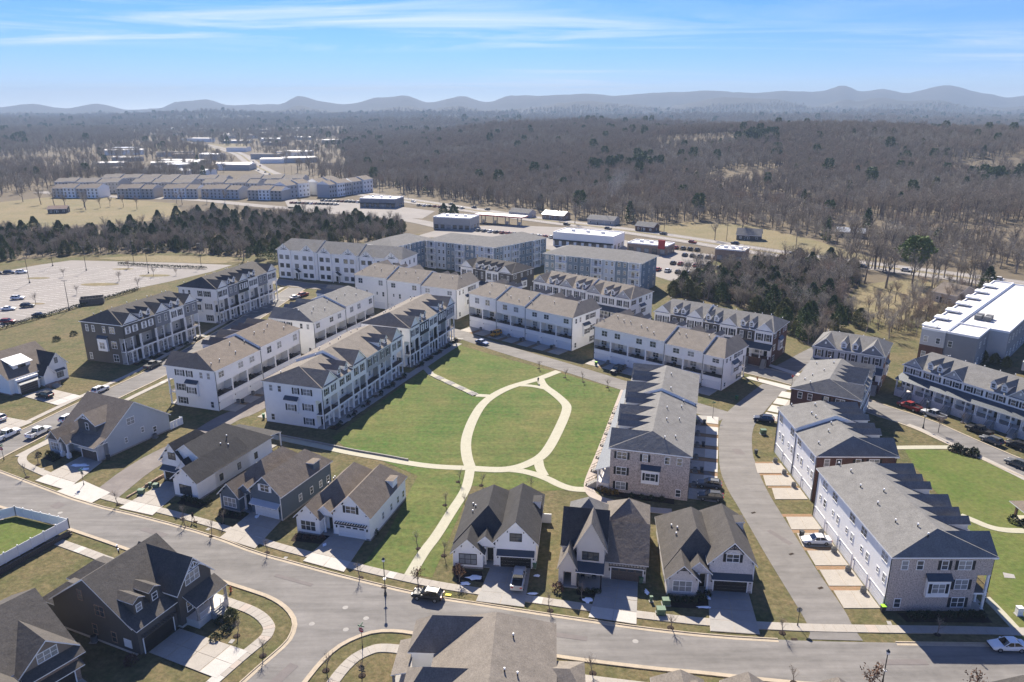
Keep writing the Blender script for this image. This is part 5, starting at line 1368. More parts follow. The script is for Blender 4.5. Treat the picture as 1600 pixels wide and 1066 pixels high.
# ---------------------------------------------------------------- vehicles
def car_parts(kind, col):
    """list of (name, mesh, offset, subparts); x forward, metres"""
    P = 'paint_' + col
    L, Wd = {'sedan': (4.75, 1.82), 'suv': (4.7, 1.9), 'pickup': (5.6, 1.98), 'jeep': (4.2, 1.86)}[kind]
    hw, hl = Wd / 2, L / 2
    def loft(secs, m):
        """secs: (x, z0, z1, half width bottom, half width top)"""
        b = MB(); k = 10; mi = b.mi(m)
        for x, z0, z1, wb, wt in secs:
            zm = z0 + (z1 - z0) * 0.55
            ring = [(-wb * 0.93, z0), (wb * 0.93, z0), (wb, z0 + (z1 - z0) * 0.2), (wb, zm), (wt, z1 - 0.04), (wt * 0.92, z1), (-wt * 0.92, z1), (-wt, z1 - 0.04), (-wb, zm), (-wb, z0 + (z1 - z0) * 0.2)]
            b.v += [(x, y, z) for y, z in ring]
        n = len(secs)
        for i in range(n - 1):
            for j in range(k):
                q = (j + 1) % k; b.f.append((i * k + j, (i + 1) * k + j, (i + 1) * k + q, i * k + q)[::-1]); b.m.append(mi)
        b.f.append(tuple(range(k))[::-1]); b.m.append(mi); b.f.append(tuple((n - 1) * k + j for j in range(k))); b.m.append(mi)
        return b
    belt = {'sedan': 0.92, 'suv': 1.05, 'pickup': 1.12, 'jeep': 1.12}[kind]
    top = {'sedan': 1.45, 'suv': 1.64, 'pickup': 1.88, 'jeep': 1.85}[kind]
    z0 = 0.28 if kind == 'sedan' else 0.36
    if kind == 'sedan':
        body = [(-hl, 0.42, 0.86, hw * 0.82, hw * 0.76), (-hl + 0.18, z0, 0.98, hw * 0.95, hw * 0.86), (-1.3, z0, 0.98, hw, hw * 0.9), (0.3, z0, belt, hw, hw * 0.92), (1.0, z0, 0.93, hw, hw * 0.9), (hl - 0.35, z0, 0.78, hw * 0.95, hw * 0.82), (hl, 0.4, 0.62, hw * 0.78, hw * 0.7)]
        cab = (-1.75, 0.95, -1.0, 0.15)
    elif kind == 'suv':
        body = [(-hl, 0.5, 1.0, hw * 0.86, hw * 0.82), (-hl + 0.15, z0, belt, hw * 0.96, hw * 0.9), (-1.3, z0, belt, hw, hw * 0.93), (0.4, z0, belt, hw, hw * 0.93), (1.0, z0, 1.06, hw, hw * 0.9), (hl - 0.3, z0, 0.94, hw * 0.96, hw * 0.84), (hl, 0.45, 0.78, hw * 0.84, hw * 0.76)]
        cab = (-2.2, 1.05, -1.7, 0.2)
    elif kind == 'pickup':
        body = [(-hl, z0 + 0.1, belt, hw * 0.95, hw * 0.92), (-hl + 0.1, z0, belt, hw, hw * 0.95), (0.4, z0, belt, hw, hw * 0.95), (1.2, z0, belt, hw, hw * 0.93), (hl - 0.2, z0, 1.05, hw * 0.97, hw * 0.88), (hl, 0.45, 0.95, hw * 0.9, hw * 0.82)]
        cab = (-0.95, 1.25, -0.75, 0.55)
    else:
        body = [(-hl, 0.5, belt, hw * 0.95, hw * 0.92), (-hl + 0.1, z0, belt, hw, hw * 0.92), (0.5, z0, belt, hw, hw * 0.92), (0.6, z0 + 0.1, 1.1, hw * 0.85, hw * 0.75), (hl - 0.1, z0 + 0.1, 1.02, hw * 0.8, hw * 0.7), (hl, 0.55, 0.98, hw * 0.7, hw * 0.66)]
        cab = (-1.95, 0.72, -1.85, 0.5)
    parts = [('body', loft(body, P).mesh('body', False), (0, 0, 0), [])]
    x0, x1, r0, r1 = cab; wt, wr = hw * 0.9, hw * 0.72
    c = MB(); zr = top - 0.05
    lo = [(x0, -wt, belt - 0.02), (x1, -wt, belt - 0.02), (x1, wt, belt - 0.02), (x0, wt, belt - 0.02)]; hi = [(r0, -wr, zr), (r1, -wr, zr), (r1, wr, zr), (r0, wr, zr)]
    for i in range(4):
        j = (i + 1) % 4; c.face((lo[i], lo[j], hi[j], hi[i]), 'car_glass')
    c.face(hi, 'car_glass')
    pil = MB()
    for i in range(4): pil.bar(lo[i], hi[i], 0.055, P, 4)
    xm = (r0 + r1) / 2
    for s in (-1, 1): pil.bar((xm, s * wt * 1.0, belt), (xm, s * wr, zr), 0.05, P, 4)
    parts.append(('cabin_glass', c.mesh('cabin_glass'), (0, 0, 0), []))
    parts.append(('pillars', pil.mesh('pillars'), (0, 0, 0), []))
    rf = MB(); rf.box(r0 - 0.03, r1 + 0.03, -wr - 0.02, wr + 0.02, zr, top, P); subs = []
    if kind == 'suv':
        rl = MB()
        for s in (-1, 1): rl.box(r0 + 0.1, r1 - 0.2, s * wr * 0.9 - 0.03, s * wr * 0.9 + 0.03, top, top + 0.06, 'black')
        subs = [('roof_rail', rl.mesh('roof_rail'))]
    parts.append(('roof', rf.mesh('roof'), (0, 0, 0), subs))
    if kind == 'pickup':
        bd = MB(); bd.box(-hl + 0.14, x0 - 0.06, -hw * 0.8, hw * 0.8, belt - 0.03, belt + 0.012, 'black')
        parts.append(('cargo_bed', bd.mesh('cargo_bed'), (0, 0, 0), []))
        rl = MB()
        for s in (-1, 1): rl.box(-hl + 0.02, x0, s * hw * 0.88 - 0.09, s * hw * 0.88 + 0.09, belt - 0.02, belt + 0.12, P)
        rl.box(-hl + 0.02, -hl + 0.12, -hw * 0.88, hw * 0.88, belt - 0.02, belt + 0.12, P)
        parts.append(('bed_rail', rl.mesh('bed_rail'), (0, 0, 0), []))
    if kind == 'jeep':
        sp = MB().bar((-hl - 0.22, 0, 0.95), (-hl, 0, 0.95), 0.36, 'tyre', 12); parts.append(('spare_wheel', sp.mesh('spare_wheel'), (0, 0, 0), []))
    r = {'sedan': 0.33, 'suv': 0.37, 'pickup': 0.41, 'jeep': 0.41}[kind]
    ty = MB().bar((0, -0.12, 0), (0, 0.12, 0), r, 'tyre', 14).mesh('wheel'); rm = MB().bar((0, -0.13, 0), (0, 0.13, 0), r * 0.62, 'rim', 10).mesh('rim')
    wb = {'sedan': 1.4, 'suv': 1.38, 'pickup': 1.78, 'jeep': 1.28}[kind]
    for sx in (-1, 1):
        for sy in (-1, 1): parts.append(('wheel', ty, (sx * wb, sy * (hw - 0.1), r), [('rim', rm)]))
    lz = 0.68 if kind == 'sedan' else 0.85
    hlm = MB().box(-0.06, 0.04, -0.2, 0.2, -0.07, 0.07, 'lamp_clear').mesh('headlight'); tlm = MB().box(-0.04, 0.06, -0.18, 0.18, -0.09, 0.09, 'lamp_red').mesh('taillight')
    for s in (-1, 1):
        parts.append(('headlight', hlm, (hl - 0.1, s * hw * 0.62, lz - 0.06), [])); parts.append(('taillight', tlm, (-hl + 0.02, s * hw * 0.68, lz + 0.1), []))
        parts.append(('mirror', cached('mirror' + col, lambda: MB().box(-0.1, 0.08, -0.1, 0.1, -0.07, 0.08, P).mesh('mirror')), (x1 - 0.45, s * (hw + 0.06), belt + 0.06), []))
    parts.append(('bumper', MB().box(hl - 0.12, hl + 0.03, -hw * 0.8, hw * 0.8, 0.38, 0.55, 'black').mesh('bumper'), (0, 0, 0), []))
    return parts
def car(kind, col, x, y, heading, label, group='cars parked around the estate', z=0.08, scale=1.0, nm=None):
    ps = cached(('car', kind, col), lambda: car_parts(kind, col))
    t = empty(nm or {'sedan': 'sedan_car', 'suv': 'suv_car', 'pickup': 'pickup_truck', 'jeep': 'off_road_car'}[kind], (x, y, z), R_(heading)); t.scale = (scale,) * 3
    tag(t, label, {'pickup': 'pickup'}.get(kind, 'car'), group)
    for n, me, off, subs in ps:
        o = link(n, me, t, off)
        for sn, sm in subs: link(sn, sm, o)
    return t
car('suv', 'black', -12.6, 93.6, 167, 'dark grey car parked at the kerb of the front street')
car('pickup', 'silver', 1.0, 97.4, 83, 'silver pickup backed out on the white farmhouse drive', z=0.15)
car('sedan', 'white', 67.2, 82.8, 178, 'white saloon on the front street at the right edge')
car('sedan', 'white', 51.3, 108.3, 177, 'white saloon on a driveway behind the pale brick row', z=0.12)
car('suv', 'navy', 59.0, 158.9, 160, 'dark blue car on the drive of the red-brown brick row', z=0.12)
car('suv', 'gray', 38.2, 127.6, 165, 'grey car beside the pale brick end wall on the lane', z=0.11)
car('suv', 'graphite', 37.2, 122.9, 168, 'dark car on the nearest drive of the park-side brick row', z=0.11)
car('pickup', 'white', -106.4, 151.6, 76, 'white pickup parked at the left street kerb')
car('suv', 'white', -104.2, 159.6, 76, 'white car parked in front of the white pickup')
car('pickup', 'white', -112.6, 150.4, 76, 'white truck cut by the left edge across the street')
car('suv', 'white', -106.6, 178.0, 74, 'white car at the kerb before the far left white house')
car('pickup', 'gray', -101.8, 197.0, 74, 'grey truck parked beside the dark townhouse row')
car('suv', 'black', -118.6, 174.0, 160, 'black car on the drive of the far left white house', z=0.15)
car('suv', 'white', -121.0, 159.6, 158, 'white car on a drive at the left edge', z=0.15)
car('jeep', 'orange', -5.2, 227.0, -128, 'orange-yellow off-road car on a drive behind the balconied row', z=0.11)
car('sedan', 'blue', -9.3, 218.4, -42, 'dark blue car on the alley at the top of the park')
car('jeep', 'graphite', 29.0, 192.6, -130, 'dark off-road car on a drive by an open garage', z=0.11)
car('pickup', 'red', 97.0, 166.6, 118, 'dark red pickup parked before the pillared porch row')
car('pickup', 'silver', 100.2, 161.6, 118, 'silver pickup parked behind the dark red one')
car('pickup', 'black', 105.6, 152.6, 118, 'black truck at the kerb below the porch stairs')
car('suv', 'gray', 105.2, 147.4, 118, 'grey car with open boot near the porch stairs')
car('suv', 'black', 109.0, 144.8, 118, 'black car beside the porch stairs at the right edge')
car('suv', 'gray', 103.6, 136.2, 118, 'grey car on the street by the east lawn at the right edge')
car('sedan', 'silver', -83.8, 276.0, 60, 'silver car on the street below the white apartment house')
car('suv', 'red', -81.6, 280.2, 60, 'red car behind the silver one below the apartment house')
car('pickup', 'black', -33.0, 309.0, -20, 'black truck in the apartment car park', z=0.1)
car('suv', 'graphite', -25.5, 309.0, -20, 'dark grey car in the apartment car park', z=0.1)
car('suv', 'white', -44.6, 250.0, 60, 'white car in the alley behind the townhouses')
for i, (k, c, x, y, h, lab) in enumerate((('suv', 'white', -190.1, 274.9, 10, 'white car alone in the parking lot'), ('sedan', 'white', -183.3, 259.0, 12, 'white car in the middle of the near parking row'), ('suv', 'graphite', -179.0, 263.2, 12, 'dark car at the end of the near parking row'), ('sedan', 'silver', -188.4, 256.0, 12, 'silver car cut by the left edge in the parking lot'),
                                         ('sedan', 'graphite', -166.8, 250.5, 6, 'dark saloon parked near the lot hedge'), ('suv', 'red', -172.4, 242.0, 6, 'red car parked near the lot hedge'), ('suv', 'white', -218.5, 322.0, 15, 'white car at the far side of the parking lot'), ('suv', 'navy', -223.4, 321.0, 15, 'dark blue car beside the far white car in the lot'), ('suv', 'black', -228.0, 319.6, 15, 'black car at the far left of the lot'))):
    car(k, c, x, y, h, lab)
# traffic on the highway and cars at the shops
def far_car(col):
    b = MB(); P = 'paint_' + col
    b.box(-2.3, 2.3, -0.92, 0.92, 0.3, 1.0, P)
    lo = [(-1.9, -0.85, 1.0), (0.9, -0.85, 1.0), (0.9, 0.85, 1.0), (-1.9, 0.85, 1.0)]; hi = [(-1.5, -0.68, 1.6), (0.2, -0.68, 1.6), (0.2, 0.68, 1.6), (-1.5, 0.68, 1.6)]
    for i in range(4): b.face((lo[i], lo[(i + 1) % 4], hi[(i + 1) % 4], hi[i]), 'car_glass')
    b.face(hi, P)
    for x in (-1.4, 1.4):
        for s in (-0.9, 0.9): b.bar((x, s - 0.1, 0.35), (x, s + 0.1, 0.35), 0.35, 'tyre', 10)
    return b.mesh('far_car')
random.seed(5)
HWR = resample(hw, 1.0)
cols = ('white', 'silver', 'black', 'gray', 'red', 'graphite', 'navy')
for i in range(34):
    k = int(len(HWR) * (0.42 + 0.56 * ((i + 0.6 * random.random()) / 34))); p = HWR[k]; d = (HWR[min(k + 2, len(HWR) - 1)] - HWR[max(k - 2, 0)]).normalized(); s = random.choice((-1, 1)); nrm = Vector((-d.y, d.x))
    c = random.choice(cols); q = p + nrm * s * random.choice((3.6, 7.4))
    o = link('car', cached(('fc', c), lambda: far_car(c)), None, (q.x, q.y, 0.18), math.atan2(d.y, d.x) + (math.pi if s > 0 else 0))
    tag(o, 'small %s car driving on the far highway' % {'graphite': 'dark', 'navy': 'dark blue', 'gray': 'grey'}.get(c, c), 'car', 'highway traffic: ' + c)
SHOP_CARS = [(-70 + i * 4.2, 560 - i * 2.2) for i in range(9)] + [(-150 + i * 3.4, 590 - i * 1.2) for i in range(10)] + [(70 + i * 3.2, 393 - i * 2.1) for i in range(9)] + [(86 + i * 3.3, 362 - i * 2.0) for i in range(7)] + [(62 + i * 4, 330 - i * 2.6) for i in range(7)]
SHOP_CARS += [(-170 + i * 3.3, 575 - i * 0.9) for i in range(12)] + [(-128 + i * 3.4, 585 - i * 1.6) for i in range(9)] + [(-20 + i * 3.6, 440 - i * 2.2) for i in range(8)] + [(8 + i * 3.6, 424 - i * 2.2) for i in range(8)] + [(76 + i * 3.1, 342 - i * 1.9) for i in range(8)] + [(-360 + i * 4.4, 770 - i * 0.6) for i in range(14)]
for i, (x, y) in enumerate(SHOP_CARS):
    c = random.choice(cols)
    o = link('car', cached(('fc', c), lambda: far_car(c)), None, (x, y, 0.1), R_(58 + random.uniform(-4, 4)))
    tag(o, 'small %s car parked by the roadside shops' % {'graphite': 'dark', 'navy': 'dark blue', 'gray': 'grey'}.get(c, c), 'car', 'cars parked at the shops: ' + c)

# ---------------------------------------------------------------- street furniture and yard things
def lamp_post(x, y, h, label, rz=0):
    t = empty('lamp_post', (x, y, 0.1), rz); tag(t, label, 'street lamp', 'black street lamps')
    MB().lathe([(0.22, 0), (0.22, 0.25), (0.13, 0.5), (0.11, 0.9), (0.075, 1.2), (0.06, h - 0.7), (0.09, h - 0.6)], 'pole_dark', 10).build('pole', t)
    MB().lathe([(0.09, h - 0.6), (0.22, h - 0.5), (0.24, h - 0.15), (0.12, h - 0.05)], 'lamp_clear', 10).build('lantern', t)
    MB().lathe([(0.27, h - 0.15), (0.12, h + 0.05), (0.03, h + 0.2)], 'pole_dark', 10).build('cap', t)
    MB().bar((-0.35, 0, h * 0.45), (0.35, 0, h * 0.45), 0.04, 'pole_dark', 6).box(-0.18, 0.18, -0.18, 0.18, h * 0.42, h * 0.45, 'lamp_clear').build('banner_arm', t)
lamp_post(-19.1, 94.4, 6.3, 'black street lamp at the kerb left of the dark grey car')
lamp_post(94.3, 155.0, 7.0, 'black street lamp opposite the pillared porch row')
lamp_post(47.0, 76.0, 5.4, 'street lamp at the bottom edge beside a brown-leaved tree')
lamp_post(-92.8, 113.8, 6.4, 'street lamp behind the white garden fence at the left edge')
def sign_post(x, y, label, rz, stop=True, street=True, back=False, h=2.6):
    t = empty('road_sign', (x, y, 0.1), rz); tag(t, label, 'road sign', 'road signs on posts')
    MB().lathe([(0.1, 0), (0.1, 0.3), (0.045, 0.5), (0.04, h + 0.5)], 'pole_dark', 8).build('post', t)
    z = h
    if stop:
        b = MB(); n = 8
        for r, m, y0 in ((0.42, 'trim', -0.055), (0.385, 'pole_dark' if back else 'sign_red', -0.062)):
            b.face([(r * math.cos(R_(22.5 + 45 * i)), y0, z + r * math.sin(R_(22.5 + 45 * i))) for i in range(n)], m)
        b.face([(0.42 * math.cos(R_(22.5 - 45 * i)), -0.05, z + 0.42 * math.sin(R_(22.5 - 45 * i))) for i in range(n)], 'steel')
        o = b.build('stop_plate', t)
        if not back:
            tx = bpy.data.curves.new('lettering', 'FONT'); tx.body = 'STOP'; tx.size = 0.3; tx.align_x = 'CENTER'; tx.align_y = 'CENTER'; tx.extrude = 0.002
            f0 = bpy.data.objects.new('lettering_curve', tx); COL.objects.link(f0); bpy.context.view_layer.update()
            lm = bpy.data.meshes.new_from_object(f0.evaluated_get(bpy.context.evaluated_depsgraph_get())); bpy.data.objects.remove(f0); lm.materials.clear(); lm.materials.append(M['trim'])
            f = link('lettering', lm, o, (0, -0.07, z)); f.rotation_euler = (R_(90), 0, 0)
    if street:
        MB().box(-0.5, 0.5, -0.015, 0.015, h + 0.52, h + 0.7, 'sign_green').build('street_name_plate', t); MB().box(-0.015, 0.015, -0.5, 0.5, h + 0.72, h + 0.9, 'sign_green').build('street_name_plate', t)
sign_post(-20.3, 82.8, 'stop sign with green street plates at the front street junction', R_(-18), h=3.0)
sign_post(-106.0, 139.0, 'stop sign at the left edge by the pale blue house corner', R_(-5))
sign_post(74.2, 182.6, 'stop sign at the top of the curved lane', R_(-12), street=False)
sign_post(47.6, 161.0, 'green street name plates where the alley meets the lane', R_(10), stop=False, h=3.2)
sign_post(-83.4, 128.3, 'dark backed sign beside the dirt alley', R_(160), back=True, street=True)
sign_post(40.5, 87.4, 'dark backed sign at the mouth of the curved lane', R_(170), back=True, street=False)
def hydrant(x, y, label):
    t = empty('fire_hydrant', (x, y, 0.05)); tag(t, label, 'fire hydrant')
    MB().lathe([(0.2, 0), (0.2, 0.08), (0.13, 0.1), (0.13, 0.6), (0.17, 0.64), (0.15, 0.75), (0.05, 0.9)], 'orange_steel', 10).build('barrel', t)
    for a in ((0.28, 0), (-0.28, 0), (0, -0.28)): MB().bar((0, 0, 0.48), (a[0], a[1], 0.48), 0.07, 'orange_steel', 8).build('outlet', t)
hydrant(-42.7, 95.2, 'red hydrant on the verge beyond the dark corner house'); hydrant(66.3, 186.6, 'red hydrant at the corner near the balconied row')
def utility_box(x, y, w, d, h, m, label, rz=0, cap=True):
    t = empty('utility_box', (x, y, 0.03), rz); tag(t, label, 'utility box', 'utility boxes on the lawns')
    MB().box(-w / 2 - 0.12, w / 2 + 0.12, -d / 2 - 0.12, d / 2 + 0.12, 0, 0.1, 'concrete_gray').build('pad', t)
    MB().box(-w / 2, w / 2, -d / 2, d / 2, 0.1, h, m).build('cabinet', t); MB().box(-w / 2 - 0.04, w / 2 + 0.04, -d / 2 - 0.04, d / 2 + 0.04, h, h + 0.06, m).build('lid', t)
for x, y, w, h, m, l in ((-70.6, 125.0, 1.1, 0.9, 'box_green', 'green utility box nearest the street by the dirt alley'), (-70.2, 127.8, 0.5, 0.8, 'box_green', 'slim green utility box by the dirt alley wall'), (-68.9, 127.4, 1.0, 0.8, 'box_green', 'green utility box beside the set-back garage'), (20.7, 92.8, 0.4, 0.9, 'box_green', 'slim green utility box between the cream and pale brick houses'),
                          (22.8, 92.2, 1.1, 0.9, 'box_green', 'green utility box at the pale brick house corner'), (21.6, 90.0, 1.2, 1.0, 'box_green', 'larger green utility box near the pavement by the cream house'), (56.6, 152.0, 1.2, 1.1, 'box_green', 'dark green utility box on rough ground beside the curved lane'), (73.4, 89.8, 0.8, 1.3, 'trim', 'white pedestal cabinet on the grass at the right edge')):
    utility_box(x, y, w, w * 0.8, h, m, l)
def bin_(x, y, rz, lid, label, body='bin_dark'):
    t = empty('wheeled_bin', (x, y, 0.12), rz); tag(t, label, 'waste bin', 'wheeled bins')
    b = MB(); lo, hi = 0.24, 0.31
    P = [(-lo, -lo, 0.08), (lo, -lo, 0.08), (lo, lo, 0.08), (-lo, lo, 0.08)]; Q = [(-hi, -hi, 1.0), (hi, -hi, 1.0), (hi, hi, 1.0), (-hi, hi, 1.0)]
    for i in range(4): b.face((P[i], P[(i + 1) % 4], Q[(i + 1) % 4], Q[i]), body)
    b.face(P[::-1], body); b.build('body', t)
    MB().box(-0.34, 0.34, -0.36, 0.34, 1.0, 1.08, lid).build('lid', t)
    for s in (-1, 1): MB().bar((s * 0.2 - 0.04, 0.27, 0.12), (s * 0.2 + 0.04, 0.27, 0.12), 0.12, 'tyre', 8).build('wheel', t)
def ac_unit(x, y, label, rz=0.0):
    t = empty('air_conditioner', (x, y, 0.05), rz); tag(t, label, 'air conditioner', 'outdoor air conditioning units')
    MB().box(-0.5, 0.5, -0.5, 0.5, 0, 0.1, 'concrete_gray').build('pad', t); MB().lathe([(0.45, 0.1), (0.45, 0.85), (0.42, 0.92)], 'ac_gray', 12).build('casing', t); MB().lathe([(0.36, 0.92), (0.34, 0.96)], 'black', 12).build('fan_grille', t)
bin_(54.7, 113.9, 0, 'lime_lid', 'lime-lidded bin at the far end of the pale brick row drives', 'bin_dark')
bin_(54.0, 90.4, 0, 'lime_lid', 'lime-lidded bin at the near corner of the pale brick row')
bin_(49.6, 110.2, 0.3, 'bin_dark', 'dark bin at the lane edge of the white saloon drive')
bin_(42.6, 157.8, 0.2, 'lime_lid', 'lime-lidded bin at the far corner of the park-side row')
bin_(3.6, 101.0, 0, 'bin_green', 'green-lidded bin beside the white farmhouse garage', 'box_green')
bin_(19.9, 97.2, 0, 'bin_green', 'green-lidded bin beside the cream house garage', 'box_green')
bin_(24.0, 198.4, 0.6, 'lime_lid', 'lime-lidded bin on the alley beside the balconied row', 'bin_green')
bin_(56.6, 172.4, 0.6, 'bin_green', 'dark green bin at the corner of the balconied row by the lane', 'bin_green')
bin_(51.7, 141.6, 0, 'bin_dark', 'dark bin at the lane edge below the dark brick row')
bin_(-58.8, 160.8, 0.2, 'bin_green', 'dark green bin behind the park-side white row', 'bin_green')
bin_(-84.2, 139.0, 0.2, 'bin_dark', 'dark bin beside the pale blue house garage')
for k in range(4): ac_unit(53.2, 94.9 + 5.3 * k, ('nearest', 'second', 'third', 'furthest')[k] + ' air conditioner between the drives of the pale brick row')
for k in range(3): ac_unit(54.6, 127.6 + 5.2 * k, ('nearest', 'middle', 'furthest')[k] + ' air conditioner between the drives of the dark brick row')
for i, (orow, rot, L, n, D, nm) in enumerate((((27.6, 223.2), 140.6, 42.0, 7, 15.0, 'the seven-balcony row'), ((63.6, 189.6), 139.8, 40.0, 7, 14.2, 'the balconied row near the lane'), ((30.0, 167.6), -105.3, 43.0, 7, 14.6, 'the park-side brick row'), ((-73.6, 203.0), 251.5, 35.0, 6, 14.4, 'the near alley row'))):
    ex, ey = Vector((math.cos(R_(rot)), math.sin(R_(rot)))), Vector((-math.sin(R_(rot)), math.cos(R_(rot))))
    for k in range(1, n):
        p = Vector(orow) + ex * (L / n * k) + ey * (D + 1.0)
        ac_unit(p.x, p.y, 'air conditioner on the strip behind ' + nm)
        if k % 2: 
            q = p + ey * 1.3; bin_(q.x, q.y, R_(rot), 'bin_dark', 'dark bin on the strip behind ' + nm)
ac_unit(20.3, 103.5, 'air conditioner at the side of the pale brick house'); ac_unit(-57.5, 84.2, 'air conditioner at the side of the dark corner house'); ac_unit(-79.5, 150.0, 'air conditioner at the pale blue side wall')
# white vinyl garden fence over a block retaining wall
t = empty('garden_fence', (-76.3, 111.3, 0)); tag(t, 'white vinyl privacy fence round a small lawn at the left edge', 'fence')
def fence_run(a, b, n, z=0.0, h=1.9):
    a, b = Vector(a) - Vector((-76.3, 111.3)), Vector(b) - Vector((-76.3, 111.3)); d = (b - a) / n; ang = math.atan2(d.y, d.x)
    me = MB().box(0.08, d.length - 0.02, -0.03, 0.03, 0.06, h - 0.06, 'vinyl').mesh('fence_panel'); pm = MB().box(-0.07, 0.07, -0.07, 0.07, 0, h + 0.08, 'vinyl').box(-0.09, 0.09, -0.09, 0.09, h + 0.08, h + 0.12, 'vinyl').mesh('fence_post')
    for i in range(n):
        p = a + d * i; link('fence_panel', me, t, (p.x, p.y, z), ang); link('fence_post', pm, t, (p.x, p.y, z))
    link('fence_post', pm, t, (b.x, b.y, z))
fence_run((-92.0, 113.0), (-88.1, 115.4), 2, 1.0); fence_run((-88.1, 115.4), (-76.3, 111.3), 6, 1.0); fence_run((-76.3, 111.3), (-84.0, 93.0), 9, 1.0)
t2 = empty('retaining_wall', (-75.9, 111.0, 0)); tag(t2, 'brown block retaining wall under the white garden fence', 'wall')
a, b_ = Vector((0, 0)), Vector((-8.0, -19.0)); d = (b_ - a) / 26; ang = math.atan2(d.y, d.x); me = MB().box(0.01, d.length - 0.01, -0.2, 0.2, 0.0, 0.235, 'block_wall').mesh('block')
for r in range(4):
    for i in range(26):
        p = a + d * (i + (0.5 if r % 2 else 0)); link('block', me, t2, (p.x + r * 0.03, p.y - r * 0.01, r * 0.25), ang)
sheet('garden_lawn', [(-88.0, 115.1), (-76.6, 111.1), (-84.2, 93.2), (-97.0, 98.0), (-94.0, 112.0)], 0.98, 'lawn_bright')
wallg = MB(); pts_ = [(-88.0, 115.2), (-76.2, 111.1), (-84.1, 93.0)]
# low block wall beside the dirt alley
t3 = empty('retaining_wall', (-72.6, 123.4, 0)); tag(t3, 'low tan block wall beside the dirt alley', 'wall')
me = MB().box(0.02, 1.0, -0.15, 0.15, 0, 0.28, 'tan_brick').mesh('block')
for i in range(9): link('block', me, t3, (0.36 * i, 0.98 * i, 0.0 if i % 2 else 0.02), R_(70)); link('block', me, t3, (0.36 * i + 0.1, 0.98 * i + 0.3, 0.3), R_(70)) if i > 3 else None
# dumpster enclosure of the parking lot
t = empty('dumpster_enclosure', (-158.2, 269.1, 0), R_(25)); tag(t, 'brown board bin enclosure beside the parking lot hedge', 'enclosure')
for (x0, x1, y0, y1) in ((-4, 4, -2.6, -2.4), (-4, 4, 2.4, 2.6), (-4, -3.8, -2.4, 2.4), (3.8, 4, -2.4, 2.4)):
    n = 8; wx, wy = (x1 - x0) / n, (y1 - y0) / n
    for k in range(n):
        if x1 - x0 > 1: wallbox(t, x0 + wx * k + 0.02, x0 + wx * (k + 1) - 0.02, y0, y1, 0, 2.4, 'brown_gray', name='board')
        else: wallbox(t, x0, x1, y0 + wy * k + 0.02, y0 + wy * (k + 1) - 0.02, 0, 2.4, 'brown_gray', name='board')
# tall lamps of the parking lot
for i, (x, y) in enumerate(((-192.9, 327.8), (-162.0, 322.0), (-202.8, 302.5), (-161.2, 259.0), (-144.0, 335.7), (-214.1, 337.8), (-178.2, 341.9))):
    t = empty('car_park_lamp', (x, y, 0.05)); tag(t, 'tall dark floodlight pole in the parking lot', 'street lamp', 'floodlight poles of the parking lot')
    MB().lathe([(0.3, 0), (0.3, 0.7), (0.12, 0.75), (0.08, 11)], 'pole_dark', 8).build('pole', t)
    for s in (-1, 1): MB().box(min(0.1 * s, 1.0 * s), max(0.1 * s, 1.0 * s), -0.16, 0.16, 10.85, 11.0, 'pole_dark').build('lamp_head', t)
# utility poles along the highway with their wires
POL = []
for i, k in enumerate(range(int(len(HWR) * 0.55), len(HWR) - 20, 42)):
    p = HWR[k]; d = (HWR[k + 2] - HWR[k - 2]).normalized(); q = p + Vector((d.y, -d.x)) * -14
    t = empty('utility_pole', (q.x, q.y, 0), math.atan2(d.y, d.x)); tag(t, 'wooden utility pole along the highway', 'utility pole', 'utility poles along the highway')
    MB().bar((0, 0, 0), (0, 0, 12), 0.17, 'bark', 6, 0.11).build('pole', t); MB().box(-0.06, 0.06, -1.2, 1.2, 11.0, 11.15, 'bark').build('cross_arm', t)
    POL.append(q)
for a, b_ in zip(POL, POL[1:]):
    b = MB()
    for off_ in (-1.0, 1.0):
        pr = None
        for k in range(7):
            u = k / 6; q = a.lerp(b_, u); pt = (q.x, q.y + off_, 11.2 - 1.4 * 4 * u * (1 - u)); 
            if pr: b.bar(pr, pt, 0.02, 'black', 3, cap=False)
            pr = pt
    tag(b.build('power_line'), 'sagging power line between two highway poles', 'power line', 'power lines along the highway')
# flights of steps across the park slope
P0, P1 = [Vector(p) for p in (S['stairs'][0], S['stairs'][2])]
t = empty('park_steps', (P0.x, P0.y, 0.05), math.atan2(P1.y - P0.y, P1.x - P0.x)); tag(t, 'pale concrete garden steps in four flights crossing the lawn', 'steps')
Ls = (P1 - P0).length; seg = Ls / 4
for f in range(4):
    MB().slabface([(f * seg, -0.85, 0.16), (f * seg + seg * 0.42, -0.85, 0.16), (f * seg + seg * 0.42, 0.85, 0.16), (f * seg, 0.85, 0.16)], 0.2, 'path', 'path').build('landing', t)
    for k in range(5):
        x0 = f * seg + seg * 0.43 + k * seg * 0.114
        MB().box(x0, x0 + seg * 0.058, -0.95, 0.95, 0.0, 0.16 + 0.02 * (k % 2), 'concrete_white').build('tread', t)
        MB().box(x0 + seg * 0.058, x0 + seg * 0.114, -0.95, 0.95, 0.0, 0.04, 'mulch').build('riser', t)
ribbon('footpath', [P1, Vector(S['stairs'][3])], -0.9, 0.9, 0, 0.11, 'path')
ribbon('footpath', [Vector(S['park_walk_west'][3]), P0], -0.9, 0.9, 0, 0.095, 'concrete_gray')
# low kerb wall along the curved front path
ribbon('path_edging', offset(smooth(S['path_front'][1:6], 2), 1.05), -0.12, 0.12, 0, 0.45, 'concrete_gray')
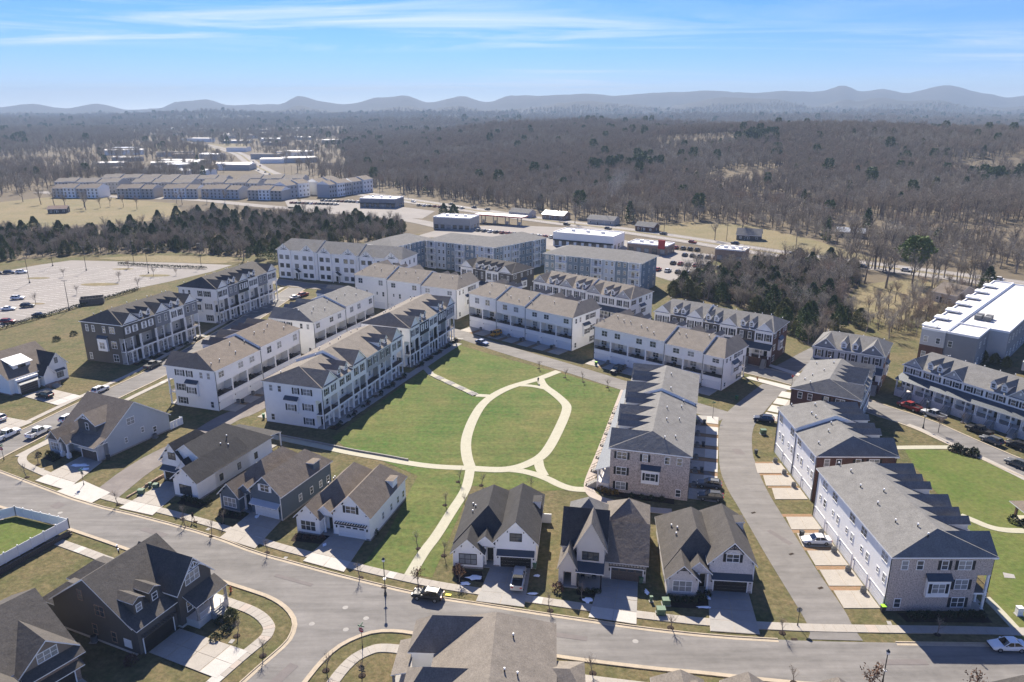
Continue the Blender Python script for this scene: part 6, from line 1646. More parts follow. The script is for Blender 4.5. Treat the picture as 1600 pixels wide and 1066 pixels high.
# covers, drains, meter boxes
random.seed(3)
def disc(name, x, y, r, m, z=0.068):
    b = MB(); b.lathe([(r, z - 0.02), (r, z), (r * 0.9, z + 0.005)], m, 14, (x, y)); o = b.build(name); o['kind'] = 'structure'
for x, y in ((-24.5, 91.4), (-21.0, 89.0), (-28.5, 87.8), (-23.4, 86.6), (-82.0, 118.0), (17.0, 84.2), (-60.0, 108.5)): disc('manhole_cover', x, y, 0.42, 'concrete_gray')
def patch(name, x, y, w, d, m, z, rz=0.0):
    c, s = math.cos(rz), math.sin(rz); sheet(name, [(x + c * a - s * b_, y + s * a + c * b_) for a, b_ in ((-w / 2, -d / 2), (w / 2, -d / 2), (w / 2, d / 2), (-w / 2, d / 2))], z, m)
for x, y, r in ((39.0, 84.6, 0), (43.8, 118, 0.4), (46.0, 105, 0.4), (47.2, 96, 0.4), (-56.9, 104.8, -0.4), (-19.6, 96.1, -0.3)): patch('drain_grate', x, y, 0.9, 0.45, 'mulch', 0.085, r)
patch('ramp_mat', -9.6, 94.3, 0.9, 0.5, 'yellow_paint', 0.15, -0.2); 
for x, y in ((-95.6, 135.0), (-53.0, 112.6), (-37.0, 103.9), (24.9, 88.9), (53.8, 88.0), (-38.6, 84.2)): patch('meter_cover', x, y, 0.6, 0.8, 'concrete_gray', 0.07, -0.2)
for x, y, w, d_, r in ((-62.0, 111.6, 5.5, 1.1, -0.42), (6.0, 85.6, 9.0, 0.9, -0.2), (-34.0, 98.0, 7.0, 0.7, -0.38), (52.0, 80.2, 6.0, 1.0, 0.0), (-84.0, 120.6, 2.2, 1.8, -0.5), (-29.6, 78.0, 1.4, 4.0, -0.45), (39.5, 132.0, 1.2, 6.0, 0.3), (45.8, 110.0, 1.0, 5.0, 0.5), (48.4, 143.0, 2.0, 2.6, 0.1)): patch('road_patch', x, y, w, d_, 'asphalt_patch', 0.082, r)
# melting snow
def snow(x, y, rx, ry, label):
    b = MB(); n = 14; pts = []
    for i in range(n):
        a = 2 * math.pi * i / n; r = 0.6 + 0.55 * random.random(); pts.append((rx * r * math.cos(a), ry * r * math.sin(a)))
    for i in range(n):
        j = (i + 1) % n; b.face(((*pts[i], 0), (*pts[j], 0), (pts[j][0] * 0.5, pts[j][1] * 0.5, 0.1), (pts[i][0] * 0.5, pts[i][1] * 0.5, 0.1)), 'snow')
    b.face([(p[0] * 0.5, p[1] * 0.5, 0.1) for p in pts], 'snow')
    tag(b.build('snow_patch', None, (x, y, 0.15)), label, 'snow patch', 'melting snow patches')
for x, y, rx, ry, l in ((-5.9, 98.6, 1.5, 0.7, 'snow patch in the flower bed beside the farmhouse drive'), (-7.2, 97.0, 0.9, 0.5, 'snow patch by the rusty shrub of the farmhouse'), (3.9, 99.0, 0.5, 0.4, 'small snow patch right of the silver pickup'), (3.2, 94.6, 0.9, 0.3, 'thin snow strip on the farmhouse side lawn'), (11.2, 93.0, 0.8, 0.7, 'snow patch before the cream house porch'), (20.4, 95.0, 0.4, 0.7, 'snow patch beside the cream house drive'), (28.2, 91.4, 1.4, 0.3, 'long snow strip before the pale brick house'), (29.3, 93.6, 0.5, 0.6, 'snow patch by the pale brick entry'), (-88.8, 136.6, 2.2, 0.8, 'wide snow smear on the pale blue house drive'), (-45.8, 116.6, 0.5, 0.7, 'small snow patch on the slate blue house drive'), (-31.5, 107.6, 0.4, 0.6, 'small snow patch on the drive of the pergola house'), (-87.0, 134.9, 1.0, 0.7, 'second snow smear on the pale blue house drive')):
    snow(x, y, rx, ry, l)
# planting beds
for pts in ([(-9.6, 100.9), (-4.8, 100.3), (-4.4, 97.4), (-8.6, 98.2)], [(23.0, 93.8), (30.0, 93.4), (30.0, 91.0), (23.4, 91.4)], [(-37.4, 111.2), (-30.6, 110.6), (-31.6, 107.8), (-37.6, 109.0)], [(-53.6, 119.2), (-47.6, 117.6), (-47.2, 115.4), (-53.0, 116.6)], [(-61.8, 123.8), (-56.6, 121.4), (-57.4, 119.4), (-62.4, 121.4)], [(-98.6, 142.6), (-94.6, 140.2), (-95.2, 138.0), (-98.6, 140.0)], [(56.0, 90.2), (68.6, 90.2), (68.6, 88.0), (56.4, 88.2)], [(17.2, 126.6), (30.5, 122.9), (30.0, 121.0), (17.0, 124.4)], [(9.8, 95.6), (13.4, 95.0), (13.2, 93.6), (9.8, 94.4)],
            [(93.5, 143.5), (97.5, 139.5), (99.5, 141.5), (95.0, 145.5)]):
    sheet('planting_bed', pts, 0.075, 'mulch')
e71x, e71y = Vector((math.cos(R_(71.5)), math.sin(R_(71.5)))), Vector((-math.sin(R_(71.5)), math.cos(R_(71.5))))
for oo, rr, LL, nn in (((-42.75, 154.3), 71.5, 40, 6), ((-28.5, 196.5), 70, 30, 5), ((-109.6, 198.6), 72, 30, 5), ((-99.4, 241.3), 73, 34, 6)):
    ex, ey = Vector((math.cos(R_(rr)), math.sin(R_(rr)))), Vector((-math.sin(R_(rr)), math.cos(R_(rr)))); O = Vector(oo)
    for k in range(nn):
        a = O + ex * (LL / nn * (k + 0.08)) - ey * 0.8; q = [a, a + ex * (LL / nn * 0.72), a + ex * (LL / nn * 0.72) - ey * 2.0, a - ey * 2.0]
        sheet('planting_bed', [tuple(p) for p in q], 0.06, 'mulch')
        c = a + ex * (LL / nn * 0.80) - ey * -0.05; patch('front_walk', (c - ey * 0.9 + ex * 0.6).x, (c - ey * 0.9 + ex * 0.6).y, 1.1, 2.3, 'concrete_gray', 0.085, R_(rr))
sheet('stone_scatter', [(77.0, 98.6), (78.6, 98.4), (79.0, 99.4), (77.6, 100.0)], 0.09, 'concrete_gray')
# pavilion at the right edge
t = empty('pavilion', (91.5, 114.0, 0.0)); tag(t, 'timber posted pavilion with grey roof cut by the right edge', 'pavilion')
MB().box(-1.6, 5, -2.5, 3.0, 0, 0.15, 'path').build('floor', t)
for x in (-1.2, 4.6):
    for y in (-2.0, 2.5): column(t, x, y, 0.15, 2.9, 0.18, 'wood', 'post')
gable_roof(t, -1.6, 5, -2.5, 3.0, 2.9, 1.5, 'x', 'roof_brown', 0.5, hip0=2.5, hip1=2.5)
# porch table and chairs of the cream house
t = empty('porch_table', (11.9, 98.3, 0.2)); tag(t, 'round table on the cream house porch', 'table'); MB().lathe([(0.55, 0.7), (0.55, 0.75)], 'cream', 14).build('top', t); MB().bar((0, 0, 0), (0, 0, 0.7), 0.06, 'black', 6).build('leg', t)
for i, (dx, dy) in enumerate(((-0.85, 0.1), (0.85, 0.1))):
    t = empty('porch_chair', (11.9 + dx, 98.3 + dy, 0.2), R_(90 if dx > 0 else -90)); tag(t, 'dark chair %s of the porch table' % ('left' if dx < 0 else 'right'), 'chair', 'porch chairs')
    MB().box(-0.25, 0.25, -0.25, 0.25, 0.42, 0.47, 'black').build('seat', t); MB().box(-0.25, 0.25, -0.27, -0.22, 0.47, 0.95, 'black').build('backrest', t)
    for a in (-0.22, 0.22):
        for c in (-0.22, 0.22): MB().bar((a, c, 0), (a, c, 0.42), 0.025, 'black', 4).build('leg', t)
# balcony furniture seen on the open rear balconies
for i, (orow, rot, L, n, D, e, nm) in enumerate((((27.6, 223.2), 140.6, 42.0, 7, 15.0, 10.9, 'the seven-balcony row'), ((63.6, 189.6), 139.8, 40.0, 7, 14.2, 9.7, 'the row near the lane'), ((-73.6, 203.0), 251.5, 35.0, 6, 14.4, 10.5, 'the near alley row'), ((-60.8, 244.7), 249.5, 34.0, 6, 15.4, 10.4, 'the far alley row'))):
    ex, ey = Vector((math.cos(R_(rot)), math.sin(R_(rot)))), Vector((-math.sin(R_(rot)), math.cos(R_(rot))))
    for k in range(n):
        p = Vector(orow) + ex * (L / n * (k + 0.55)) + ey * (D - 1.1)
        t = empty('balcony_chair', (p.x, p.y, e * 0.335 + 0.02), R_(rot)); tag(t, 'dark outdoor chair on a balcony of ' + nm, 'chair', 'outdoor chairs on balconies')
        MB().box(-0.5, 0.5, -0.35, 0.35, 0.35, 0.45, 'black').build('seat', t); MB().box(-0.5, 0.5, -0.4, -0.32, 0.45, 0.95, 'black').build('backrest', t)
        for s in (-0.45, 0.45): MB().box(s - 0.05, s + 0.05, -0.35, 0.35, 0, 0.6, 'black').build('armrest', t)

# ---------------------------------------------------------------- people
def person(x, y, rz, label, top='cloth_black', legs='cloth_black', h=1.75, stride=0.22):
    """one continuous skinned figure, mid-stride"""
    s = h / 1.75
    J = {'pelvis': (0, 0, 0.95), 'waist': (0, 0.0, 1.1), 'chest': (0, 0.02, 1.32), 'neck': (0, 0.03, 1.48), 'head': (0, 0.06, 1.58), 'crown': (0, 0.05, 1.72),
         'hl': (-0.1, 0, 0.9), 'kl': (-0.11, stride * 0.75, 0.5), 'al': (-0.11, stride, 0.09), 'tl': (-0.11, stride + 0.16, 0.04), 'hr': (0.1, 0, 0.9), 'kr': (0.11, -stride * 0.1, 0.49), 'ar': (0.11, -stride * 1.1, 0.12), 'tr': (0.11, -stride * 1.1 + 0.15, 0.04),
         'sl': (-0.19, 0.0, 1.4), 'el': (-0.25, -0.1, 1.13), 'wl': (-0.24, 0.02, 0.9), 'fl': (-0.235, 0.06, 0.79), 'sr': (0.19, 0.0, 1.4), 'er': (0.26, 0.05, 1.14), 'wr': (0.25, 0.2, 0.95), 'fr': (0.245, 0.27, 0.88)}
    rad = {'pelvis': 0.15, 'waist': 0.13, 'chest': 0.155, 'neck': 0.06, 'head': 0.095, 'crown': 0.075, 'hl': 0.095, 'kl': 0.065, 'al': 0.045, 'tl': 0.04, 'hr': 0.095, 'kr': 0.065, 'ar': 0.045, 'tr': 0.04, 'sl': 0.065, 'el': 0.045, 'wl': 0.032, 'fl': 0.028, 'sr': 0.065, 'er': 0.045, 'wr': 0.032, 'fr': 0.028}
    E = [('pelvis', 'waist'), ('waist', 'chest'), ('chest', 'neck'), ('neck', 'head'), ('head', 'crown'), ('pelvis', 'hl'), ('hl', 'kl'), ('kl', 'al'), ('al', 'tl'), ('pelvis', 'hr'), ('hr', 'kr'), ('kr', 'ar'), ('ar', 'tr'), ('chest', 'sl'), ('sl', 'el'), ('el', 'wl'), ('wl', 'fl'), ('chest', 'sr'), ('sr', 'er'), ('er', 'wr'), ('wr', 'fr')]
    nm = list(J); me = bpy.data.meshes.new('person'); me.from_pydata([tuple(c * s for c in J[k]) for k in nm], [(nm.index(a), nm.index(b)) for a, b in E], [])
    o = link('person', me, None, (x, y, 0.13), rz); o['label'] = label; o['category'] = 'person'
    md = o.modifiers.new('skin', 'SKIN'); sv = me.skin_vertices[0].data
    for i, k in enumerate(nm): sv[i].radius = (rad[k] * s, rad[k] * s); sv[i].use_root = (k == 'pelvis')
    o.modifiers.new('sub', 'SUBSURF').levels = 1; o.modifiers['sub'].render_levels = 2
    dg = bpy.context.evaluated_depsgraph_get(); ev = o.evaluated_get(dg); m2 = bpy.data.meshes.new_from_object(ev); o.modifiers.clear(); o.data = m2
    for m in ('skin', top, legs, 'hair', 'black'): m2.materials.append(M[m])
    for p in m2.polygons:
        c = p.center; z = c.z / s; p.use_smooth = True
        p.material_index = 4 if z < 0.1 else (2 if z < 0.98 and abs(c.x) < 0.2 * s else (0 if (z > 1.5 or (abs(c.x) > 0.2 * s and z < 0.93)) else 1))
        if z > 1.5 and (z > 1.66 or c.y < 0.03 * s): p.material_index = 3
    return o
person(-56.7, 115.2, R_(-115), 'person in black clothes walking a dog on the front pavement')
person(7.0, 184.0, R_(20), 'person in dark blue walking on the park path', 'cloth_blue')
def dog(x, y, rz, label):
    V = [(0, 0, 0.42), (0, 0.3, 0.45), (0, 0.45, 0.6), (0, 0.56, 0.66), (0, 0.7, 0.62), (0, -0.25, 0.44), (0, -0.42, 0.55), (-0.08, 0.28, 0.22), (-0.08, 0.28, 0.02), (0.08, 0.32, 0.22), (0.08, 0.36, 0.02), (-0.08, -0.2, 0.28), (-0.08, -0.32, 0.17), (-0.08, -0.29, 0.02), (0.08, -0.24, 0.28), (0.08, -0.36, 0.17), (0.08, -0.33, 0.02)]
    r = [0.13, 0.14, 0.09, 0.09, 0.05, 0.12, 0.035, 0.045, 0.035, 0.045, 0.035, 0.06, 0.035, 0.03, 0.06, 0.035, 0.03]
    E = [(0, 1), (1, 2), (2, 3), (3, 4), (0, 5), (5, 6), (1, 7), (7, 8), (1, 9), (9, 10), (5, 11), (11, 12), (12, 13), (5, 14), (14, 15), (15, 16)]
    me = bpy.data.meshes.new('dog'); me.from_pydata(V, E, []); o = link('dog', me, None, (x, y, 0.13), rz); tag(o, label, 'dog')
    o.modifiers.new('skin', 'SKIN')
    for i, q in enumerate(r): me.skin_vertices[0].data[i].radius = (q, q)
    me.skin_vertices[0].data[0].use_root = True
    o.modifiers.new('sub', 'SUBSURF').levels = 1
    m2 = bpy.data.meshes.new_from_object(o.evaluated_get(bpy.context.evaluated_depsgraph_get())); o.modifiers.clear(); o.data = m2; m2.materials.append(M['fur'])
dog(-55.9, 114.2, R_(-115), 'brown dog walking beside the person on the front pavement')

# ---------------------------------------------------------------- trees and shrubs
def rvec(rng): 
    while True:
        v = Vector((rng.uniform(-1, 1), rng.uniform(-1, 1), rng.uniform(-1, 1)))
        if 0.05 < v.length < 1: return v.normalized()
def blade(b, p, d, L, w, m, rng):
    """one flat twig"""
    s = d.cross(rvec(rng))
    if s.length < 1e-3: s = Vector((1, 0, 0))
    s = s.normalized() * w / 2
    k = len(b.v); b.v += [tuple(p - s), tuple(p + s), tuple(p + d * L)]
    b.f.append((k, k + 1, k + 2)); b.m.append(b.mi(m))
def bare_tree(seed, h=12.0, spread=4.2, twigs=900, m='twig', wood='bark', tw=0.05, tl=1.0):
    rng = random.Random(seed)
    t, c = MB(), MB()
    th = h * rng.uniform(0.22, 0.34); r0 = h * 0.017
    p = Vector((0, 0, -0.3)); top = Vector((rng.uniform(-.4, .4), rng.uniform(-.4, .4), th)); t.bar(p, top, r0 * 1.25, wood, 7, r0)
    lead = top + Vector((rng.uniform(-.6, .6), rng.uniform(-.6, .6), h * 0.42)); t.bar(top, lead, r0, wood, 6, r0 * 0.45)
    ends = []
    n = rng.randint(7, 9)
    for i in range(n):
        a = 2 * math.pi * (i + rng.random() * 0.6) / n; u = rng.random()
        s = top.lerp(lead, u * 0.85)
        el = rng.uniform(0.5, 1.0) + 0.35 * u
        d = Vector((math.cos(a) * math.cos(el), math.sin(a) * math.cos(el), math.sin(el)))
        L = spread * rng.uniform(0.75, 1.15) * (1.15 - 0.45 * u)
        m1 = s + d * L * 0.55 + Vector((0, 0, 0.15 * L)); e = m1 + (d + Vector((0, 0, 0.55))).normalized() * L * 0.6
        t.bar(s, m1, r0 * 0.5, wood, 5, r0 * 0.3, False); t.bar(m1, e, r0 * 0.3, wood, 4, r0 * 0.1, False)
        ends += [(s.lerp(m1, 0.6), d), (m1, d), (m1.lerp(e, .5), d), (e, d)]
    ends += [(lead, Vector((0, 0, 1))), (top.lerp(lead, 0.7), Vector((0, 0, 1)))]
    subs = []
    for q, d in ends:
        for _ in range(3):
            dd = (d * 0.6 + rvec(rng) * 0.9 + Vector((0, 0, 0.35))).normalized(); L = spread * rng.uniform(0.25, 0.5); e = q + dd * L
            c.bar(q, e, r0 * 0.13, wood, 3, r0 * 0.04, False); subs.append((q, e, dd))
    for i in range(twigs):
        q, e, dd = subs[i % len(subs)]
        pt = q.lerp(e, rng.uniform(0.1, 1.05)); d = (dd * 0.7 + rvec(rng) + Vector((0, 0, 0.25))).normalized()
        blade(c, pt, d, tl * rng.uniform(0.5, 1.2), tw, m, rng)
    return t, c
def conifer(seed, h=9.0, r=2.1, n=900, m='needle', wood='bark', pine=False, size=0.5):
    rng = random.Random(seed); t, c = MB(), MB()
    t.bar((0, 0, -0.3), (0, 0, h * 0.9), h * 0.018, wood, 6, 0.03)
    z0 = h * (0.45 if pine else 0.06)
    lob = [(rng.uniform(0, 6.28), rng.uniform(z0, h * 0.9), rng.uniform(0.75, 1.25)) for _ in range(14)]
    for i in range(n):
        u = rng.random() ** 0.8; z = z0 + (h - z0) * u
        if pine: rr = r * math.sin(math.pi * (0.12 + 0.8 * u)) ** 0.7
        else: rr = r * (1 - u ** (2.2 if seed % 2 else 1.25)) ** 0.9 * (0.62 + 0.4 * min(1, u * 5)) + 0.12
        a = rng.uniform(0, 6.283)
        k = 1.0
        for la, lz, lk in lob:
            if abs(z - lz) < h * 0.12 and math.cos(a - la) > 0.6: k *= lk
        q = rr * k * (rng.random() ** 0.35)
        p = Vector((q * math.cos(a), q * math.sin(a), z)); out = Vector((math.cos(a), math.sin(a), rng.uniform(-0.2, 0.7))).normalized()
        d = (out + rvec(rng) * 0.6).normalized(); s = d.cross(rvec(rng)).normalized() * size * 0.4; L = size * rng.uniform(0.7, 1.4)
        b = c; kx = len(b.v); b.v += [tuple(p - s), tuple(p + s), tuple(p + d * L + s * 0.3), tuple(p + d * L - s * 0.3)]; b.f.append((kx, kx + 1, kx + 2, kx + 3)); b.m.append(b.mi(m))
    return t, c
def shrub_mesh(seed, r=0.6, h=0.8, n=160, m='shrub_green', size=0.18):
    rng = random.Random(seed); c = MB()
    for i in range(n):
        v = rvec(rng); v.z = abs(v.z); k = 0.6 + 0.45 * rng.random()
        p = Vector((v.x * r * k, v.y * r * k, 0.05 + v.z * h * k)); d = (v + rvec(rng) * 0.7).normalized(); s = d.cross(rvec(rng)).normalized() * size * 0.5
        kx = len(c.v); c.v += [tuple(p - s), tuple(p + s), tuple(p + d * size)]; c.f.append((kx, kx + 1, kx + 2)); c.m.append(c.mi(m))
    for i in range(5): 
        v = rvec(rng); c.bar((0, 0, 0), (v.x * r * 0.6, v.y * r * 0.6, h * 0.7), 0.02, 'bark', 3)
    return c.mesh('shrub')

BARE = []
for i, (h, sp, tw, m, wd) in enumerate(((13, 4.6, 1100, 'twig', 'bark'), (11, 4.0, 950, 'twig_gray', 'bark_pale'), (14.5, 4.4, 1200, 'twig', 'bark'), (10, 3.9, 950, 'twig_red', 'bark'), (12, 5.0, 1100, 'twig_gray', 'bark'), (8, 3.4, 800, 'twig', 'bark'))):
    t_, c_ = bare_tree(100 + i, h, sp, tw, m, wd); BARE.append((t_.mesh('trunk'), c_.mesh('crown')))
CEDAR = []
for i, (h, r, m) in enumerate(((8.4, 3.3, 'needle'), (7.4, 3.4, 'needle_olive'), (9.4, 3.7, 'needle'), (6.4, 2.9, 'needle_olive'))):
    t_, c_ = conifer(200 + i, h, r, 1500, m); CEDAR.append((t_.mesh('trunk'), c_.mesh('crown')))
t_, c_ = conifer(230, 14, 3.6, 1500, 'needle_bright', pine=True, size=0.7); PINE = (t_.mesh('trunk'), c_.mesh('crown'))
def tree(ms, x, y, s, label, group, rz=None, cat='tree', name='tree'):
    t = empty(name, (x, y, terrain(x, y)), random.uniform(0, 6.28) if rz is None else rz); t.scale = (s * random.uniform(0.88, 1.12), s * random.uniform(0.88, 1.12), s)
    tag(t, label, cat, group); link('trunk', ms[0], t); link('crown', ms[1], t); return t
def inside(p, poly):
    x, y = p; r = False; j = len(poly) - 1
    for i in range(len(poly)):
        xi, yi = poly[i]; xj, yj = poly[j]
        if (yi > y) != (yj > y) and x < (xj - xi) * (y - yi) / (yj - yi) + xi: r = not r
        j = i
    return r
def poisson(poly, dmin, n, rng):
    xs = [p[0] for p in poly]; ys = [p[1] for p in poly]; out = []; grid = {}
    for _ in range(n * 12):
        p = (rng.uniform(min(xs), max(xs)), rng.uniform(min(ys), max(ys)))
        if not inside(p, poly): continue
        gk = (int(p[0] / dmin), int(p[1] / dmin))
        if any((q[0] - p[0]) ** 2 + (q[1] - p[1]) ** 2 < dmin * dmin for a in (-1, 0, 1) for b in (-1, 0, 1) for q in grid.get((gk[0] + a, gk[1] + b), ())): continue
        grid.setdefault(gk, []).append(p); out.append(p)
        if len(out) >= n: break
    return out
WOODS = {
 'left_wood': [(-257, 338), (-246, 348), (-221, 364), (-170, 373), (-133, 358), (-122, 377), (-84, 399), (-58, 412), (-69, 464), (-101, 484), (-162, 505), (-218, 505), (-215, 459), (-257, 421), (-301, 432), (-324, 432)],
 'cedar_wood': [(60, 277), (66, 294), (78, 312), (98, 328), (122, 340), (146, 340), (153, 325), (145, 300), (127, 273), (116, 242), (105, 231), (92, 216), (90, 228), (90, 248), (82, 267), (68, 277)]}
rng = random.Random(11)
pts = sorted(poisson(WOODS['left_wood'], 5.4, 190, rng), key=lambda p: p[1])
for i, (x, y) in enumerate(pts):
    ev = rng.random() < (0.8 if noise.noise((x / 30, y / 30, 0)) > 0.0 else 0.42)
    if ev: tree(rng.choice(CEDAR), x, y, rng.uniform(0.8, 1.25), 'dark evergreen in the wood behind the parking lot', 'evergreens of the left wood', name='cedar_tree')
    else: tree(rng.choice(BARE), x, y, rng.uniform(0.7, 1.0), 'bare grey-brown tree in the wood behind the parking lot', 'bare trees of the left wood', name='bare_tree')
pts = poisson(WOODS['cedar_wood'], 5.2, 170, rng)
for x, y in pts:
    near = y < 300 and x < 112
    if rng.random() < (0.85 if near else 0.2): tree(rng.choice(CEDAR), x, y, rng.uniform(0.75, 1.1), 'dark olive evergreen in the wood behind the brick-ended townhouses', 'evergreens of the cedar wood', name='cedar_tree')
    else: tree(rng.choice(BARE), x, y, rng.uniform(0.75, 1.0), 'bare purple-brown tree in the wood behind the brick-ended townhouses', 'bare trees of the cedar wood', name='bare_tree')
SINGLE = [(BARE[0], 148, 302, 0.95, 'tall bare tree at the left edge of the straw field'), (BARE[2], 152.5, 293, 0.95, 'bare tree with two limbs in the straw field'), (BARE[4], 165, 296, 0.85, 'bare tree left of the bright pine'), (BARE[0], 172, 294, 0.8, 'bare tree right of the bright pine'), (PINE, 167.5, 301, 1.0, 'bright green pine in the straw field'), (CEDAR[2], 192, 290, 0.9, 'dark fir beside the highway near the hotel'),
          (CEDAR[1], 117, 238, 0.75, 'dark evergreen bush at the near corner of the straw field'), (BARE[3], 121, 233, 0.7, 'spreading red-brown bare tree behind the short grey-gabled row'), (BARE[1], 116.5, 246, 0.75, 'pale bare tree beside the evergreen bush'), (BARE[5], 143, 271, 0.6, 'low bare shrub tree in the straw field'), (BARE[5], 147, 262, 0.55, 'small round bare tree in the straw field'), (BARE[3], 136, 238, 0.7, 'reddish upright bare tree near the hotel'), (BARE[3], 131, 418, 1.2, 'large red-brown bare tree beside the lone cottage'), (BARE[4], 113, 408, 0.8, 'bare tree at the left side of the lone cottage'), (BARE[1], 157, 404, 0.7, 'low bare tree right of the lone cottage'),
          (CEDAR[0], -123, 356, 0.9, 'evergreen at the corner of the white apartment house'), (CEDAR[2], -114, 350, 1.0, 'tall evergreen left of the white apartment house'), (BARE[2], -130, 352, 0.8, 'bare tree beside the apartment house evergreens'), (BARE[4], 40, 470, 0.9, 'wide bare tree by the roadside house'), (BARE[0], 30, 485, 0.8, 'bare tree behind the pale-roofed roadside shop'), (CEDAR[2], -45, 488, 1.0, 'evergreen by the fuel station, left one'), (CEDAR[0], -38, 482, 1.1, 'evergreen by the fuel station, right one')]
for ms, x, y, s, lab in SINGLE: tree(ms, x, y, s * (1.42 if 140 < x < 200 and ms not in CEDAR else 1.15), lab, 'single trees', name='tree')
for i, (x, y) in enumerate(((133, 207.5), (135, 205), (137, 202.6), (138.6, 199.8), (140.2, 197))): tree(CEDAR[3], x, y, 0.5, ('first', 'second', 'third', 'fourth', 'fifth')[i] + ' small cone evergreen of the row beside the hotel, from the left', 'cone evergreens beside the hotel', name='cone_evergreen')
for x, y in ((-384, 584), (-360, 568), (-328, 545), (-308, 536), (-304, 548), (-301, 556), (-289, 552), (-273, 540), (-260, 576), (-252, 568), (-236, 575), (-225, 583), (-345, 560), (-318, 552)): tree(rng.choice(BARE), x, y, rng.uniform(0.8, 1.1), 'bare tree standing in the left meadow', 'bare trees in the left meadow', name='bare_tree')
edge = poisson([(112, 226), (126, 222), (150, 246), (160, 262), (185, 285), (175, 290), (160, 285), (150, 275), (134, 262), (122, 245)], 4.6, 34, rng)
for x, y in edge: tree(BARE[rng.choice((1, 3, 5))], x, y, rng.uniform(0.5, 0.9), 'low bare thicket tree along the straw field edge', 'thicket trees of the straw field', name='bare_tree')
for i in range(28):
    u = rng.random(); x, y = 196 - 40 * u + rng.uniform(-5, 5), 300 + 52 * u + rng.uniform(-5, 5)
    tree(rng.choice(BARE), x, y - 8, rng.uniform(0.8, 1.2), 'bare tree between the straw field and the highway', 'bare trees along the near highway side', name='bare_tree')
# fringe of individual trees along the far side of the highway
cnt = 0
for i in range(600):
    k = rng.randint(int(len(HWR) * 0.5), len(HWR) - 4); p = HWR[k]; d = (HWR[k + 3] - HWR[k - 3]).normalized(); q = p + Vector((-d.y, d.x)) * -rng.uniform(26, 70)
    if (q - p).dot(Vector((0.72, 0.69))) < 0: q = p - (q - p)
    if inside((q.x, q.y), S['field_n']) or (p - q).length < 24: continue
    tree(rng.choice(BARE), q.x, q.y, rng.uniform(1.0, 1.45), 'bare tree at the wood edge across the highway', 'bare trees at the wood edge across the highway', name='bare_tree'); cnt += 1
    if cnt >= 70: break

# the forest beyond: instanced over the hills
PROTO = bpy.data.collections.new('forest_kinds')
def proto(name, t_, c_):
    b = MB(); b.v = t_.v + c_.v; k = len(t_.v); b.f = t_.f + [tuple(i + k for i in f) for f in c_.f]
    b.mats = list(t_.mats); b.m = list(t_.m) + [b.mi(c_.mats[j]) for j in c_.m]
    o = bpy.data.objects.new(name, b.mesh(name)); PROTO.objects.link(o)
for i, (h, sp, tw, m) in enumerate(((14, 4.6, 900, 'twig'), (11, 3.9, 800, 'twig_gray'), (16, 4.4, 950, 'twig'), (12, 5.0, 850, 'twig_red'), (9, 3.6, 700, 'twig_gray'), (13, 3.6, 800, 'twig'))): proto('forest_%d' % i, *bare_tree(300 + i, h, sp, tw, m, 'bark_pale' if i in (1, 4) else 'bark', 0.085, 1.0))
proto('forest_6', *conifer(310, 12, 3.0, 420, 'needle', size=0.95)); proto('forest_7', *conifer(311, 11, 3.0, 420, 'needle_olive', size=0.95))
proto('forest_8', *conifer(312, 16, 3.6, 450, 'needle', pine=True, size=1.1))
def scatter(name, label, V, rot, scl, idx):
    me = bpy.data.meshes.new(name); me.from_pydata(V, [], [])
    for nm, ty, data in (('rot', 'FLOAT', rot), ('scl', 'FLOAT', scl), ('idx', 'INT', idx)):
        at_ = me.attributes.new(nm, ty, 'POINT'); at_.data.foreach_set('value', data)
    o = link(name, me); tag(o, label, name, kind='stuff')
    ng = bpy.data.node_groups.new('forest', 'GeometryNodeTree'); ng.interface.new_socket('Geometry', in_out='INPUT', socket_type='NodeSocketGeometry'); ng.interface.new_socket('Geometry', in_out='OUTPUT', socket_type='NodeSocketGeometry')
    N, L = ng.nodes, ng.links
    gi, go = N.new('NodeGroupInput'), N.new('NodeGroupOutput'); ip = N.new('GeometryNodeInstanceOnPoints'); ci = N.new('GeometryNodeCollectionInfo')
    ci.inputs['Collection'].default_value = PROTO; ci.inputs['Separate Children'].default_value = True; ci.inputs['Reset Children'].default_value = True
    ip.inputs['Pick Instance'].default_value = True
    def attr(nm, ty):
        a = N.new('GeometryNodeInputNamedAttribute'); a.data_type = ty; a.inputs['Name'].default_value = nm; return a.outputs['Attribute']
    cx = N.new('ShaderNodeCombineXYZ'); L.new(attr('rot', 'FLOAT'), cx.inputs['Z']); L.new(cx.outputs[0], ip.inputs['Rotation'])
    L.new(attr('scl', 'FLOAT'), ip.inputs['Scale']); L.new(attr('idx', 'INT'), ip.inputs['Instance Index'])
    L.new(gi.outputs[0], ip.inputs['Points']); L.new(ci.outputs[0], ip.inputs['Instance']); L.new(ip.outputs[0], go.inputs[0])
    md = o.modifiers.new('forest', 'NODES'); md.node_group = ng
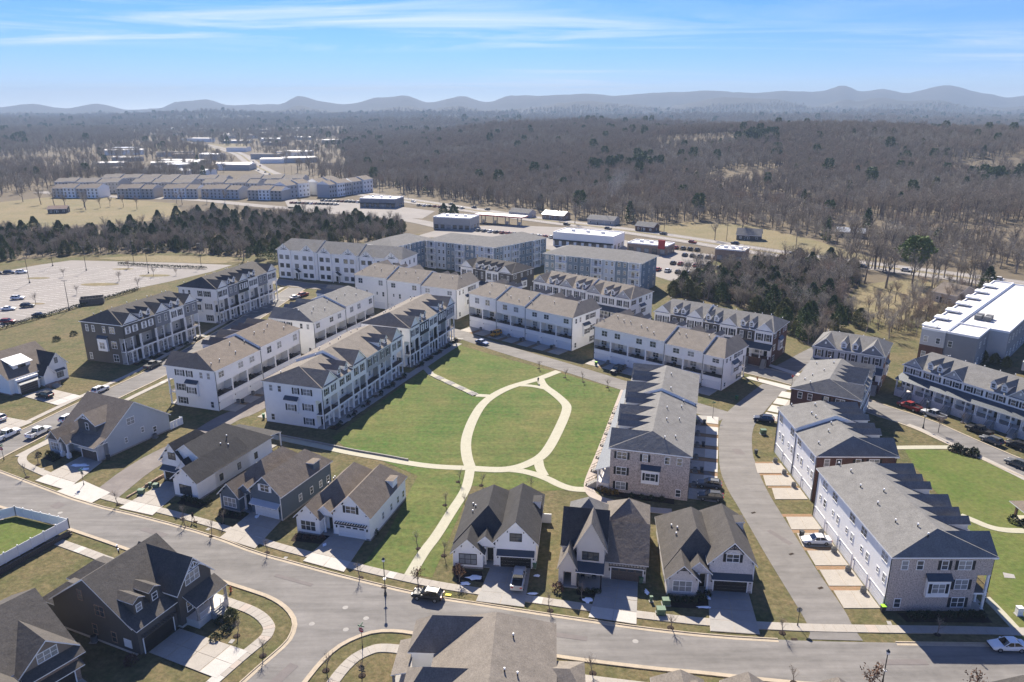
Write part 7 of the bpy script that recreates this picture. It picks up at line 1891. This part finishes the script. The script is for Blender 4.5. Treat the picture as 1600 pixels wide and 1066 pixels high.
def forest():
    rng = random.Random(77); V, rot, scl, idx = [], [], [], []
    def hwdist(x, y): return (x - 28) * 0.72 + (y - 478) * 0.69
    clear = [S['field_n'], S['field_far'], S['field_w'], [(110, 395), (170, 395), (170, 430), (110, 430)], [(20, 455), (110, 425), (120, 445), (30, 500)], [(180, 408), (215, 400), (225, 430), (185, 436)], [(-420, 590), (-120, 575), (-95, 680), (-200, 740), (-420, 740)], [(-30, 480), (40, 470), (40, 520), (-30, 530)], [(-440, 500), (-240, 500), (-190, 600), (-440, 610)]]
    HWc = [(p.x, p.y) for p in HWR[::25]]
    def add(x, y, s, k): V.append((x, y, terrain(x, y) - 0.3)); rot.append(rng.uniform(0, 6.28)); scl.append(s); idx.append(k)
    for y0, y1, sp, sc_ in ((290, 440, 6.0, 0.85), (440, 900, 6.2, 0.9), (900, 1500, 7.2, 0.95), (1500, 2800, 11.5, 1.15), (2800, 5200, 24, 1.9)):
        y = y0
        while y < y1:
            hwid = 0.8 * y + 40; x = -hwid
            while x < hwid:
                px, py = x + rng.uniform(-.5, .5) * sp, y + rng.uniform(-.5, .5) * sp; x += sp
                d = hwdist(px, py)
                if d < 26 and py < 1000 and px > -330: continue
                if py < 440 and (d < 34 or px < 60): continue
                if py < 620 and px < 0 and d < 24: continue
                if 600 < py < 1700 and any((a - px) ** 2 + (b - py) ** 2 < 30 ** 2 or (abs(px - a * py / b) < 22 and b - 90 < py < b) for a, b in HWc if abs(b - py) < 120): continue
                if py <= 600 and min((a - px) ** 2 + (b - py) ** 2 for a, b in HWc) < 24 ** 2: continue
                if py < 950 and any(inside((px, py), c) for c in clear): continue
                den = 1.0; nn = noise.noise((px / 160, py / 160, 9.0))
                if px < -0.22 * py and py < 1500:
                    den = 0.75 if nn > 0.0 else 0.25
                    if 850 < py < 1250 and px < -0.25 * py: den *= 0.6
                    if py < 760: den *= 0.6
                    if 850 < py and -0.62 < px / py: den *= 0.45
                elif py > 1500: den = (0.95 if nn > -0.25 else 0.35) * (0.4 if -0.5 < px / py < -0.22 and py < 2700 else 1)
                else: den = 0.97 if nn > -0.34 else 0.16
                if rng.random() > den: continue
                ev = noise.noise((px / 90, py / 90, 4.0)); k = rng.choice((0, 2, 5, 3)) if noise.noise((px / 130, py / 130, 2.0)) + rng.uniform(-.25, .25) > 0 else rng.choice((1, 4, 0, 5))
                if ev > 0.58 or rng.random() < 0.018: k = rng.randint(6, 8)
                add(px, py, rng.uniform(0.85, 1.35) * sc_, k)
            y += sp
    scatter('forest', 'leafless grey-brown forest covering the far hills', V, rot, scl, idx)
forest()
def thicket():
    rng = random.Random(31); V, rot, scl, idx = [], [], [], []
    for key, n, ev in (('left_wood', 3800, 0.42), ('cedar_wood', 1500, 0.42)):
        poly = WOODS[key]; xs = [p[0] for p in poly]; ys = [p[1] for p in poly]
        for _ in range(n):
            p = (rng.uniform(min(xs), max(xs)), rng.uniform(min(ys), max(ys)))
            if not inside(p, poly): continue
            V.append((*p, -0.4)); rot.append(rng.uniform(0, 6.28)); k = rng.randint(6, 7) if rng.random() < ev else rng.randint(0, 5); idx.append(k); scl.append(rng.uniform(0.32, 0.66) * (0.8 if k > 5 else 1))
    for _ in range(420):
        u = rng.random(); x, y = 126 + 60 * u + rng.uniform(-9, 9), 236 + 54 * u + rng.uniform(-9, 9)
        if inside((x, y), S['field_e']) and rng.random() < 0.8: continue
        V.append((x, y, -0.3)); rot.append(rng.uniform(0, 6.28)); idx.append(rng.randint(0, 3)); scl.append(rng.uniform(0.15, 0.35))
    scatter('undergrowth', 'leafless undergrowth filling the woods beside the estate', V, rot, scl, idx)
thicket()
for key in WOODS: sheet('wood_floor', WOODS[key], 0.07, 'terrain')

# young street trees
SAP = []
for i in range(3):
    t_, c_ = bare_tree(400 + i, 3.4, 0.9, 90, 'twig_red' if i == 1 else 'twig', 'bark', 0.025, 0.4); SAP.append((t_.mesh('trunk'), c_.mesh('crown')))
t_, c_ = bare_tree(410, 3.6, 1.2, 200, 'leaf_brown', 'bark', 0.16, 0.3); SAPL = (t_.mesh('trunk'), c_.mesh('crown'))
RING = MB().lathe([(0.5, 0.0), (0.45, 0.05), (0.15, 0.09)], 'mulch', 12).mesh('mulch_ring')
def sapling(x, y, label, ms=None, s=1.0):
    t = empty('young_tree', (x, y, 0.06), random.uniform(0, 6)); t.scale = (s, s, s); tag(t, label, 'tree', 'young street trees'); ms = ms or random.choice(SAP)
    link('trunk', ms[0], t); link('crown', ms[1], t); link('mulch_ring', RING, t)
for x, y, l in ((-15.6, 106.6, 'young tree beside the park path, nearest the street'), (-11.2, 104.6, 'young tree between the park path and the farmhouse'), (-12.4, 120.7, 'young tree left of the park path halfway up'), (-8.3, 119.4, 'young tree right of the park path halfway up'), (-10.6, 129.6, 'young tree left of the path junction'), (-6.0, 128.2, 'young tree right of the path junction'), (3.8, 126.4, 'young tree behind the white farmhouse'), (5.6, 90.7, 'young tree on the verge before the farmhouse side lawn'), (10.5, 93.4, 'pale young tree before the cream house porch'),
                (-96.5, 131.5, 'young tree on the verge at the pale blue house corner'), (-97.6, 136.9, 'young tree on the corner lawn of the pale blue house'), (-72.9, 121.0, 'young tree on the verge beside the dirt alley apron'), (-58.8, 115.9, 'young reddish tree near the walking person'), (-57.1, 113.2, 'young tree on the verge near the walking person'), (-51.2, 114.2, 'young tree before the slate blue house bay'), (-51.5, 110.3, 'young tree on the verge before the slate blue house'), (-40.5, 105.4, 'young tree on the verge left of the pergola house drive'), (-23.7, 98.6, 'young tree on the verge right of the pergola house drive'),
                (-33.4, 81.4, 'young tree on the corner verge by the dark house'), (-24.3, 78.7, 'young tree on the verge below the stop sign'), (-19.4, 77.8, 'young tree on the lawn below the stop sign'), (-38.3, 85.3, 'young tree on the dark house lawn'), (7.5, 195.7, 'young tree at the top of the oval path'), (14.4, 188.4, 'young tree on the park edge by the alley, left one'), (19.2, 185.0, 'young tree on the park edge by the alley, middle one'), (25.1, 180.9, 'young tree on the park edge by the alley, right one'), (105.2, 158.1, 'young tree before the pillared porch'), (59.3, 85.6, 'young tree on the verge before the pale brick row'), (22.4, 87.0, 'young tree on the verge right of the cream house drive'), (37.8, 85.9, 'young tree on the verge by the mouth of the curved lane'), (36.0, 76.5, 'bare young tree on the south verge at the bottom edge'), (10.5, 78.2, 'bare young tree on the south verge right of the large brown roof'), (25.2, 127.9, 'young tree behind the pale brick house')):
    sapling(x, y, l)
sapling(-14.3, 96.2, 'young brown-leaved tree beside the dark grey car', SAPL); sapling(-8.2, 97.6, 'rusty young tree before the farmhouse bay', SAPL, 0.9)
sapling(45.3, 74.6, 'brown-leaved tree at the bottom edge beside the lamp post', SAPL, 1.25); sapling(57.0, 73.6, 'brown-leaved tree at the bottom edge in the right corner', SAPL, 1.25)
t_ = tree(BARE[3], 96.5, 152.7, 0.38, 'small reddish bare tree on the verge opposite the pillared porch', 'young street trees')
for i, (x, y) in enumerate(((-179, 268), (-172, 283), (-167, 306), (-176, 332), (-157, 316), (-148, 318), (-153, 294), (-196, 315))): tree(BARE[i % 6], x, y, 0.36, 'small bare tree on a parking lot island', 'small trees of the parking lot', name='bare_tree')
for x, y, r_, a_ in ((-179, 268, 3.5, 0.2), (-172, 300, 8, 0.3), (-157, 317, 7, 0.2), (-205, 312, 5, 0.2), (-178, 331, 5, 0.1)):
    sheet('parking_island', [(x + r_ * math.cos(t0), y + r_ * 0.35 * math.sin(t0)) for t0 in [i * math.pi / 6 for i in range(12)]], 0.1, 'straw')
# shrubs
SHR = {k: [shrub_mesh(500 + 10 * j + i, 0.55, 0.75, 170, m) for i in range(2)] for j, (k, m) in enumerate((('green', 'shrub_green'), ('gold', 'shrub_gold'), ('rust', 'shrub_rust')))}
def shrub(x, y, k, label, s=1.0, grp='planted shrubs'):
    o = link('shrub', random.choice(SHR[k]), None, (x, y, 0.07), random.uniform(0, 6), (s, s, s * random.uniform(0.85, 1.15))); tag(o, label, 'shrub', grp)
def shrubs(pts, k, label, s=1.0):
    for x, y in pts: shrub(x, y, k, label, s)
shrubs([(-8.6, 100.4)], 'rust', 'rusty shrub at the farmhouse bay corner', 1.5); shrubs([(7.0, 95.6)], 'rust', 'rusty shrub left of the cream house entry', 1.6)
shrubs([(10.4, 95.2), (11.4, 95.0), (12.4, 94.8), (13.0, 94.9)], 'green', 'dark shrub before the cream house porch', 0.9)
shrubs([(23.6, 93.2), (24.6, 92.9), (25.8, 92.8), (27.0, 92.7), (28.6, 93.2), (29.4, 94.2), (28.0, 94.0)], 'green', 'dark shrub in the bed of the pale brick house', 1.1)
shrubs([(-36.6, 110.0), (-35.2, 109.6), (-33.8, 109.4), (-32.4, 109.6)], 'rust', 'brown shrub in the bed of the pergola house', 0.9); shrubs([(-23.8, 110.6)], 'green', 'round evergreen shrub right of the pergola garage', 1.5)
shrubs([(-52.8, 118.4), (-51.2, 117.6), (-49.6, 117.0), (-48.2, 117.0)], 'green', 'dark shrub in the bed of the slate blue house', 0.9)
shrubs([(-61.4, 122.8), (-60.2, 122.2), (-59.0, 121.6), (-57.8, 121.0), (-56.4, 121.4)], 'green', 'clipped dark shrub under the projecting bay', 1.2)
shrubs([(-98.4, 141.8), (-97.2, 141.0), (-96.0, 140.2), (-95.4, 139.2)], 'green', 'dark hedge shrub at the pale blue house corner', 1.1); shrubs([(-100.0, 141.0)], 'green', 'upright shrub on the pale blue house lawn', 1.0)
shrubs([(57.6, 89.4), (59.0, 89.2), (60.2, 89.4), (61.6, 89.2), (63.4, 89.4), (65.2, 89.5), (66.6, 89.5), (67.8, 89.4)], 'green', 'dark shrub along the nearest pale brick end wall', 1.15)
shrubs([(17.0, 126.4), (17.8, 125.6), (18.6, 124.9), (19.6, 125.0)], 'gold', 'golden shrub at the park-side brick corner', 1.2); shrubs([(22.6, 123.8), (24.4, 123.4), (26.2, 122.9), (28.0, 122.4)], 'green', 'dark shrub along the park-side brick end wall', 1.0)
shrubs([(94.6, 143.6), (95.6, 142.4), (96.6, 141.6), (97.6, 141.0), (95.8, 144.0), (98.2, 142.0)], 'green', 'low evergreen in the bed of the east lawn', 1.7)
shrubs([(89.0, 115.0), (90.0, 113.6), (91.2, 111.4)], 'green', 'evergreen shrub beside the pavilion', 1.6)
shrubs([(-144, 222), (-142, 228)], 'green', 'dark shrub on the bank beside the dark townhouses', 1.9)
shrubs([(-41.0, 84.6), (-40.0, 86.2), (-41.6, 88.0)], 'green', 'round shrub by the dark corner house stair', 1.3); tree(CEDAR[3], -40.2, 88.6, 0.32, 'cone evergreen on the dark corner house lawn', 'single trees', name='cone_evergreen')
shrubs([(-50.4, 80.0)], 'rust', 'brown shrub at the dark corner garage', 1.5); shrubs([(-14.8, 72.8), (-15.6, 74.4), (-14.0, 71.2)], 'rust', 'brown shrub beside the large brown roofed house porch', 1.3)
for oo, rr, LL, nn, nm in (((-42.75, 154.3), 71.5, 40, 6, 'the park-side white row'), ((-28.5, 196.5), 70, 30, 5, 'the white and charcoal row'), ((-109.6, 198.6), 72, 30, 5, 'the dark grey-brown row')):
    ex, ey = Vector((math.cos(R_(rr)), math.sin(R_(rr)))), Vector((-math.sin(R_(rr)), math.cos(R_(rr)))); O = Vector(oo)
    for k in range(nn):
        for j in range(3):
            p = O + ex * (LL / nn * (k + 0.18 + 0.22 * j)) - ey * (1.6 + 0.5 * (j % 2)); shrub(p.x, p.y, 'green' if (k + j) % 3 else 'rust', 'low shrub in the front beds of ' + nm, 0.9)
def hedge(pts, label, w=1.0, h=1.1):
    R = resample(pts, 0.35); b = MB(); rng = random.Random(len(R))
    for p in R:
        for _ in range(10):
            q = Vector((p.x + rng.uniform(-w / 2, w / 2), p.y + rng.uniform(-w / 2, w / 2), 0.05 + h * rng.random() ** 0.6)); d = (rvec(rng) + Vector((0, 0, 0.5))).normalized(); s = d.cross(rvec(rng)).normalized() * 0.17
            kx = len(b.v); b.v += [tuple(q - s), tuple(q + s), tuple(q + d * 0.45)]; b.f.append((kx, kx + 1, kx + 2)); b.m.append(b.mi('shrub_green'))
    tag(b.build('hedge'), label, 'hedge')
hedge([(-174, 222), (-170, 234), (-161, 260), (-151, 290)], 'long clipped hedge along the near edge of the parking lot', 1.3, 1.2)
hedge([(-185, 341), (-163, 335), (-140, 331)], 'long dark hedge in the far part of the parking lot', 1.4, 1.2)
# reeds on the mound behind the lot
sheet('grass_mound', [(-205, 356), (-180, 364), (-140, 360), (-128, 348), (-140, 343), (-180, 348)], 0.12, 'straw')

# ---------------------------------------------------------------- haze
hz = MB().box(-14000, 14000, -300, 9700, -1.0, 300.0, 'trim').mesh('haze')
hm = bpy.data.materials.new('haze'); hm.use_nodes = True
hm.node_tree.nodes.clear()
ho = hm.node_tree.nodes.new('ShaderNodeOutputMaterial'); hv = hm.node_tree.nodes.new('ShaderNodeVolumePrincipled')
hv.inputs['Color'].default_value = (0.44, 0.58, 0.76, 1); hv.inputs['Density'].default_value = 0.00014; hv.inputs['Anisotropy'].default_value = 0.0
hm.node_tree.links.new(hv.outputs[0], ho.inputs['Volume'])
hz.materials.clear(); hz.materials.append(hm)
tag(link('haze', hz), 'thin blue haze over the far hills', 'haze', kind='stuff')

# thin smoke rising at the wood edge beyond the highway
sm = bpy.data.materials.new('smoke'); sm.use_nodes = True; sm.node_tree.nodes.clear()
so = sm.node_tree.nodes.new('ShaderNodeOutputMaterial'); sv_ = sm.node_tree.nodes.new('ShaderNodeVolumePrincipled')
sv_.inputs['Color'].default_value = (0.75, 0.85, 1.0, 1); sv_.inputs['Density'].default_value = 0.0045
sm.node_tree.links.new(sv_.outputs[0], so.inputs['Volume'])
sb = MB().lathe([(1.0, 0.5), (2.5, 5), (4.5, 11), (6.5, 17), (7.5, 22), (5.5, 27), (1.5, 30)], 'trim', 12); sb.v = [(x + z * 0.55, y, z) for x, y, z in sb.v]; sme = sb.mesh('smoke'); sme.materials.clear(); sme.materials.append(sm)
tag(link('smoke', sme, None, (66, 545, terrain(66, 545))), 'thin blue smoke rising from the wood edge across the highway', 'smoke', kind='stuff')
